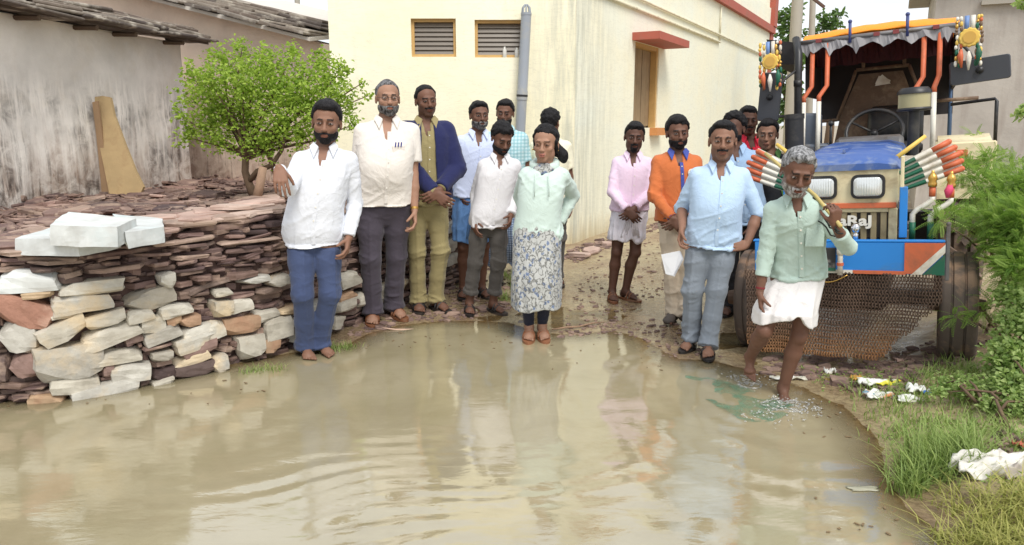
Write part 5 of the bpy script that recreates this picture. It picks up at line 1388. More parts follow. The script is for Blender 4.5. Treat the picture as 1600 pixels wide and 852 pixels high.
# tricolour fluted wings
for sx in (-1, 1):
    wing = MB(); wing.cur = 0
    W0 = Vector((sx * .325, -.18, 1.24)); W1 = Vector((sx * .63, -.14, 1.375)); up0 = Vector((0, 0, 1)); dirw = (W1 - W0).normalized(); upw = Vector((-dirw.z * sx, 0, abs(dirw.x)))
    bk_ = MB(); bk_.add([W0 - upw * .09 + Vector((0, .012, 0)), W1 - upw * .115 + Vector((0, .012, 0)), W1 + upw * .115 + Vector((0, .012, 0)), W0 + upw * .09 + Vector((0, .012, 0)), W0 - upw * .09 + Vector((0, .03, 0)), W1 - upw * .115 + Vector((0, .03, 0)), W1 + upw * .115 + Vector((0, .03, 0)), W0 + upw * .09 + Vector((0, .03, 0))],
                        [(0, 1, 2, 3), (7, 6, 5, 4), (0, 4, 5, 1), (1, 5, 6, 2), (2, 6, 7, 3), (3, 7, 4, 0)])
    wb = part(bk_, 'fluted_wing', K_WHITE)
    for ri in range(5):
        f = (ri - 2) / 2
        a = W0 + upw * f * .072; b = W1 + upw * f * .095 + dirw * (.02 - .03 * abs(f))
        m = MB()
        for t0, t1, mi in ((0, .36, 0), (.36, .68, 1), (.68, 1.0, 2)):
            m.cur = mi; m.tube([a.lerp(b, t0), a.lerp(b, t1)], [.012 + .006 * t0, .012 + .006 * t1], 8, caps=(t1 == 1.0))
        m.cur = 2; m.ball(tuple(b), .018, 8, 5)
        part(m, 'flute', [K_GREEN, K_WHITE, K_ORANGE], wb, smooth=True)
    m = MB(); q0 = W0 + upw * .11 + Vector((-.03 * sx, -.03, 0)); q1 = W1 + upw * .14 + Vector((-.12 * sx, -.02, 0)); m.tube([q0, q1], [.017, .012], 7); part(m, 'yellow_rod', K_YEL, smooth=True)
# steering, dash, seat, fenders
m = MB(); m.box((.05, 1.15, 1.42), (.5, .16, .16), rotm(-20), bev=.03); part(m, 'dashboard', K_GREY, auto=40)
CW = Vector((.07, 1.38, 1.54)); m = MB(); Rw = rotm(58); pts = [CW + Rw @ Vector((.215 * math.cos(t), .215 * math.sin(t), 0)) for t in [2 * math.pi * i / 28 for i in range(29)]]
m.tube(pts, .017, 8, caps=False); sw_ = part(m, 'steering_wheel', K_BLACK, smooth=True)
for k in range(3):
    m = MB(); t = 2.1 * k + .5; m.tube([CW - Rw @ Vector((0, 0, .02)), CW + Rw @ Vector((.21 * math.cos(t), .21 * math.sin(t), 0))], .011, 6); part(m, 'spoke', K_BLACK, sw_, smooth=True)
m = MB(); m.tube([CW, CW - Rw @ Vector((0, 0, .35))], .03, 8); part(m, 'steering_column', K_BLACK, smooth=True)
m = MB(); m.box((.18, 1.95, 1.38), (.5, .45, .12), bev=.04); st_ = part(m, 'seat', K_BLACK, auto=50)
m = MB(); m.box((.2, 2.15, 1.6), (.46, .10, .34), rotm(-8), bev=.05); part(m, 'backrest', K_BLACK, auto=50)
m = MB(); m.prism([(-.36, 1.3), (.42, 1.3), (.36, 1.76), (.25, 2.08), (-.12, 2.08), (-.28, 1.7)], 2.3, 2.33, XZ); part(m, 'brown_back_panel', K_BROWN)
m = MB()
for a, b in (((-.65, 1.66), (-.30, 1.67)), ((-.30, 1.67), (-.14, 2.12)), ((-.14, 2.12), (.30, 2.12)), ((.30, 2.12), (.42, 1.78)), ((.42, 1.78), (.85, 1.78)), ((-.08, 2.12), (-.08, 2.29)), ((.26, 2.12), (.26, 2.33)), ((-.08, 2.27), (.26, 2.27))):
    m.tube([(a[0], 2.26, a[1]), (b[0], 2.26, b[1])], .016, 6)
part(m, 'seat_back_frame', K_BROWN, smooth=True)
m = MB(); m.add([(.02, 2.285, 1.98), (.14, 2.285, 1.97), (.15, 2.285, 2.0), (.09, 2.28, 2.04), (.05, 2.28, 2.05)], [(0, 1, 2, 3, 4)]); m.prism([(.02, 1.96), (.15, 1.97), (.13, 2.01), (.08, 2.06), (.04, 2.02)], 2.27, 2.285, XZ); part(m, 'white_paper', K_WHITE)
for sx in (-1, 1):
    m = MB(); w0, w1 = .54 * sx, .92 * sx; prof = [(1.30, 1.0), (1.38, 1.28), (1.55, 1.42), (1.9, 1.47), (2.35, 1.44), (2.5, 1.3)]
    vs = [(w, y, z) for w in (w0, w1) for y, z in prof] + [(w, y, z - .03) for w in (w0, w1) for y, z in prof]; n6 = 6; fs = []
    for i in range(5):
        fs += [(i, i + 1, i + 1 + n6, i + n6), (i + 12, i + 12 + n6, i + 13 + n6, i + 13), (i, i + 12, i + 13, i + 1), (i + n6, i + n6 + 1, i + n6 + 13, i + n6 + 12)]
    fs += [(0, 6, 18, 12), (5, 17, 23, 11)]
    m.add(vs, fs); m.box(((w0) * .98, 1.9, 1.25), (.02, 1.0, .35)); fd = part(m, 'fender', K_CREAM, auto=40)
    m = MB(); m.box((sx * .76, 1.335, 1.345), (.36, .05, .15), bev=.012); part(m, 'fender_front', K_CREAM, fd)
    m = MB(); m.box((sx * .70, 1.30, 1.33), (.09, .014, .06), bev=.003); part(m, 'orange_reflector', K_ORANGE, fd)
    m = MB(); m.tube([(sx * .93, 1.4, 1.4), (sx * .93, 1.4, 1.72), (sx * .92, 1.42, 1.74), (sx * .62, 1.45, 1.72)], .014, 6); part(m, 'hand_rail', K_BLACK, smooth=True)
m = MB(); m.box((-.42, 1.3, 1.58), (.16, .14, .3), rotm(0, 4), bev=.02); m.box((-.40, 1.25, 1.42), (.3, .16, .1), bev=.02); part(m, 'battery_box', plain('slate_blue_box', srgb(92, 100, 112), .5, var=.15, dirt=srgb(130, 120, 104)), auto=40)
m = MB(); m.tube([(-.25, 1.2, 1.38), (-.24, 1.15, 1.62)], .012, 6); m.ball((-.24, 1.15, 1.63), .024); part(m, 'gear_lever', K_BLACK, smooth=True)
# exhaust and air cleaner
m = MB(); m.tube([(-.47, .75, 1.0), (-.47, .75, 1.42)], .045, 12); m.tube([(-.47, .75, 1.42), (-.47, .75, 1.68)], .072, 16); m.tube([(-.47, .75, 1.68), (-.47, .75, 1.72)], .077, 16); part(m, 'exhaust_pipe', K_BLACK, auto=40)
m = MB(); m.tube([(-.50, 1.15, 1.3), (-.50, 1.15, 2.0), (-.50, 1.17, 2.22), (-.54, 1.3, 2.36)], .032, 10); m.box((-.50, 1.12, 1.98), (.06, .02, .05)); part(m, 'rear_post', K_BLACK, smooth=True)
m = MB(); m.tube([(.37, .8, 1.35), (.37, .8, 1.70)], .042, 12); ac = part(m, 'air_intake', K_BLACK, auto=40)
m = MB(); m.lathe([(.112, 0), (.118, .012), (.112, .024)], (.37, .8, 1.68), seg=24); m.lathe([(.118, 0), (.115, .02), (.09, .045), (.02, .05)], (.37, .8, 1.805), seg=24); part(m, 'intake_cap', K_BLACK, ac, auto=40)
m = MB(); m.lathe([(.108, 0), (.108, .10)], (.37, .8, 1.704), seg=24); part(m, 'dust_bowl', plain('yellowed_plastic', srgb(168, 160, 122), .35, var=.1), ac, auto=40)
# canopy
cz = lambda x, y: 2.34 + .02 * (y - 1.4)
CX0, CX1, CY0, CY1 = -.50, .66, 1.35, 2.55
m = MB(); nx, ny = 15, 6
g = [[Vector((CX0 + (CX1 - CX0) * i / nx, CY0 + (CY1 - CY0) * j / ny, 2.335 + .10 * math.sin(math.pi * j / ny) ** .7 + .035 * math.sin(math.pi * i / nx) + .004 * math.sin(i * 2.1 + j))) for i in range(nx + 1)] for j in range(ny + 1)]
vs = [v_ for row in g for v_ in row] + [v_ - Vector((0, 0, .012)) for row in g for v_ in row]; q = (nx + 1) * (ny + 1); fs = []
for j in range(ny):
    for i in range(nx):
        k = j * (nx + 1) + i; fs += [(k, k + 1, k + nx + 2, k + nx + 1), (k + q, k + q + nx + 1, k + q + nx + 2, k + q + 1)]
for i in range(nx): fs.append((i, i + q, i + 1 + q, i + 1))
m.add(vs, fs); can = part(m, 'canopy', K_CANOPY, smooth=True)
m = MB(); m.tube([(CX0 - .02, CY0 - .02, 2.325), (CX1 + .02, CY0 - .02, 2.325)], .02, 8); part(m, 'front_rail', K_GREY, can, smooth=True)
m = MB()      # ragged grey valance
rr_ = random.Random(2); N_ = 46; pts = []
for i in range(N_ + 1):
    x = CX0 + (CX1 - CX0) * i / N_; pts.append((x, .045 + .05 * abs(math.sin(i * .42 + .3)) * rr_.uniform(.5, 1.2) + (.05 if i in (2, 9, 17, 43) else 0)))
vs = [(x, CY0 - .03 + .008 * math.sin(i), 2.32) for i, (x, d) in enumerate(pts)] + [(x, CY0 - .035 + .014 * math.sin(i * 1.3), 2.32 - d) for i, (x, d) in enumerate(pts)]
vs += [(x, y + .004, z) for x, y, z in vs]; K2 = 2 * (N_ + 1)
fs = [(i, i + 1, i + N_ + 2, i + N_ + 1) for i in range(N_)] + [(i + K2, i + N_ + 1 + K2, i + N_ + 2 + K2, i + 1 + K2) for i in range(N_)] + [(i + N_ + 1, i + N_ + 2, i + N_ + 2 + K2, i + N_ + 1 + K2) for i in range(N_)]
m.add(vs, fs); part(m, 'ragged_valance', plain('grey_tarp', srgb(150, 148, 150), .7, var=.15), can)
m = MB(); m.box(((CX0 + CX1) / 2, 2.5, 2.0), (CX1 - CX0, .02, .68)); m.box((CX0 + .02, 2.0, 2.1), (.02, 1.0, .44)); m.box((CX1 - .01, 2.0, 2.1), (.02, 1.0, .44)); part(m, 'black_tarpaulin', plain('black_tarp', (.02, .017, .018), .75, var=.5, scale=5, bump=.4), can)
m = MB(); N_ = 30
vs = [((CX0 + CX1) / 2 - .55 + 1.1 * i / N_, 1.9, z_) for z_ in (2.33, 2.16) for i in range(N_ + 1)]; vs = [(x, y + .03 * math.sin(i * 1.1), z - (.02 * abs(math.sin(i * .6)) if i > N_ else 0)) for i, (x, y, z) in enumerate(vs)]
m.add(vs, [(i, i + 1, i + N_ + 2, i + N_ + 1) for i in range(N_)]); part(m, 'maroon_fringe', plain('maroon_cloth', srgb(60, 22, 28), .9, var=.4, scale=30), can)
m = MB(); m.add([(CX0 - .30, CY0 + .05, 2.40), (CX0 - .02, CY0 - .02, 2.33), (CX0 - .02, CY0 + .5, 2.33), (CX0 - .30, CY0 + .5, 2.42), (CX0 - .24, CY0 + .05, 2.18), (CX0 - .02, CY0 - .02, 2.15), (CX0 - .12, CY0 + .4, 2.1)], [(0, 1, 2, 3), (0, 4, 5, 1), (4, 6, 5), (3, 6, 4, 0)]); part(m, 'side_flap', plain('black_tarp', (.02, .017, .018), .75), can)
for x in (-.12, .30):
    m = MB(); m.tube([(x, CY0 - .03, 2.28), (x, CY0 - .03, 2.44)], .013, 6); m.ball((x, CY0 - .03, 2.45), .017); part(m, 'blue_peg', plain('peg_blue', srgb(60, 70, 120), .5), can, smooth=True)
for x in (-.36, .08, .22, .5):
    m = MB(); m.box((x, CY0 - .045, 2.325), (.045, .01, .03)); part(m, 'red_tab', plain('tab_red', srgb(130, 60, 60), .7), can)
# striped canopy stays
for x, dx in ((-.41, -.055), (-.29, -.055), (.42, -.05), (.53, -.03)):
    top = Vector((x, CY0 - .01, 2.30)); mid = Vector((x, CY0 - .06, 1.95)); k2 = Vector((x + dx, CY0 - .12, 1.86)); bt = Vector((x + dx, CY0 - .2, 1.34))
    m = MB(); m.tube([top, mid, k2, k2.lerp(bt, .08)], .019, 8); sy = part(m, 'canopy_stay', K_ORANGE, smooth=True)
    m = MB(); m.tube([k2.lerp(bt, .08), bt], .0195, 8); part(m, 'white_foot', K_WHITE, sy, smooth=True)
for x in (CX0 + .02, CX1 - .02):
    m = MB(); m.tube([(x, CY1 - .05, 1.2), (x, CY1 - .05, 2.33)], .018, 8); part(m, 'rear_stay', plain('stay_blue', srgb(70, 96, 130), .5), smooth=True)
# mirrors on arms
def mirror(c, w, h, tilt, armto, nm='mirror'):
    m = MB(); R = Matrix.Rotation(math.radians(tilt), 3, 'Y'); m.prism(rrect(w, h, .022), -.02, .02, R @ XZ, c, inset=.04); mo = part(m, nm, plain('mirror_shell', srgb(58, 60, 66), .45, var=.1), auto=40)
    m = MB(); m.tube([Vector(c) + Vector((0, .03, 0)), Vector(c).lerp(Vector(armto), .5) + Vector((0, .03, .03)), Vector(armto)], .011, 6); part(m, 'mirror_arm', K_BLACK, mo, smooth=True)
    m = MB(); m.lathe([(.024, 0), (.028, .02), (.015, .035)], (c[0] - .0, c[1] - .05, c[2]), 'Y', 12); part(m, 'mirror_joint', K_BLACK, mo, smooth=True)
MR = Vector((.80, 1.25, 1.96)); ML = Vector((-.70, 1.0, 1.88))
mirror(tuple(MR), .40, .18, -4, (.66, CY0, 2.2)); mirror(tuple(ML), .175, .40, 6, (-.50, 1.15, 2.1))
# garlands with yellow rosettes
for c, s_ in ((Vector((.72, 1.12, 2.20)), .86), (Vector((-.68, .9, 2.16)), .8)):
    m = MB(); m.lathe([(.072 * s_, -.012), (.082 * s_, 0), (.072 * s_, .012)], tuple(c), 'Y', 48, scallop=(12, .05)); ro = part(m, 'rosette', K_YEL, auto=40)
    m = MB(); m.lathe([(.05 * s_, .0), (.046 * s_, .012), (.03 * s_, .014), (.026 * s_, .006)], tuple(c - Vector((0, .02, 0))), 'Y', 20); part(m, 'rosette_centre', K_GOLD, ro, auto=40)
    r = random.Random(int(c.x * 10))
    for dx in (-.08, -.055, .05, .075):
        k_ = 0; zz = .16
        while zz > -.2:
            hh = r.uniform(.02, .05); cc = r.choice((K_YEL, K_WHITE, K_GREEN, K_BROWN, K_GOLD, K_ORANGE))
            m = MB(); m.lathe([(.006, 0), (.012, hh * .3), (.012, hh * .7), (.006, hh)], (c.x + dx + r.uniform(-.006, .006), c.y + .01, c.z + zz - hh), seg=7); part(m, 'bead', cc, ro, smooth=True); zz -= hh
    for dx, mt in ((-.02, plain('ribbon_blue', srgb(110, 140, 190), .5)), (.02, K_WHITE)):
        m = MB(); m.tube([(c.x + dx, c.y + .012, c.z + .16), (c.x + dx, c.y + .012, c.z + .05)], .017, 6); part(m, 'ribbon', mt, ro, smooth=True)
    for dx, dz, mt in ((-.05, -.17, K_ORANGE), (.0, -.19, K_WHITE), (.06, -.16, K_GREEN)):
        m = MB(); m.tube([(c.x + dx, c.y - .01, c.z + dz + .09), (c.x + dx * 1.1, c.y - .012, c.z + dz + .04), (c.x + dx * .9, c.y - .01, c.z + dz - .05)], [.007, .022, .006], 7); part(m, 'tassel', mt, ro, smooth=True)
print('tractor px: board', tp(-.6, -.5, .86), tp(.575, -.5, .86), tp(.575, -.5, .67), 'lights', tp(-.155, -.4, 1.205), tp(.155, -.4, 1.205), 'canopy', tp(CX0, CY0, 2.33), tp(CX1, CY0, 2.33), 'tyreR', tp(.675, 0, 0), tp(.675, 0, .73), 'tyreL', tp(-.675, 0, 0), 'wheel', tp(*CW), 'fender', tp(.92, 1.3, 1.4), 'MR', tp(*MR), 'ML', tp(*ML), 'wing', tp(.35, -.18, 1.24), tp(.74, -.14, 1.4), 'ac', tp(.3, .8, 1.75), 'ex', tp(-.47, .75, 1.6))
# ================================================================== PEOPLE
class Field:
    """signed distance on a rectilinear grid, blended shape by shape"""
    def __init__(s, lo, hi, res, resz=None):
        s.ax = [np.arange(lo[i], hi[i] + (resz if i == 2 and resz else res), resz if i == 2 and resz else res, dtype=np.float32) for i in range(3)]
        s.d = np.full([len(a) for a in s.ax], 1.0, np.float32)
    def win(s, lo, hi):
        sl = []
        for i in range(3):
            a = int(np.searchsorted(s.ax[i], lo[i])); b = int(np.searchsorted(s.ax[i], hi[i]))
            if b - a < 1: return None
            sl.append(slice(max(0, a - 1), b + 1))
        X = s.ax[0][sl[0]][:, None, None]; Y = s.ax[1][sl[1]][None, :, None]; Z = s.ax[2][sl[2]][None, None, :]
        return tuple(sl), X, Y, Z
    def blend(s, sl, d, k, sub=False):
        o = s.d[sl]
        if sub:
            h = np.clip(.5 - .5 * (o + d) / k, 0, 1); s.d[sl] = o * (1 - h) - d * h + k * h * (1 - h)
        elif k <= 0: s.d[sl] = np.minimum(o, d)
        else:
            h = np.clip(.5 + .5 * (o - d) / k, 0, 1); s.d[sl] = o * (1 - h) + d * h - k * h * (1 - h)
    def cone(s, a, b, ra, rb, k=.02, cut=False, cut0=False, sub=False, flat=None):
        a = np.array(a, np.float32); b = np.array(b, np.float32); m = max(ra, rb) + k + .03
        w = s.win(np.minimum(a, b) - m, np.maximum(a, b) + m)
        if w is None: return
        sl, X, Y, Z = w; ab = b - a; L2 = float(ab @ ab) + 1e-9; L = L2 ** .5
        px, py, pz = X - a[0], Y - a[1], Z - a[2]
        t = (px * ab[0] + py * ab[1] + pz * ab[2]) / L2; tc = np.clip(t, 0, 1)
        dx, dy, dz = px - tc * ab[0], py - tc * ab[1], pz - tc * ab[2]
        q2 = dx * dx + dy * dy + dz * dz
        if flat is not None:      # flat=(axis vector, factor>1 thins along that axis)
            f, fac = flat; q2 = q2 + (dx * f[0] + dy * f[1] + dz * f[2]) ** 2 * (fac * fac - 1)
        d = np.sqrt(q2) - (ra + (rb - ra) * tc)
        if cut: d = np.maximum(d, (t - 1) * L)
        if cut0: d = np.maximum(d, -t * L)
        s.blend(sl, d, k, sub)
    def ell(s, c, r, R=None, k=.02, sub=False):
        c = np.array(c, np.float32); m = max(r) + k + .02
        w = s.win(c - m, c + m)
        if w is None: return
        sl, X, Y, Z = w; px, py, pz = X - c[0], Y - c[1], Z - c[2]
        if R is not None:
            px, py, pz = (R[0][0] * px + R[1][0] * py + R[2][0] * pz, R[0][1] * px + R[1][1] * py + R[2][1] * pz, R[0][2] * px + R[1][2] * py + R[2][2] * pz)
        k0 = np.sqrt((px / r[0]) ** 2 + (py / r[1]) ** 2 + (pz / r[2]) ** 2) + 1e-6
        k1 = np.sqrt((px / r[0] ** 2) ** 2 + (py / r[1] ** 2) ** 2 + (pz / r[2] ** 2) ** 2) + 1e-6
        s.blend(sl, k0 * (k0 - 1) / k1, k, sub)
    def loft(s, rows, k=.02, p=2.3, fold=None, seed=0):
        """rows: (z, cx, cy, rx, ry) increasing z; fold=(count, amp, ztop, zbot)"""
        A = np.array(rows, np.float32); m = .06 + k
        lo = (A[:, 1] - A[:, 3]).min() - m, (A[:, 2] - A[:, 4]).min() - m, A[0, 0] - m; hi = (A[:, 1] + A[:, 3]).max() + m, (A[:, 2] + A[:, 4]).max() + m, A[-1, 0] + m
        w = s.win(lo, hi)
        if w is None: return
        sl, X, Y, Z = w; z = Z.ravel()
        # smooth interpolation of the outline over height
        f = lambda j: np.interp(z, A[:, 0], A[:, j])[None, None, :]
        px, py = X - f(1), Y - f(2); rx, ry = f(3), f(4)
        if fold:
            n_, amp, z1, z0 = fold; th = np.arctan2(py, px + 1e-6); g = np.clip((z1 - z) / (z1 - z0), 0, 1)[None, None, :]
            ph = .8 * np.sin(th * 2 + seed) + .5 * np.sin(z * 6 + seed)[None, None, :]
            mod = 1 + amp * g * (np.sin(th * n_ + ph * 2) * .6 + .4 * np.sin(th * (n_ * 1.7) + ph * 3 + seed)); rx, ry = rx * mod, ry * mod
        q = (np.abs(px / rx) ** p + np.abs(py / ry) ** p) ** (1 / p)
        d = (q - 1) * np.minimum(rx, ry); d = np.maximum(d, np.maximum(A[0, 0] - z, z - A[-1, 0])[None, None, :])
        s.blend(sl, d.astype(np.float32), k)
    def clip_plane(s, n_, c):
        """keep where n.(x)-c < 0"""
        d = s.ax[0][:, None, None] * n_[0] + s.ax[1][None, :, None] * n_[1] + s.ax[2][None, None, :] * n_[2] - c; s.d = np.maximum(s.d, d)
    def mesh(s):
        D = s.d; nx, ny, nz = D.shape
        ins = D < 0
        c = ins[:-1, :-1, :-1].astype(np.int8)
        cnt = sum(ins[i:nx - 1 + i, j:ny - 1 + j, k:nz - 1 + k].astype(np.int8) for i in (0, 1) for j in (0, 1) for k in (0, 1))
        act = (cnt > 0) & (cnt < 8); I, J, K = np.nonzero(act)
        idx = np.full(act.shape, -1, np.int32); idx[I, J, K] = np.arange(len(I))
        cor = {(i, j, k): D[I + i, J + j, K + k] for i in (0, 1) for j in (0, 1) for k in (0, 1)}
        acc = np.zeros((len(I), 3), np.float32); n_ = np.zeros(len(I), np.float32)
        for ax in range(3):
            o = [a for a in range(3) if a != ax]
            for u_ in (0, 1):
                for v_ in (0, 1):
                    k0 = [0, 0, 0]; k0[o[0]] = u_; k0[o[1]] = v_; k1 = list(k0); k1[ax] = 1
                    a, b = cor[tuple(k0)], cor[tuple(k1)]; m = (a < 0) != (b < 0)
                    t = np.where(m, a / np.where(m, a - b, 1), 0); p = np.zeros((len(I), 3), np.float32)
                    p[:, o[0]] = u_; p[:, o[1]] = v_; p[:, ax] = t
                    acc[m] += p[m]; n_[m] += 1
        acc /= n_[:, None]
        V = np.empty_like(acc)
        for ax, Q in enumerate((I, J, K)):
            a = s.ax[ax]; V[:, ax] = a[Q] + acc[:, ax] * (a[np.minimum(Q + 1, len(a) - 1)] - a[Q])
        F = []
        for ax in range(3):
            sh = [slice(0, n__ - 1) if a == ax else slice(1, n__ - 1) for a, n__ in enumerate(D.shape)]
            sh2 = [slice(1, n__) if a == ax else slice(1, n__ - 1) for a, n__ in enumerate(D.shape)]
            A, B = ins[tuple(sh)], ins[tuple(sh2)]; m = A != B
            P = np.array(np.nonzero(m)); off = np.ones((3, 1), int); off[ax] = 0; P = P + off
            o = [a for a in range(3) if a != ax]; q = []
            for du, dv in ((-1, -1), (0, -1), (0, 0), (-1, 0)):
                R = P.copy(); R[o[0]] += du; R[o[1]] += dv; q.append(idx[R[0], R[1], R[2]])
            q = np.stack(q, 1); flip = A[m] if ax != 1 else ~A[m]
            q[~flip] = q[~flip][:, ::-1]; F.append(q)
        F = np.concatenate(F); F = F[(F >= 0).all(1)]
        return V, F
def vnormals(V, F):
    a, b, c, d = (V[F[:, i]] for i in range(4)); n_ = np.cross(c - a, d - b); N = np.zeros_like(V)
    for i in range(4): np.add.at(N, F[:, i], n_)
    return N / (np.linalg.norm(N, axis=1, keepdims=True) + 1e-9)
def vv(*a): return np.array(a, np.float32)
def nrmz(a): return a / (np.linalg.norm(a) + 1e-9)

# ---- materials for skin, hair and cloth
def skin_mat():
    n = NT('skin'); g = n.n.new('ShaderNodeAttribute'); g.attribute_name = 'Col'; v = n.coord()
    c = n.mix(.35, g.outputs['Color'], n.mix(n.noise(v, 22, 5), (.55, .5, .48), (1.25, 1.2, 1.18)), 'MULTIPLY'); n.set(col=g.outputs['Color'], rough=n.ramp(n.noise(v, 30, 3), [(.3, .5), (.7, .68)]), Specular_IOR_Level=.32)
    n.b.inputs['Subsurface Weight'].default_value = .06; n.b.inputs['Subsurface Radius'].default_value = (.02, .008, .004); n.b.inputs['Subsurface Scale'].default_value = .5
    n.bump(n.noise(v, 120, 3), .12, .002); return n.m
M_SKIN = skin_mat()
def hair_mat(name, col, grey=None, amt=.5):
    n = NT(name); v = n.coord((1, 1, .35)); f = n.noise(v, 130, 3, .6); c = n.mix(n.ramp(f, [(.35, 0), (.7, 1)]), sc3(col, .5), sc3(col, 1.8))
    if grey: c = n.mix(n.math('MULTIPLY', n.ramp(n.noise(v, 60, 4, .7), [(.4, 0), (.6, 1)]), amt), c, grey)
    n.set(col=c, rough=.62, Specular_IOR_Level=.18); n.bump(f, .8, .004); n.bump(n.noise(n.coord(), 45, 4, .6), .7, .008); return n.m
H_BLACK = hair_mat('black_hair', (.012, .011, .012)); H_SALT = hair_mat('greying_hair', (.03, .028, .028), (.38, .38, .4), .55); H_GREY = hair_mat('grey_hair', (.07, .07, .07), (.45, .45, .46), .8)
H_GREYBEARD = hair_mat('white_stubble', (.12, .10, .09), (.55, .54, .53), .85); H_SALTB = hair_mat('salt_beard', (.02, .018, .018), (.4, .39, .38), .5)
_FB = {}
def fabric(name, col, rough=.85, weave=900, var=.06, pattern=None, col2=None, col3=None, pscale=30, stain=None):
    if name in _FB: return _FB[name]
    n = NT(name); v = n.coord(); c = n.mix(n.noise(v, 5, 4, .6), sc3(col, 1 - var * 1.5), sc3(col, 1 + var))
    if pattern == 'check':
        for sc_v, rot in (((1, 0, 0), 0), ((0, 0, 1), 0)):
            w_ = n.n.new('ShaderNodeTexWave'); w_.inputs['Scale'].default_value = pscale; n.l.new(n.coord(sc_v), w_.inputs['Vector']); w_.bands_direction = 'X' if sc_v[0] else 'Z'
            c = n.mix(n.math('MULTIPLY', n.ramp(w_.outputs['Fac'], [(.45, 0), (.6, 1)]), .6), c, col2)
    if pattern == 'floral':
        for sc_, cc, lo_, hi_, seed in ((pscale, col2, .30, .36, 0), (pscale * 1.9, col3, .22, .27, 3.3), (pscale * .9, col3, .50, .53, 7.7)):
            vo = n.n.new('ShaderNodeTexVoronoi'); vo.inputs['Scale'].default_value = sc_; mp = n.coord((1, 1, .8)); 
            ad = n.n.new('ShaderNodeVectorMath'); ad.operation = 'ADD'; n.l.new(mp, ad.inputs[0]); nz_ = n.n.new('ShaderNodeTexNoise'); nz_.inputs['Scale'].default_value = 40; n.l.new(mp, nz_.inputs['Vector'])
            sm = n.n.new('ShaderNodeVectorMath'); sm.operation = 'SCALE'; sm.inputs['Scale'].default_value = .035; n.l.new(nz_.outputs['Color'], sm.inputs[0]); n.l.new(sm.outputs[0], ad.inputs[1]); n.l.new(ad.outputs[0], vo.inputs['Vector'])
            if seed > 5: f = n.ramp(vo.outputs['Distance'], [(.40, 0), (.46, 1), (.52, 1), (.58, 0)])
            else: f = n.ramp(vo.outputs['Distance'], [(lo_, 1), (hi_, 0)])
            c = n.mix(n.math('MULTIPLY', f, .85), c, cc)
            if seed == 0: c = n.mix(n.ramp(vo.outputs['Distance'], [(.10, 1), (.14, 0)]), c, srgb(60, 80, 110))
    if stain: c = n.mix(n.ramp(n.noise(v, 3, 5, .6), [(.5, 0), (.75, .5)]), c, stain)
    n.set(col=c, rough=rough, Specular_IOR_Level=.25); n.b.inputs['Sheen Weight'].default_value = .15
    cr = n.noise(v, 6.5, 3, .55, 1.6); cr = n.ramp(n.math('ABSOLUTE', n.math('SUBTRACT', cr, .5)), [(0, 1), (.05, .45), (.16, 0)]); n.bump(cr, .22, .007); n.bump(n.noise(v, 20, 5, .6, .8), .22, .006); n.bump(n.noise(v, weave * .4, 2), .15, .001); _FB[name] = n.m; return n.m

def fold_disp(V, N, amp, seed, dirs=((1, 0, .35), (-1, 0, .5)), freq=9):
    """narrow raised creases: ridged noise stretched along a few directions, over soft hollows"""
    d = 0
    wob = np.stack([noise(V * 5 + 3, seed + 60), noise(V * 5 + 9, seed + 61), noise(V * 5 + 15, seed + 62)], 1) * .03
    for i, q in enumerate(dirs):
        q = nrmz(np.array(q, np.float32)); W_ = V + wob; along = (W_ @ q)[:, None] * q; P = (W_ - along * .80) * freq * 1.25 + i * 17 + seed
        a = np.clip(1 - np.abs(noise(P, seed + i * 5)) * 2.6, 0, 1) ** 2; b = np.clip(1 - np.abs(noise(P * 1.9 + 5, seed + 3 + i)) * 2.4, 0, 1) ** 2
        msk = np.clip(.5 + 1.1 * noise(V * 4 + i * 7, seed + 70 + i), 0, 1)
        d = d + (a * 1.15 + b * .55) * msk - .22
    d = np.maximum(d, -.12)
    return V + N * (d * amp)[:, None]

def head_prims(F, c, R, S, beard_pass=False, off=0.0, female=False, nose=1.0):
    def P(x, y, z): return c + (R @ vv(x, y, z)) * S
    E = lambda p, r, k=.02, sub=False: F.ell(P(*p), tuple((q * S + (0 if sub else off)) for q in r), R, k, sub)
    C = lambda a, b, ra, rb, k=.01, sub=False: F.cone(P(*a), P(*b), ra * S + off, rb * S + off, k, sub=sub)
    E((0, .012, .036), (.0765, .096, .082)); jw = .058 if female else .0635
    E((0, -.022, -.036), (jw, .066, .070), .025); E((0, -.064, -.094), (.024 if female else .03, .022, .02), .025)
    for s_ in (-1, 1):
        E((s_ * .043, -.008, -.062), (.018, .034, .028), .022); E((s_ * .041, -.064, -.022), (.02, .02, .02), .02)
    C((-.034, -.084, .024), (.034, -.084, .024), .011, .011, .012)
    for s_ in (-1, 1): E((s_ * .031, -.104, .003), (.014, .013, .009), .014, True)
    for s_ in (-1, 1): E((s_ * .031, -.080, .003), (.0145, .0145, .0125), .004)
    C((0, -.088, .010), (0, -.110 * nose, -.030), .007, .0125, .012)
    for s_ in (-1, 1): E((s_ * .0125, -.103, -.033), (.009, .010, .008), .006)
    E((0, -.094, -.062), (.026, .014, .016), .012)
    C((-.017, -.096, -.0585), (.017, -.096, -.0585), .0050, .0050, .007); C((-.015, -.096, -.0700), (.015, -.096, -.0700), .0060, .0060, .007)
    E((0, -.108, -.0645), (.020, .007, .0020), .004, True)
    for s_ in (-1, 1):
        E((s_ * .078, .010, -.006), (.009, .019, .031), .008); E((s_ * .082, .002, -.004), (.005, .009, .016), .004, True)
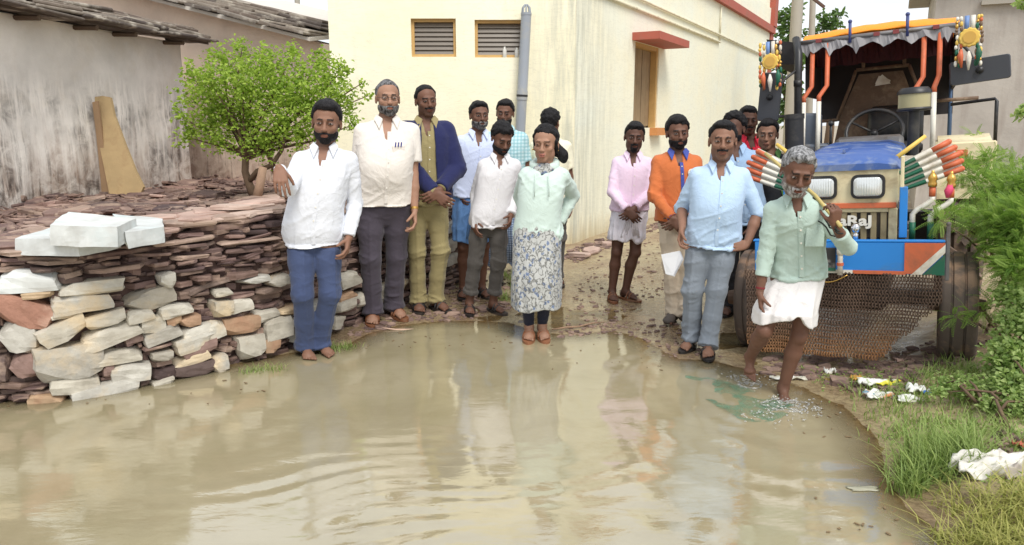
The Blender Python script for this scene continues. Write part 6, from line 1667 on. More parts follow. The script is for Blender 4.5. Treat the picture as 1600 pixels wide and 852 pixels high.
def col_head(V, C, c, R, S, p):
    """paint brows, lids, eyes, lips and stubble in the head's own frame"""
    L = ((V - c) @ R) / S; x, y, z = np.abs(L[:, 0]), L[:, 1], L[:, 2]; sk = np.array(p['skin'])
    hd = (z > -.13) & (z < .14) & (x < .1) & (np.abs(y) < .14)
    fr = hd & (y < -.055)
    def put(m, col, a=1.0): C[m] = C[m] * (1 - a) + np.array(col) * a
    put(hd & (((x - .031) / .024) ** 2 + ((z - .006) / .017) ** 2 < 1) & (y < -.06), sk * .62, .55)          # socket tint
    put(fr & (x > .011) & (x < .046) & (np.abs(z - (.0245 - (x - .028) ** 2 * 9)) < (.003 if p.get('squint') else .0052)), (.012, .01, .01), .9)
    opn = 0.35 if p.get('squint') else .72
    ew = ((x - .031) / .0135) ** 2 + ((z - .002) / (.0062 * opn)) ** 2
    put(fr & (ew < 1.25), sk * .22, .85); put(fr & (ew < .8) & (opn > .5), (.34, .30, .28)); put(fr & (((x - .031) / .0062) ** 2 + ((z - .0025) / .0062) ** 2 < 1), (.01, .007, .006))
    fem = bool(p.get('squint')); z = z - (x ** 2 * 14 if fem else 0) * (z < -.04)
    lip = fr & (x < .0235 - np.abs(z + .0645) * .6) & (z > -.077) & (z < -.053) & (y < -.085)
    put(lip, p.get('lip', tuple(sk * np.array((1.0, .62, .6)))), .8); put(fr & (x < .021) & (np.abs(z + .0645) < .0018) & (y < -.08), sk * .15, .9)
    put(fr & (((x - .011) / .004) ** 2 + ((z + .040) / .003) ** 2 < 1), sk * .3, .7)
    if p.get('stubble'):
        m = hd & (z < np.interp(y, [-.12, -.09, -.05, -.01], [-.044, -.046, -.030, -.0])) & (y < .005) & ~lip; put(m, p.get('stubcol', (.03, .026, .024)), p['stubble'])
    if p.get('balding') is None: put(hd & (z > .1) & (y > 0), (.02, .018, .018), .9)
def hand(F, w, d, n_, curl, side, S, spread=.18, k=.009, thumb=None):
    """w wrist, d along the hand, n_ direction the fingers close to, side: unit vector to the thumb"""
    d = nrmz(d); n_ = nrmz(n_ - d * (n_ @ d)); t = nrmz(np.cross(d, n_)); 
    if t @ side < 0: t = -t
    P = lambda a, b, c_: w + (d * a + t * b + n_ * c_) * S
    kn = [P(.088, .031, 0), P(.092, .0105, -.003), P(.088, -.0105, -.002), P(.080, -.031, .001)]
    base = [P(.01, .017, 0), P(.008, .006, 0), P(.008, -.006, 0), P(.012, -.017, 0)]
    for b_, q in zip(base, kn): F.cone(b_, q, .0150 * S, .0115 * S, k)
    F.ell(P(.05, .0, .006), (.034 * S, .034 * S, .014 * S), np.stack([d, t, n_], 1), .012)
    F.ell(P(.035, .024, .008), (.028 * S, .014 * S, .014 * S), np.stack([d, t, n_], 1), .010)
    for i, (q, ln) in enumerate(zip(kn, (.93, 1.04, .98, .78))):
        a = 0; p0 = q; lat = (1.5 - i) * spread * .4
        for seg, (l_, bend) in enumerate(((.044, .55 + .06 * i), (.027, .85), (.021, .55))):
            a += curl * bend + (.08 if seg == 0 else .06); dr = nrmz(d * math.cos(a) + n_ * math.sin(a) + t * lat * (1 if seg == 0 else .4)); p1 = p0 + dr * l_ * ln * S
            F.cone(p0, p1, (.0094 - .0008 * seg) * S, (.0088 - .0010 * seg) * S, .002 if seg == 0 else .004); p0 = p1
    a0 = P(.028, .024, .006); td = nrmz(d * .62 + t * .68 + n_ * (.35 + .3 * curl)) if thumb is None else nrmz(thumb); a1 = a0 + td * .036 * S; td2 = nrmz(td + d * .45 + n_ * curl * .5 - t * .25 * curl); a2 = a1 + td2 * .029 * S; td3 = nrmz(td2 + n_ * .3 * curl - t * .2); a3 = a2 + td3 * .022 * S
    F.cone(a0, a1, .0135 * S, .0108 * S, .008); F.cone(a1, a2, .0106 * S, .0098 * S, .003); F.cone(a2, a3, .0096 * S, .0078 * S, .003)
def ik(a, b, l1, l2, pole):
    ab = b - a; D = float(np.linalg.norm(ab)); D2 = min(D, (l1 + l2) * .998); dr = ab / D; x = (l1 * l1 - l2 * l2 + D2 * D2) / (2 * D2); h = math.sqrt(max(l1 * l1 - x * x, 0)); pl = nrmz(pole - dr * float(pole @ dr)); return a + dr * x + pl * h, a + dr * D2

def person(label, px, py, top, skin, hair='short', hairmat=None, yaw=0, head=(0, 0, 0), w=1.0, belly=0.0, R=None, L=None, feet=None, fwd=0, beard=None, beardmat=None, legs='trousers', legmat=None,
           shirt='shirt', shirtmat=None, sleeve='half', hem=None, hs=None, lean=0.0, leanx=0.0, shoe='sandal', shoemat=None, waistz=None, zg=None, seed=1, extra=None, res=None, hip_shift=0.0, headx=None, name_='person', face=None, group='people standing by the flood water', tuck=0, shoulder_w=1.0, Y=None, collarmat=None, neck_open=1.0, sandal_col=None, barefoot=False, cuff=None, trouser_w=1.0, legs_bare_from=None):
    face = dict(face or {}); face['skin'] = skin
    if Y is None: g = ground(px, py); Y0 = g.y; X0 = g.x
    else: Y0 = Y; X0 = at(px, py, Y).x
    zg = gz(X0, Y0) if zg is None else zg
    zt = at(headx or px, top, Y0 - lean).z; H = zt - zg; k = H / 1.70
    yw = math.radians(yaw) - math.atan2(X0, Y0); org = vv(X0, Y0, zg); cy, sy = math.cos(yw), math.sin(yw)
    def loc(wp): q = np.array(wp, np.float32) - org; return vv(q[0] * cy + q[1] * sy, -q[0] * sy + q[1] * cy, q[2])       # rotate by -yaw
    def atl(x_, y_, f_): return loc(tuple(at(x_, y_, Y0 - f_)))
    t = thing(name_, label, 'person', tuple(org), (0, 0, yw), group)
    hsz = hs if hs else k; hsz = float(hsz)
    hcx = atl(headx, top, lean)[0] if headx else leanx
    hc = vv(hcx, 0, 0); ll = loc((X0, Y0 - lean, zg)); hc[1] = ll[1] * 1.0; hc[0] += ll[0] if not headx else 0
    hy, hp, hr = [math.radians(q) for q in head]
    HR = np.array((Matrix.Rotation(hy, 3, 'Z') @ Matrix.Rotation(hp, 3, 'X') @ Matrix.Rotation(hr, 3, 'Y')), np.float32)
    hc[2] = H - (.128 + (.012 if hair != 'bald' else 0)) * hsz
    hc[2] += .02 * abs(math.sin(hp))
    chinz = hc[2] - .112 * hsz
    shz = chinz - .048 * k - .008; shc = vv(hc[0] * .82, hc[1] * .75 + .012, shz)
    pel = vv(hip_shift, 0.0, .53 * H)
    sw = .143 * k * w ** .75 * shoulder_w
    SL = shc + vv(sw, 0.008, -.056 * k); SR = shc + vv(-sw, 0.008, -.056 * k)
    l1, l2 = .285 * k, .255 * k
    arms = []
    for sd, sh, spec in ((-1, SR, R), (1, SL, L)):
        spec = spec or {}
        if 'px' in spec: T = atl(spec['px'], spec['py'], spec.get('f', .1))
        else: T = sh + vv(sd * .05 * k, -.05 * k, -(l1 + l2) * .975)
        pole = np.array(spec.get('pole', (sd * .35, 1.0, -.1)), np.float32)
        el, wr = ik(sh, T, l1, l2, pole); hd_ = np.array(spec['dir'], np.float32) if 'dir' in spec else nrmz(wr - el) * .9 + vv(0, -.12, -.2)
        hn = np.array(spec.get('n', (-sd * .9, -.3 if 'px' not in spec else 0.0, -.05)), np.float32); side = np.array(spec.get('side', (0, -1, 0)), np.float32)
        arms.append(dict(sd=sd, sh=sh, el=el, wr=wr, d=hd_, n=hn, side=side, curl=spec.get('curl', .55)))
    hipz = .515 * H; legs_ = []
    for i, sd in enumerate((-1, 1)):
        hp_ = vv(pel[0] + sd * .082 * k * w ** .5, pel[1], hipz)
        if feet and feet[i]:
            f = feet[i]; fz = f[3] if len(f) > 3 and f[3] is not None else None
            gp_ = ground(f[0], f[1], (fz or 0) + (0.0 if fz is not None else zg)); 
            if fz is not None: gp_ = ground(f[0], f[1], fz)
            else: gp_ = ground(f[0], f[1], max(0, gz(gp_.x, gp_.y)))
            if Y is not None: q = at(f[0], f[1], Y); gp_ = Vector((q.x, Y, zg))
            an = loc(tuple(gp_)); fy = math.radians(f[2]) - yw if len(f) > 2 else 0
        else: an = vv(pel[0] + sd * .10 * k, -.0, 0); fy = math.radians(sd * 14)
        fd = vv(math.sin(fy), -math.cos(fy), 0); pitch = math.radians(f[4]) if feet and feet[i] and len(f) > 4 else 0
        ank = an - fd * .085 * k * math.cos(pitch) + vv(0, 0, (.075 if barefoot else .092) * k + .13 * k * math.sin(pitch))       # given point is the ball of the foot
        kn, ank = ik(hp_, ank, (.240 if not barefoot else .247) * H, (.227 if not barefoot else .235) * H, vv(fd[0] * .6 + sd * .05, fd[1], .05))
        legs_.append(dict(sd=sd, hip=hp_, kn=kn, an=ank, fd=fd, pitch=pitch))
    allp = np.stack([a[q] for a in arms for q in ('sh', 'el', 'wr')] + [l_[q] for l_ in legs_ for q in ('kn', 'an')] + [hc])
    lo = allp.min(0) - vv(.24, .24, .2); hi = allp.max(0) + vv(.24, .24, .2); lo[2] = min(-.03, lo[2]); hi[2] = H + .05
    rs = res or (.0068 if Y0 < 5.6 else .008)
    # ---------------- body: one continuous surface
    F = Field(lo, hi, rs, rs * .92)
    bw = w ** .8
    def torso_rows(e=0.0, fl=0.0, z0=None, z1=None):
        rows = []
        for f, rx, ry, oy in ((.415, .105, .055, 0), (.47, .152, .098, 0), (.50, .163, .118, .004), (.545, .160, .118, 0), (.60, .146, .108 + belly * .035, -belly * .036), (.66, .150, .112 + belly * .038, -belly * .042), (.72, .158, .114 + belly * .018, -belly * .024), (.765, .158, .108, 0), (.795, .138, .094, .006), (.815, .105, .074, .012), (.83, .065, .055, .016)):
            z = f / .825 * (shz + .01)if f > .6 else f * H * (1 if f < .55 else 1.0)
            q = np.clip((z - pel[2]) / (shz - pel[2]), 0, 1)
            rows.append((z, pel[0] + (shc[0] - pel[0]) * q, pel[1] + (shc[1] - pel[1]) * q + oy, (rx * k * (bw if f < .78 else (1 + (w - 1) * .5)) + e + fl * (1 - q)), ry * k * bw * .98 + e + fl * (1 - q)))
        rows.sort(); A_ = np.array(rows); zz_ = np.linspace(A_[0, 0], A_[-1, 0], 34); B_ = np.stack([zz_] + [np.interp(zz_, A_[:, 0], A_[:, j]) for j in range(1, 5)], 1)
        for _ in range(3): B_[1:-1, 1:] = B_[1:-1, 1:] * .5 + (B_[:-2, 1:] + B_[2:, 1:]) * .25
        return [tuple(r) for r in B_]
    TRW = torso_rows()
    F.loft(TRW, .02)
    for sh in (SL, SR):
        F.cone(shc + vv(0, .016, -.012), sh, .046 * k, .046 * k * bw ** .6, .03)
    nb_ = shc + vv(0, .012, .02); F.cone(nb_, hc + HR @ vv(0, .018, -.075) * hsz, .058 * k * bw ** .5, .054 * hsz, .03)
    for a in arms:
        m1 = a['sh'] * .5 + a['el'] * .5
        F.cone(a['sh'], m1, .046 * k * bw ** .6, .042 * k * bw ** .6, .02); F.cone(m1, a['el'], .042 * k * bw ** .6, .035 * k, .015)
        m2 = a['el'] * .62 + a['wr'] * .38; F.cone(a['el'], m2, .037 * k, .039 * k, .012); F.cone(m2, a['wr'], .038 * k, .0245 * k, .012)
        hand(F, a['wr'], a['d'], a['n'], a['curl'], a['side'], k * 1.02)
    for l_ in legs_:
        m1 = l_['hip'] * .55 + l_['kn'] * .45; F.cone(l_['hip'], m1, .088 * k * bw, .070 * k, .02); F.cone(m1, l_['kn'], .070 * k, .050 * k, .02)
        m2 = l_['kn'] * .66 + l_['an'] * .34 + vv(-l_['fd'][0], -l_['fd'][1], 0) * .014 * k; F.cone(l_['kn'], m2, .048 * k, .052 * k, .02); F.cone(m2, l_['an'], .052 * k, .034 * k, .02)
        F.ell(l_['kn'] + l_['fd'] * .03 * k, (.034 * k, .03 * k, .04 * k), None, .02)
        # foot
        pt = l_['pitch']; fd = l_['fd']; down = vv(fd[0] * math.cos(pt), fd[1] * math.cos(pt), -math.sin(pt)); upf = vv(fd[0] * math.sin(pt), fd[1] * math.sin(pt), math.cos(pt)); sdv = vv(-fd[1], fd[0], 0)
        A = l_['an']; Pf = lambda a, b, c_: A + down * a * k + sdv * b * k + upf * c_ * k
        F.cone(Pf(0, 0, 0), Pf(-.035, 0, -.045), .036 * k, .030 * k, .02); F.cone(Pf(-.005, 0, -.02), Pf(.085, 0, -.047), .034 * k, .026 * k, .02); F.ell(Pf(.085, 0, -.052), (.042 * k, .042 * k, .020 * k), None, .015)
        ins_ = 1 if (sdv[0] * l_['sd']) < 0 else -1        # big toe toward the midline
        for ti, (b, ln, r_) in enumerate(((.030, .052, .0125), (.013, .048, .0095), (-.003, .042, .009), (-.018, .034, .0085), (-.031, .026, .008))):
            F.cone(Pf(.105 - .004 * ti, b * ins_, -.055), Pf(.105 + ln - .004 * ti, b * ins_ * 1.1, -.063), r_ * k, r_ * .85 * k, .003)
    head_prims(F, hc, HR, hsz, female=hair == 'long', nose=.95 if hair == 'long' else 1)
    V, Q = F.mesh()
    C = np.tile(np.array(skin, np.float32), (len(V), 1)); C *= (1 + .10 * fbm(V * 9, 3, seed))[:, None]
    C[V[:, 2] < .12 * k] *= .85; col_head(V, C, hc, HR, hsz, face)
    # palms and nails lighter, knuckles darker
    body = mesh_np('body', V, Q, M_SKIN, t, col=C)
    # ---------------- hair
    hm = hairmat or H_BLACK
    if hair != 'bald':
        lo_h, hi_h = hc - .2 * hsz, hc + .2 * hsz
        if hair == 'long': lo_h = lo_h - vv(.06, .02, .08); hi_h = hi_h + vv(.08, .08, 0)
        G = Field(lo_h, hi_h, .0058)
        th = {'short': .014, 'thick': .020, 'curly': .021, 'receding': .009, 'long': .013, 'grey': .014}[hair]
        G.ell(hc + HR @ vv(0, .014, .036) * hsz, tuple(np.array((.0765, .097, .083)) * hsz + np.array((th * .7, th, th))), HR, .01)
        if hair in ('thick', 'curly', 'short', 'grey'): G.ell(hc + HR @ vv(.0, -.035, .095) * hsz, tuple(np.array((.058, .05, .024 if hair != 'thick' else .034)) * hsz), HR, .02)
        X = np.stack(np.meshgrid(*G.ax, indexing='ij'), -1); Lc = ((X - hc) @ HR) / hsz
        x, y, z = np.abs(Lc[..., 0]), Lc[..., 1], Lc[..., 2]
        ft = .012 if hair == 'receding' else 0
        lift = {'receding': .018, 'long': .004}.get(hair, 0.0)
        zh = np.interp(y, [-.12, -.075, -.055, -.035, -.018, .0, .03, .07, .13], [.080 + lift, .074 + lift * 1.6, .068 + lift, .052 + ft, .022, -.016, -.028, -.062, -.074]).astype(np.float32)
        zh = zh + .018 * (x > .0) * np.clip((x - .035) / .03, 0, 1) * (y < -.05) * (1 if hair == 'receding' else .7)
        nz = fbm(Lc.reshape(-1, 3) * (42 if hair in ('curly', 'grey', 'long') else 30), 3, seed).reshape(x.shape)
        G.d = G.d + nz * .005 * (1.7 if hair == 'curly' else 1)
        G.d = G.d + .010 * np.clip(1 - (z - zh) * hsz / .026, 0, 1) ** 1.5
        ear = ((x > .068) & (z < .022) & (z > -.04) & (y > -.02) & (y < .035))
        G.d = np.maximum(G.d, (zh - z) * hsz * .7 + nz * .007); G.d = np.where(ear, np.maximum(G.d, .004), G.d)
        if hair == 'long':
            B = lambda a, b, c_: hc + HR @ vv(a, b, c_) * hsz
            G.cone(B(.03, .085, -.02), B(.095, .075, -.07), .04 * hsz, .036 * hsz, .02); G.ell(B(.105, .07, -.085), (.036, .034, .05), None, .02); G.cone(B(0, .07, .0), B(.04, .08, -.05), .05, .04, .02)
            G.cone(B(.072, -.02, .02), B(.078, .0, -.05), .014, .01, .01); G.cone(B(-.070, -.02, .02), B(-.074, .01, -.04), .012, .008, .01)
            G.d = G.d + nz * .003
        HV, HF = G.mesh()
        if len(HV): mesh_np('hair', HV, HF, hm, t)
    if beard:
        G = Field(hc - .17 * hsz, hc + .17 * hsz, .0052); thick = {'full': .007, 'trim': .0035, 'moustache': .0075, 'goatee': .006, 'stubbly': .0028}[beard]
        head_prims(G, hc, HR, hsz, off=thick)
        X = np.stack(np.meshgrid(*G.ax, indexing='ij'), -1); Lc = ((X - hc) @ HR) / hsz; x, y, z = np.abs(Lc[..., 0]), Lc[..., 1], Lc[..., 2]
        nz = fbm(Lc.reshape(-1, 3) * 55, 2, seed + 2).reshape(x.shape); G.d = G.d + nz * .0016
        zb = np.interp(y, [-.14, -.10, -.08, -.06, -.03, -.012, .01], [-.046, -.047, -.050, -.046, -.026, .005, .005])
        reg = np.maximum((z - zb), y - .004 + (z < -.06) * -.02)
        if beard in ('moustache', 'goatee'):
            mo = np.maximum(np.maximum(z + .0425, -.0605 - z), np.maximum(x - .034 + .25 * np.clip(-.05 - z, -1, 1), y + .070)); 
            if beard == 'goatee': reg = np.minimum(mo, np.maximum(np.maximum(z + .066, x - .027), y + .055)); reg = np.minimum(reg, np.maximum(np.maximum(z + .05, .021 - x), np.maximum(x - .03, y + .06)))
            else: reg = mo
        G.d = G.d + thick * .9 * np.clip(1 + reg * hsz / .012, 0, 1)
        mouth = np.sqrt((x / .021) ** 2 + ((z + .0655) / .0085) ** 2) - 1
        G.d = np.maximum(G.d, (reg + nz * .003) * hsz); G.d = np.maximum(G.d, np.where(y < -.07, -mouth * .009, -1))
        G.d = np.maximum(G.d, np.where(z > -.0425, .01, -1))
        BV, BF = G.mesh()
        if len(BV): mesh_np('beard', BV, BF, beardmat or hm, t)
    # eyes
    for sd in (-1, 1):
        pass
    crs = rs * 1.12
    # ---------------- lower garment
    wz = waistz * H if waistz else (.60 if legs in ('dhoti', 'lungi') else min(.6, (hem or .47) + .035)) * H
    if legs in ('trousers', 'rolled', 'leggings'):
        G = Field(lo, vv(hi[0], hi[1], wz + .05), crs, crs * 1.05); tw = trouser_w * k
        rows = torso_rows(.012, .0, None, None); rows = [r for r in rows if r[0] <= wz + .03] 
        G.loft(rows, .04)
        for l_ in legs_:
            a, b, c_ = l_['hip'], l_['kn'], l_['an']; 
            if legs == 'leggings': G.cone(a, b, .09 * tw, .056 * tw, .02); G.cone(b, b * .55 + c_ * .45, .056 * tw, .058 * tw, .02); G.cone(b * .55 + c_ * .45, c_ + vv(0, 0, .02), .058 * tw, .040 * tw, .02, cut=True); continue
            m1 = a * .5 + b * .5; G.cone(a, m1, .090 * tw * bw, .077 * tw * bw ** .5, .02); G.cone(m1, b, .077 * tw, .063 * tw, .03)
            end = c_ + (b - c_) * (.22 if legs == 'rolled' else -.02) ; 
            if legs != 'rolled': end = c_ + vv(0, 0, -.03 * k) - l_['fd'] * .01
            m2 = b * .5 + end * .5 - l_['fd'] * .008; G.cone(b, m2, .062 * tw, .060 * tw, .03); G.cone(m2, end, .060 * tw, .060 * tw, .02, cut=True)
            if legs == 'rolled':
                e2 = end + (b - end) * .13; G.cone(e2, end, .070 * tw, .072 * tw, .006, cut=True, cut0=True)
            else: G.cone(end + (b - end) * .07, end - l_['fd'] * -.012, .067 * tw, .070 * tw, .01, cut=True)
        if not waistz: G.d = G.d + (.016 * np.clip((G.ax[2] - ((hem or .47) * H - .025)) / .02, 0, 1))[None, None, :]
        G.d = np.maximum(G.d, (G.ax[2] - wz)[None, None, :])
        TV, TF = G.mesh(); N = vnormals(TV, TF)
        amp = .010 if legs != 'leggings' else .003
        tz = TV[:, 2]; kz = legs_[0]['kn'][2]; loc_amp = .5 + .9 * np.exp(-((tz - .12) / .12) ** 2) + .7 * np.exp(-((tz - kz) / .09) ** 2)
        d0 = fold_disp(TV, N, amp, seed + 40, ((1, 0, .3), (-1, .2, .45)), 8) - TV; TV = TV + d0 * loc_amp[:, None]
        # pressed crease and pocket line are geometry-light
        for l_ in legs_:
            if legs == 'leggings': break
            ax_t = np.clip((l_['hip'][2] - TV[:, 2]) / (l_['hip'][2] - l_['an'][2]), 0, 1)[:, None]; kt = (l_['hip'][2] - l_['kn'][2]) / (l_['hip'][2] - l_['an'][2])
            cen = np.where(ax_t < kt, l_['hip'] + (l_['kn'] - l_['hip']) * ax_t / kt, l_['kn'] + (l_['an'] - l_['kn']) * (ax_t - kt) / (1 - kt)); rel = TV - cen; rel[:, 2] = 0
            sdx = rel @ vv(-l_['fd'][1], l_['fd'][0], 0); fr_ = rel @ l_['fd']; TV = TV + l_['fd'] * (np.exp(-(sdx / .011) ** 2) * (fr_ > .02) * (ax_t[:, 0] > .15) * .007)[:, None]
        gar = mesh_np('trousers' if legs != 'leggings' else 'leggings', TV, TF, legmat, t)
    elif legs in ('dhoti', 'lungi', 'dhoti_folded'):
        zk = (legs_bare_from or .33) * H
        G = Field(vv(lo[0] - .05, lo[1] - .05, zk - .06), vv(hi[0] + .05, hi[1] + .05, wz + .05), crs); kx = (legs_[0]['kn'] + legs_[1]['kn']) / 2; hx = abs(legs_[0]['kn'][0] - legs_[1]['kn'][0]) / 2 + .085 * k
        cx0, cy0 = pel[0], pel[1]; kk = np.clip((hipz - zk) / (hipz - legs_[0]['kn'][2]), 0, 1.2); bx = cx0 + (kx[0] - cx0) * kk; by = cy0 + (kx[1] - cy0) * kk; hy_ = abs(legs_[0]['kn'][1] - legs_[1]['kn'][1]) / 2 * kk + .125 * k
        G.loft([(zk - .02, bx, by, max(.165 * k * bw, hx * 1.02), hy_), (zk + .06, bx, by, max(.168 * k * bw, hx), hy_), (.50 * H, cx0, cy0, .182 * k * bw, .138 * k * bw), (.56 * H, cx0, cy0, .172 * k * bw, .130 * k * bw), (wz, cx0, cy0, .160 * k * bw, .120 * k * bw)], .01, 2.2, (9, .07, .56 * H, zk), seed)
        G.ell((cx0 - .01, cy0 - .118 * k, ((hem or .5) - .035) * H), (.03, .03, .03), None, .03)
        hemn = zk + .018 * np.sin(G.ax[0] * 22 + seed)[:, None, None] + .012 * np.sin(G.ax[1] * 17)[None, :, None] + (.05 * np.exp(-((G.ax[0] - cx0 - .01) / .035) ** 2))[:, None, None] * (G.ax[1] < cy0)[None, :, None]
        G.d = np.maximum(G.d, hemn - G.ax[2][None, None, :]); G.d = np.maximum(G.d, (G.ax[2] - wz)[None, None, :])
        TV, TF = G.mesh(); N = vnormals(TV, TF); TV = fold_disp(TV, N, .010, seed + 44, ((.1, 0, 1), (.55, 0, 1)), 11)
        mesh_np('lungi' if legs == 'lungi' else 'dhoti', TV, TF, legmat, t)
        m = MB(); nn_ = 7
        for i in range(nn_):
            x = cx0 + (-.045 + .014 * i) * k; m.tube([(x, cy0 - .118 * k, ((hem or .5) - .012) * H), (x * 1.02 + .004 * math.sin(i * 2), cy0 - .143 * k, ((hem or .5) - .05) * H), (x + .012 * (i - 3), cy0 - .138 * k + .004 * (i % 2), zk + .04 + .01 * (i % 3))], [.008, .011, .013], 6)
        part_ = m.build('front_pleats', legmat, t, smooth=True)
    frontY = lambda z, e=.02: np.interp(z, [r[0] for r in TRW], [r[2] - r[4] for r in TRW]) - e
    cenX = lambda z: float(pel[0] + (shc[0] - pel[0]) * np.clip((z - pel[2]) / (shz - pel[2]), 0, 1))
    # ---------------- upper garment
    def shirt_mesh(nm, mat, ease, hemz, sl_len, open_front=0.0, neck=1.0, amp=.008, longer=False, sd2=0, flare=.010):
        bt = hemz * H
        G = Field(vv(lo[0] - .03, lo[1] - .03, bt - .06), vv(hi[0] + .03, hi[1] + .03, shz + .14), crs)
        rows = torso_rows(ease, flare); b0_ = [r for r in rows if r[0] > bt]; first = b0_[0]
        rows2 = [(bt - .03, first[1], first[2], max(first[3], .184 * k * bw + ease + flare), max(first[4], .134 * k * bw + ease + flare))] + b0_
        G.loft(rows2, .02)
        for sh in (SL, SR): G.cone(shc + vv(0, .016, -.010), sh + vv(0, 0, .002), .050 * k, .050 * k * bw ** .6 + (ease - .012) * .5, .03)
        if open_front:
            X = G.ax[0][:, None, None]; Yy = G.ax[1][None, :, None]; Zz = G.ax[2][None, None, :]; q = np.clip((shz - Zz) / .5, 0, 1); wd = open_front * (.75 + .4 * q)
            cxq = pel[0] + (shc[0] - pel[0]) * np.clip((Zz - pel[2]) / (shz - pel[2]), 0, 1)
            G.d = np.maximum(G.d, np.minimum(wd - np.abs(X - cxq), -(Yy + .0)))
        for a in arms:
            mid = a['sh'] * .5 + a['el'] * .5; r0 = .054 * k * bw ** .6 + (ease - .014) * 1.1
            if sl_len <= 0: continue
            if sl_len < 1:
                e = a['sh'] + (a['el'] - a['sh']) * sl_len; G.cone(a['sh'], e, r0, r0 * 1.06, .014, cut=True)
            else:
                G.cone(a['sh'], mid, r0, r0 * .93, .014); G.cone(mid, a['el'], r0 * .93, r0 * .84, .012); f = sl_len - 1
                e = a['el'] + (a['wr'] - a['el']) * f; G.cone(a['el'], e, r0 * .84, r0 * (.74 if f < .8 else .60), .010, cut=True)
                if cuff == 'rolled': e1 = e - nrmz(a['wr'] - a['el']) * .04; G.cone(e1, e, r0 * .80, r0 * .82, .004, cut=True, cut0=True)
                elif f > .8: e1 = e - nrmz(a['wr'] - a['el']) * .05; G.cone(e1, e, r0 * .60, r0 * .58, .01, cut=True, cut0=True)
        # neck opening
        G.ell(hc * vv(1, 1, 0) * .2 + shc * vv(.8, .8, 1) + vv(0, .0, .055 * k), (.062 * k, .066 * k, .055 * k), None, .008, sub=True)
        if neck > 0:
            ze = shz - (.030 + .045 * neck) * k; G.cone(shc + vv(0, -.060 * k, .05 * k), vv(cenX(ze), float(frontY(ze, .004)), ze), .044 * k, .017 * k, .005, sub=True)
        wav = .010 * np.sin(G.ax[0] * 19 + seed)[:, None, None] + .008 * np.sin(G.ax[1] * 23 + seed)[None, :, None] + .03 * np.cos(np.clip((G.ax[0] - pel[0]) / (.2 * k), -1, 1) * 3.14)[:, None, None] * (0.35 if shirt == 'shirt' else 0)
        G.d = np.where((np.abs(G.ax[0] - pel[0]) < .30 * k * w)[:, None, None], np.maximum(G.d, bt - wav * .8 - G.ax[2][None, None, :]), G.d) if True else G.d
        SV, SF = G.mesh(); N = vnormals(SV, SF)
        la = np.full(len(SV), .5, np.float32)
        for a in arms: la += 1.3 * np.exp(-(np.linalg.norm(SV - a['el'], axis=1) / .08) ** 2) + .8 * np.exp(-(np.linalg.norm(SV - (a['sh'] + vv(-a['sd'] * .04, 0, -.09)), axis=1) / .08) ** 2)
        la += .8 * np.exp(-((SV[:, 2] - bt) / .1) ** 2)
        d0 = fold_disp(SV, N, amp, seed + sd2, ((1, 0, .6), (-1, 0, .8), (.2, 0, 1)), 8.5) - SV
        return mesh_np(nm, SV + d0 * la[:, None], SF, mat, t)
    sl = {'half': .72, 'long': 1.93, 'rolled': 1.62, 'elbow': 1.12, 'none': 0}[sleeve]
    cm = collarmat or shirtmat
    def collar(mat, nm='collar', R1=.070, stand=.034, spread=1.0):
        m = MB(); nseg = 22; rows_ = []
        for i in range(nseg + 1):
            a = math.radians(-90 + 27 + (360 - 54) * i / nseg); tt = abs(i / nseg - .5) * 2
            cx, cy_ = shc[0] * .95 + hc[0] * .05, shc[1] + .012 * k
            ru = R1 * k * .88; rl = R1 * k * (1.16 + .34 * tt ** 4)
            zu = shz + .048 * k + .022 * k * (1 - tt) ** .7 - .050 * k * tt ** 3; zl = zu - stand * k - .036 * k * tt ** 5
            c_, s_ = math.cos(a), math.sin(a)
            rows_.append([Vector((cx + ru * .97 * c_, cy_ + ru * s_ * .97, zu - .012)), Vector((cx + ru * c_, cy_ + ru * s_, zu)), Vector((cx + (ru + .006) * c_, cy_ + (ru + .006) * s_, zu + .002)), Vector((cx + rl * c_, cy_ + rl * s_ * 1.06, zl)), Vector((cx + (rl - .006) * c_, cy_ + (rl - .006) * s_ * 1.06, zl - .002))])
        vs = [v_ for r in rows_ for v_ in r]; fs = []
        for i in range(nseg):
            for j in range(4): fs.append((i * 5 + j, (i + 1) * 5 + j, (i + 1) * 5 + j + 1, i * 5 + j + 1))
            fs.append((i * 5 + 4, (i + 1) * 5 + 4, (i + 1) * 5, i * 5))
        fs += [(0, 1, 2, 3, 4), tuple(nseg * 5 + j for j in (4, 3, 2, 1, 0))]
        m.add(vs, fs); o = m.build(nm, mat, t, smooth=True); bm = bmesh.new(); bm.from_mesh(o.data); bmesh.ops.recalc_face_normals(bm, faces=bm.faces); bm.to_mesh(o.data); bm.free(); return o
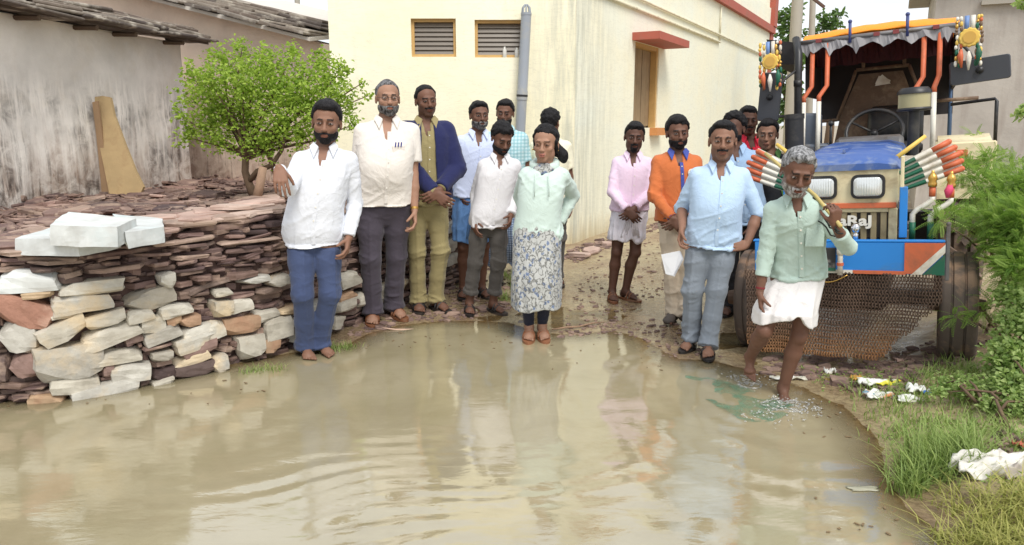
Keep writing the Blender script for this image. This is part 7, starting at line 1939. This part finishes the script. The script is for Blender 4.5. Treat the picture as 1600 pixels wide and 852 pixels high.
    if shirt == 'shirt':
        hz_ = hem or .47; so_ = shirt_mesh('shirt', shirtmat, .019, hz_, sl, 0, neck_open, .0075)
        collar(cm)
        for sx in (-1, 1):
            xc = cenX(shz); P1 = Vector((xc + sx * .030 * k, float(frontY(shz - .004, .012)) + .012 * k, shz + .030 * k)); zt2 = shz - (.036) * k; P2 = Vector((xc + sx * .058 * k, float(frontY(zt2, .030)), zt2)); P3 = Vector((xc + sx * .086 * k, -.034 * k + float(shc[1]), shz + .030 * k)); P4 = Vector((xc + sx * .062 * k, -.005 * k + float(shc[1]), shz + .058 * k))
            nn_ = (P2 - P1).cross(P3 - P1).normalized(); nn_ = nn_ if nn_.y < 0 else -nn_; m = MB(); Q4 = [P1, P2, P3, P4]; up_ = nn_ * .011; m.add([q + up_ for q in Q4] + [q - nn_ * .004 for q in Q4], [(0, 1, 2, 3), (7, 6, 5, 4), (0, 4, 5, 1), (1, 5, 6, 2), (2, 6, 7, 3), (3, 7, 4, 0)]); cf = m.build('collar_flap', cm, t)
            bm = bmesh.new(); bm.from_mesh(cf.data); bmesh.ops.recalc_face_normals(bm, faces=bm.faces); bmesh.ops.bevel(bm, geom=bm.edges[:], offset=.002, segments=1, affect='EDGES'); bm.to_mesh(cf.data); bm.free()
        z1 = shz - .05 * k; z0 = hz_ * H + .02; m = MB(); npt = 9
        prev = None; vs = []; fs = []
        for i in range(npt):
            z = z1 + (z0 - z1) * i / (npt - 1); y = float(frontY(z, .0245 + .012 * (i / npt))); x = cenX(z) + .012; vs += [(x - .013, y - .002, z), (x + .013, y - .002, z), (x + .013, y + .02, z), (x - .013, y + .02, z)]
        for i in range(npt - 1):
            for j in range(4): fs.append((i * 4 + j, i * 4 + (j + 1) % 4, (i + 1) * 4 + (j + 1) % 4, (i + 1) * 4 + j))
        m.add(vs, fs); pk = m.build('placket', cm if collarmat else shirtmat, t)
        nb = 2 if collarmat else 5
        for i in range(nb):
            z = z1 - (.03 + (.06 if collarmat else .085) * i) * k; m = MB(); m.lathe([(.0055, 0), (.0055, .004)], (cenX(z) + .012, float(frontY(z, .0245 + .012 * (z1 - z) / (z1 - z0))) - .0045, z), 'Y', 8); m.build('button', K_WHITE, pk)
    elif shirt == 'hoodie':
        shirt_mesh('hoodie', shirtmat, .024, hem or .50, 1.95, 0, .35, .011, flare=.006)
        G = Field(shc - vv(.2, .2, .14), shc + vv(.2, .22, .14), .008); 
        for i in range(14):
            a0_, a1_ = [math.radians(-62 + 304 * j / 14) for j in (i, i + 1)]; f = lambda a: shc + vv(.088 * k * math.cos(a), .02 + .082 * k * math.sin(a), .028 + .016 * math.sin(a)); rr = lambda a: .022 + .016 * max(0, math.sin(a)); G.cone(f(a0_), f(a1_), rr(a0_), rr(a1_), .02)
        hv, hf = G.mesh(); hv = fold_disp(hv, vnormals(hv, hf), .006, seed + 9); mesh_np('hood', hv, hf, shirtmat, t)
        for sx in (-1, 1):
            m = MB(); m.tube([(shc[0] + sx * .045, float(frontY(shz - .05, .045)), shz - .02), (shc[0] + sx * .05, float(frontY(shz - .12, .045)), shz - .10), (shc[0] + sx * .052, float(frontY(shz - .2, .043)), shz - .19)], .004, 5); m.build('drawstring', shirtmat, t, smooth=True)
        m = MB(); bz = (hem or .50) * H; rws = torso_rows(.040, .008); r_ = [r for r in rws if r[0] > bz][0]
    # ---------------- footwear
    for l_ in legs_:
        if barefoot: break
        pt = l_['pitch']; fd = l_['fd']; down = vv(fd[0] * math.cos(pt), fd[1] * math.cos(pt), -math.sin(pt)); upf = vv(fd[0] * math.sin(pt), fd[1] * math.sin(pt), math.cos(pt)); sdv = vv(-fd[1], fd[0], 0); A = l_['an']
        Pf = lambda a, b, c_: Vector(A + down * a * k + sdv * b * k + upf * c_ * k)
        if shoe == 'sandal':
            M3 = Matrix((tuple(sdv), tuple(down), tuple(upf))).transposed(); ol = []
            for i in range(18):
                a = 2 * math.pi * i / 18; yy = math.cos(a) * .145 + .050; xx = math.sin(a) * (.052 if yy > .02 else .041); ol.append((xx * k, yy * k))
            m = MB(); m.prism(ol, -.014 * k, .006 * k, M3, tuple(A + upf * -.078 * k)); so2 = m.build('sandal', shoemat, t, auto=40)
            bm = bmesh.new(); bm.from_mesh(so2.data); bmesh.ops.recalc_face_normals(bm, faces=bm.faces); bm.to_mesh(so2.data); bm.free()
            for (a0_, h_) in ((.078, -.022), (.045, -.008)) if sandal_col != 'thong' else ((.07, -.022),):
                m = MB(); pts = [Pf(a0_, .046 * math.cos(b), -.072 + (.072 + h_ - .0) * math.sin(b) * 1.0 + .0) for b in [math.pi * j / 10 for j in range(11)]]
                m.tube(pts, .0085 * k, 6, flat=.8); m.build('strap', shoemat, so2, smooth=True)
        else:
            G = Field(A - .22, A + .22, .007); a_ = lambda a, b, c_: A + down * a * k + sdv * b * k + upf * c_ * k
            G.cone(a_(0, 0, .0), a_(-.035, 0, -.045), .045 * k, .040 * k, .03); G.cone(a_(0, 0, -.02), a_(.09, 0, -.045), .044 * k, .036 * k, .03); G.ell(a_(.115, 0, -.05), (.046 * k, .05 * k, .030 * k), None, .03)
            G.clip_plane(-upf, float(-upf @ A + .078 * k)); sv, sf = G.mesh(); mesh_np('shoe', sv, sf, shoemat, t)
    ctx = dict(t=t, k=k, H=H, shc=shc, shz=shz, hc=hc, HR=HR, hs=hsz, pel=pel, arms=arms, legs=legs_, atl=atl, frontY=frontY, cenX=cenX, rows=torso_rows, lo=lo, hi=hi, crs=crs, shirt_mesh=shirt_mesh, collar=collar, seed=seed, org=org)
    if extra: extra(ctx)
    return t
# ================================================================== THE PEOPLE IN THE PHOTOGRAPH
SK_D = (.165, .080, .052); SK_M = (.25, .130, .085); SK_L = (.35, .195, .13); SK_DD = (.115, .055, .037)
M_SANDAL_B = plain('black_sandal', (.02, .018, .018), .5, dirt=srgb(110, 90, 76), dirt_amt=.3); M_SANDAL_T = plain('brown_leather', srgb(120, 76, 50), .55, dirt=srgb(130, 110, 90), dirt_amt=.3)
M_SANDAL_O = plain('tan_leather', srgb(140, 92, 64), .5)

# 1 young bearded man in white shirt and jeans, arm held out
person('young bearded man in long white shirt and blue jeans pointing ahead at the wall end', 500, 556, 153, SK_M, 'thick', yaw=-6, head=(-2, 4, 4), headx=508, w=1.03, belly=.35, hs=1.17,
       R=dict(px=436, py=263, f=.47, pole=(-.1, .2, -1), dir=(.12, -.5, -.75), n=(0, .7, -.4), side=(1, 0, 0), curl=.5), L=dict(px=545, py=372, f=.02, curl=.6),
       feet=[(482, 560, 25), (512, 555, 45)], beard='trim', legmat=fabric('blue_jeans', srgb(64, 76, 108), .85, var=.2, stain=srgb(86, 98, 130)), shirtmat=fabric('white_cotton', srgb(220, 223, 230), .8), sleeve='long', hem=.455, seed=3,
       barefoot=True, trouser_w=1.05, face=dict(stubble=.35))

def extra_glasses(c):
    hc, HR, S = c['hc'], c['HR'], c['hs']; P = lambda x, y, z: Vector(hc + HR @ vv(x, y, z) * S)
    m = MB()
    for s_ in (-1, 1): m.tube([P(s_ * .031 + .023 * math.cos(a), -.112, .000 + .015 * math.sin(a)) for a in [2 * math.pi * i / 16 for i in range(17)]], .0018, 5, caps=False)
    m.tube([P(-.008, -.113, .004), P(.008, -.113, .004)], .0018, 5)
    for s_ in (-1, 1): m.tube([P(s_ * .054, -.11, .004), P(s_ * .072, -.07, .006), P(s_ * .082, .0, .004)], .0016, 5)
    g = m.build('spectacles', K_BLACK, c['t'], smooth=True)
    # chest pocket with pens, wristwatch
    z = c['shz'] - .15 * c['k']; x = c['cenX'](z) + .085; y = float(c['frontY'](z, .026))
    m = MB(); m.box((x, y + .006, z - .05), (.10, .012, .12), rotm(0, 0, 18), bev=.003); m.build('chest_pocket', fabric('cream_white_cotton', srgb(224, 217, 208), .8), c['t'])
    for i in range(3):
        m = MB(); m.tube([(x - .025 + .022 * i, y - .012 + i * .006, z + .0), (x - .02 + .022 * i, y - .010 + i * .006, z + .035)], .005, 6); m.build('pen', plain('pen_blue', srgb(40, 50, 130), .4), c['t'])
    a = c['arms'][1]; d = nrmz(a['wr'] - a['el']); p = a['wr'] - d * .02; m = MB(); m.tube([Vector(p - d * .009), Vector(p + d * .009)], .028 * c['k'], 14); m.build('wristwatch', K_GOLD, c['t'], auto=40)
person('tall stout greying bearded man with spectacles in half-sleeved cream-white shirt and charcoal trousers', 605, 504, 121, SK_L, 'receding', H_SALT, yaw=3, head=(4, 0, 0), headx=605, w=1.18, belly=.9, hs=1.15,
       L=dict(px=648, py=336, f=.04, curl=.7, pole=(.2, 1, 0)), R=dict(px=560, py=338, f=.03, curl=.7), feet=[(582, 508, 8), (625, 499, 35)], beard='full', beardmat=H_SALTB,
       legmat=fabric('charcoal_trousers', srgb(72, 66, 76), .8, var=.08), shirtmat=fabric('cream_white_cotton', srgb(224, 217, 208), .8), sleeve='half', hem=.50, seed=5, shoemat=M_SANDAL_T, extra=extra_glasses, trouser_w=1.12, face=dict(stubble=.3), neck_open=1.5)

NAVY = fabric('navy_fleece', srgb(38, 42, 82), .95, var=.12)
def extra_jacket(c):
    c['shirt_mesh']('jacket', NAVY, .046, .505, 1.9, open_front=.066, neck=0, amp=.009, sd2=7)
    z = c['shz'] - .16 * c['k']
    for sx in (-1, 1):
        x = c['cenX'](z) + sx * .05; y = float(c['frontY'](z, .024)); m = MB(); m.box((x, y + .006, z), (.062, .010, .030), bev=.002); m.build('pocket_flap', fabric('khaki_cloth', srgb(150, 138, 98), .85), c['t'])
person('lean moustached man in khaki uniform under an open navy jacket with clasped hands', 669, 488, 129, SK_D, 'receding', yaw=8, head=(8, 2, -3), headx=665, w=.96, hs=1.08,
       R=dict(px=680, py=303, f=.22, pole=(-1, .5, -.2), dir=(.7, -.3, -.55), n=(.2, .9, 0), side=(0, -.3, 1), curl=.75), L=dict(px=687, py=297, f=.20, pole=(1, .5, -.2), dir=(-.75, -.3, -.45), n=(-.2, .9, 0), side=(0, -.3, 1), curl=.75),
       feet=[(655, 489, 10), (692, 487, 40)], beard='moustache', legmat=fabric('khaki_cloth', srgb(150, 138, 98), .85), shirtmat=fabric('khaki_cloth', srgb(150, 138, 98), .85), sleeve='long', hem=.49, seed=8, shoemat=M_SANDAL_B, extra=extra_jacket, face=dict(stubble=.35))

person('grey-bearded man in pale blue shirt and blue lungi standing behind the man looking down', 741, 466, 155, SK_D, 'short', yaw=10, head=(5, 0, 0), headx=749, w=.98, hs=1.04, Y=6.7, feet=None,
       R=dict(px=716, py=300, f=.05, curl=.6), L=dict(px=772, py=300, f=.0), beard='full', beardmat=H_SALTB, legs='lungi', legs_bare_from=.30, legmat=fabric('blue_lungi', srgb(112, 156, 214), .85), shirtmat=fabric('pale_blue_shirt', srgb(200, 210, 236), .85), sleeve='half', hem=.53, seed=11, shoemat=M_SANDAL_B, waistz=.6)
person('bearded man in pale teal checked shirt partly hidden beside the grey pipe', 792, 452, 153, SK_D, 'short', yaw=-5, head=(-4, 6, 4), headx=789, w=1.0, hs=1.03, Y=7.1, beard='trim',
       legmat=fabric('checked_blue_cloth', srgb(170, 190, 214), .85, pattern='check', col2=srgb(70, 90, 130), pscale=14), legs='lungi', legs_bare_from=.12, shirtmat=fabric('teal_check', srgb(196, 222, 226), .85, pattern='check', col2=srgb(130, 178, 186), pscale=10), sleeve='half', hem=.5, seed=13, shoemat=M_SANDAL_B)
person('curly-haired bearded man looking down in rumpled white shirt and rolled grey trousers', 766, 490, 190, SK_D, 'curly', yaw=8, head=(10, 24, 4), headx=785, w=.92, hs=1.04,
       R=dict(px=743, py=345, f=.05, curl=.5, pole=(-.2, 1, 0)), L=dict(px=798, py=338, f=.08, curl=.6), feet=[(734, 492, 5), (780, 490, 40)], beard='full', legs='rolled', legmat=fabric('grey_trousers', srgb(84, 80, 76), .85, var=.12),
       shirtmat=fabric('rumpled_white', srgb(218, 216, 218), .85), sleeve='long', hem=.47, seed=17, shoemat=M_SANDAL_B, cuff='rolled', extra=None)
person('person with piled curly black hair in cream top standing hidden behind the woman', 858, 452, 168, SK_D, 'curly', yaw=0, head=(160, 0, 0), w=.98, hs=1.02, Y=7.2, legmat=fabric('grey_trousers', srgb(84, 80, 76)), shirtmat=fabric('cream_top', srgb(236, 232, 206), .85), sleeve='half', seed=19, shoemat=M_SANDAL_B)

FLORAL = fabric('blue_floral_print', srgb(182, 183, 180), .85, pattern='floral', col2=srgb(98, 116, 150), col3=srgb(98, 98, 94), pscale=27)
def extra_dress(c):
    H, k, lg = c['H'], c['k'], c['legs']; zk = .165 * H; G = Field(vv(-.34, -.3, zk - .06), vv(.34, .3, .60 * H), .0085); p = c['pel']
    G.loft([(zk - .03, p[0], p[1] - .03, .192 * k, .18 * k), (.3 * H, p[0], p[1] - .03, .192 * k, .186 * k), (.50 * H, p[0], p[1], .188 * k, .154 * k), (.58 * H, p[0], p[1], .165 * k, .125 * k)], .01, 2.3, (7, .045, .52 * H, zk), 4)
    hem = zk + .012 * np.sin(G.ax[0] * 20)[:, None, None] + .0 * G.ax[1][None, :, None]; G.d = np.maximum(G.d, hem - G.ax[2][None, None, :])
    V, F_ = G.mesh(); V = fold_disp(V, vnormals(V, F_), .008, 61, ((.05, 0, 1), (.2, 0, 1)), 9); mesh_np('dress', V, F_, FLORAL, c['t'])
    G = Field(c['shc'] - vv(.12, .16, .1), c['shc'] + vv(.12, .12, .1), .008); G.ell(c['shc'] + vv(0, -.035, -.012), (.085, .062, .06), None, .01); V, F_ = G.mesh(); mesh_np('dress_neckline', V, F_, FLORAL, c['t'])
    for sx in (-1, 1):
        q = c['hc'] + c['HR'] @ vv(sx * .083, -.004, -.038) * c['hs']; m = MB(); m.ball(tuple(q), .007, 8, 6); m.build('earring', K_GOLD, c['t'], smooth=True)
person('smiling woman in mint green hoodie over blue floral dress with hands behind her', 838, 528, 191, SK_L, 'long', yaw=-6, head=(-8, 4, 2), headx=853, w=.96, belly=.25, hs=1.12, feet=[(826, 533, -4), (850, 532, 8)],
       R=dict(px=826, py=352, f=-.13, pole=(-.5, 1, -.2), dir=(.7, .1, -.4), n=(0, -1, 0), side=(0, 0, 1)), L=dict(px=874, py=350, f=-.13, pole=(.5, 1, -.2), dir=(-.7, .1, -.4), n=(0, -1, 0), side=(0, 0, 1)),
       legs='leggings', legmat=fabric('black_leggings', (.012, .014, .03), .8), shirt='hoodie', shirtmat=fabric('mint_fleece', srgb(200, 217, 209), .95, var=.04), hem=.485, seed=23, shoemat=M_SANDAL_O, extra=extra_dress, trouser_w=.98, shoulder_w=.95, face=dict(lip=(.36, .12, .10), squint=True))

clasp = lambda x, y, f=.2: dict(R=dict(px=x - 4, py=y - 3, f=f + .02, pole=(-1, .5, -.2), dir=(.6, -.25, -.65), n=(.1, .95, 0), side=(0, -.3, 1), curl=.7), L=dict(px=x + 6, py=y - 6, f=f, pole=(1, .5, -.2), dir=(-.65, -.25, -.6), n=(-.1, .95, 0), side=(0, -.3, 1), curl=.7))
person('thin moustached man in pink shirt and short white dhoti standing alone on the lane', 976, 470, 188, SK_DD, 'short', yaw=6, head=(-2, 4, 3), headx=992, w=.93, hs=1.08, **clasp(985, 332), feet=[(958, 472, 0), (988, 470, 42)],
       beard='goatee', legs='dhoti', legs_bare_from=.345, legmat=fabric('white_dhoti', srgb(226, 222, 230), .85), shirtmat=fabric('pink_shirt', srgb(230, 206, 226), .85), sleeve='long', hem=.515, seed=29, shoemat=M_SANDAL_T, cuff='rolled', face=dict(stubble=.2), hip_shift=.02)

def extra_badge(c):
    z = c['shz'] - .13 * c['k']; x = c['cenX'](z) + .085; y = float(c['frontY'](z, .027)); R_ = rotm(0, 0, 18) @ Matrix(((1, 0, 0), (0, 0, 1), (0, -1, 0)))
    m = MB(); m.lathe([(.030, -.006), (.031, 0), (.029, .003)], (x, y + .004, z), R=Matrix.Rotation(math.radians(20), 3, 'Z') @ Matrix(((1, 0, 0), (0, 0, -1), (0, 1, 0))), seg=20); b = m.build('round_badge', K_WHITE, c['t'], auto=40)
    for dz, w_, mt in ((.010, .014, K_GREEN), (.0, .02, K_ORANGE), (-.011, .024, K_GREEN)):
        m = MB(); m.box((x + .002, y - .0010, z + dz), (w_, .003, .004), rotm(0, 0, 20)); m.build('badge_print', mt, b)
    for a in c['arms']:
        d = nrmz(a['wr'] - a['el']); p = a['wr'] - d * .035; m = MB(); m.tube([Vector(p - d * .02), Vector(p + d * .02)], .037 * c['k'], 14); m.build('blue_cuff', fabric('blue_rib', srgb(70, 84, 160), .9), c['t'], auto=40)
person('bearded man in orange sweatshirt with blue collar and round white badge', 1054, 500, 178, SK_D, 'thick', yaw=10, head=(4, 3, -3), headx=1060, w=1.02, hs=1.08, **clasp(1055, 345), feet=[(1046, 508, -30), (1076, 512, 10)],
       beard='trim', legmat=fabric('beige_trousers', srgb(206, 190, 168), .85), shirtmat=fabric('orange_jersey', srgb(200, 112, 64), .9), collarmat=fabric('blue_rib', srgb(70, 84, 160), .9), sleeve='long', hem=.49, seed=31, shoe='shoe', shoemat=plain('muddy_shoe', srgb(92, 84, 78), .8), extra=extra_badge, face=dict(stubble=.3))

def extra_paper(c):
    pass
person('heavy-set man in light blue shirt and grey trousers holding folded white paper', 1104, 548, 184, SK_M, 'short', yaw=6, head=(-4, 0, 0), headx=1131, w=1.08, belly=.6, hs=1.13,
       R=dict(px=1066, py=356, f=.06, pole=(-.1, 1, .1), dir=(-.15, -.15, -1), n=(.8, -.3, 0), side=(0, -1, 0), curl=.75), L=dict(px=1166, py=384, f=.10, pole=(1, .35, -.1), dir=(-.85, -.35, .05), n=(-.2, .9, -.3), side=(0, 0, 1), curl=.3),
       feet=[(1072, 548, -35), (1106, 560, -12)], legmat=fabric('faded_grey_trousers', srgb(132, 140, 150), .85, var=.14), shirtmat=fabric('light_blue_shirt', srgb(184, 208, 234), .8), sleeve='elbow', hem=.465, seed=37, shoemat=M_SANDAL_B, face=dict(stubble=.25), beard='moustache', trouser_w=1.1, sandal_col='thong')
person('dark-haired man almost hidden behind the light blue shirt in black trousers', 1152, 522, 172, SK_DD, 'curly', yaw=0, head=(-20, 0, 0), headx=1148, w=.95, hs=1.05, Y=6.0, beard='trim', legmat=fabric('black_trousers', (.018, .018, .022), .8), shirtmat=fabric('dull_blue_shirt', srgb(150, 176, 206), .85), sleeve='elbow', seed=39, shoemat=M_SANDAL_B, L=dict(px=1172, py=380, f=.08))
person('tall dark man in red shirt behind the left tractor mirror', 1176, 505, 163, SK_DD, 'short', yaw=8, head=(5, 0, 0), headx=1171, w=.98, hs=1.05, Y=6.7, beard='moustache', legmat=fabric('black_trousers', (.018, .018, .022)), shirtmat=fabric('red_shirt', srgb(214, 40, 64), .85), sleeve='half', seed=41, shoemat=M_SANDAL_B)
person('man in black shirt with green collar standing between the red shirt and the tractor', 1212, 515, 183, SK_M, 'short', yaw=10, head=(-12, 4, 0), headx=1202, w=.98, hs=1.04, Y=6.15, legmat=fabric('black_trousers', (.018, .018, .022)), shirtmat=fabric('black_shirt', (.025, .026, .03), .85), collarmat=fabric('green_collar', srgb(90, 130, 70), .9), sleeve='half', seed=43, shoemat=M_SANDAL_B)

def extra_pocket(c):
    z = c['shz'] - .2 * c['k']; x = c['cenX'](z) + .085; y = float(c['frontY'](z, .026)); m = MB(); m.box((x, y + .006, z), (.10, .012, .12), rotm(0, 0, 15), bev=.003); m.build('chest_pocket', fabric('pale_mint_shirt', srgb(180, 200, 190), .85), c['t'])
    a = c['arms'][0]; d = nrmz(a['wr'] - a['el']); p = a['wr'] - d * .03; m = MB(); m.tube([Vector(p - d * .005), Vector(p + d * .005)], .030 * c['k'], 12); m.build('red_thread', plain('red_thread', srgb(120, 30, 40), .7), c['t'])
old = person('grey-haired man in mint shirt and short dhoti wading barefoot with a shouldered pole', 1232, 618, 228, SK_D, 'grey', H_GREY, yaw=4, head=(8, 18, 6), headx=1250, lean=.20, w=.92, hs=1.06, zg=-.02,
       R=dict(px=1187, py=458, f=.08, pole=(-.2, 1, 0), curl=.55, dir=(.15, -.2, -1)), L=dict(px=1305, py=352, f=.36, pole=(.7, .3, -.9), dir=(-.05, -.25, 1), n=(-.55, .75, 0), side=(-.6, -.5, .3), curl=1.35),
       feet=[(1171, 596, -14, .05, 42), (1226, 632, -10, -.03, 8)], beard='stubbly', beardmat=H_GREYBEARD, legs='dhoti', legs_bare_from=.335, legmat=fabric('white_dhoti2', srgb(224, 220, 218), .85), shirtmat=fabric('pale_mint_shirt', srgb(180, 200, 190), .85), sleeve='rolled', hem=.50, seed=47, barefoot=True, cuff='rolled', face=dict(stubble=.4, stubcol=(.3, .28, .27)), extra=extra_pocket, group='people in the flood water')

# things they hold
hp = ground(1232, 618); Yp = hp.y
pg = at(1306, 342, Yp - .40)
p0 = at(1314, 354, Yp - .42); p1 = at(1274, 306, Yp - .10); p2 = at(1196, 240, Yp + .40)
stick('yellowish bamboo pole gripped over the shoulder of the grey-haired wader', [p0, p0.lerp(p1, .5), p1, p1.lerp(p2, .5), p2], .0105, plain('bamboo', srgb(196, 176, 110), .6, var=.15), 'pole', 'bamboo_pole')
m = MB(); r = random.Random(3)
for k in range(4):
    off = Vector((r.uniform(-.02, .02), r.uniform(-.02, .02), -.025 - .01 * k)); m.tube([(p0.lerp(p1, t_ / 6) - p0) + off + Vector((0, 0, .012 * math.sin(t_ * 2 + k) - .02 * math.sin(math.pi * t_ / 6))) for t_ in range(7)], .0045, 5)
o = m.build('rolled_net', plain('black_net', (.03, .035, .03), .8), loc=p0, smooth=True); tag(o, 'dark rolled net strands slung under the bamboo pole', 'net')
# folded paper in the blue-shirted man's hand
gB = ground(1104, 548); q = [at(1033, 398, gB.y - .08), at(1062, 392, gB.y - .10), at(1066, 404, gB.y - .12), at(1052, 431, gB.y - .06), at(1040, 428, gB.y - .05)]
c0 = q[0]; m = MB(); K5 = len(q)
for j in range(4): off = Vector((.004 * j, .004 * j, -.003 * j)); m.add([p - c0 + off for p in q] + [p - c0 + off + Vector((0, .0015, 0)) for p in q], [tuple(range(K5)), tuple(range(K5, 2 * K5))[::-1]] + [(i, i + K5, (i + 1) % K5 + K5, (i + 1) % K5) for i in range(K5)])
o = m.build('folded_paper', plain('white_paper', srgb(236, 238, 244), .7, var=.02), loc=c0); o['kind'] = 'thing'; tag(o, 'folded white papers held in the light blue shirted man\'s hand', 'paper')
# splashes at the wader's feet
n = NT('foam_water'); n.set(col=(.82, .82, .8), rough=.08, Transmission_Weight=.75, IOR=1.33); M_FOAM = n.m
rs_ = np.random.default_rng(5); P = []
for (px, py, sx, n_) in ((1172, 600, .07, 90), (1228, 634, .09, 140), (1262, 646, .07, 40), (1150, 592, .05, 30), (1200, 650, .10, 60)):
    g = ground(px, py)
    for i in range(n_): P.append((g.x + rs_.normal() * sx, g.y + rs_.normal() * sx * .7, abs(rs_.normal()) * .016, rs_.uniform(.0015, .006)))
m = MB()
for x, y, z, r_ in P: m.ball((x, y, z), (r_ * 1.5, r_, r_ * .8), 5, 3)
for (px, py, R_) in ((1172, 603, .07), (1228, 634, .08), (1228, 634, .13)):
    g = ground(px, py); m.tube([(g.x + R_ * math.cos(a) * (1 + .15 * math.sin(5 * a)), g.y + R_ * .7 * math.sin(a) * (1 + .12 * math.sin(4 * a + 1)), .004) for a in [2 * math.pi * i / 30 for i in range(31)]], [.004 + .003 * math.sin(i * 1.7) for i in range(31)], 5)
o = m.build('splash_water', M_FOAM, smooth=True); tag(o, 'small splashes and foam thrown up round the wading feet', kind='stuff')
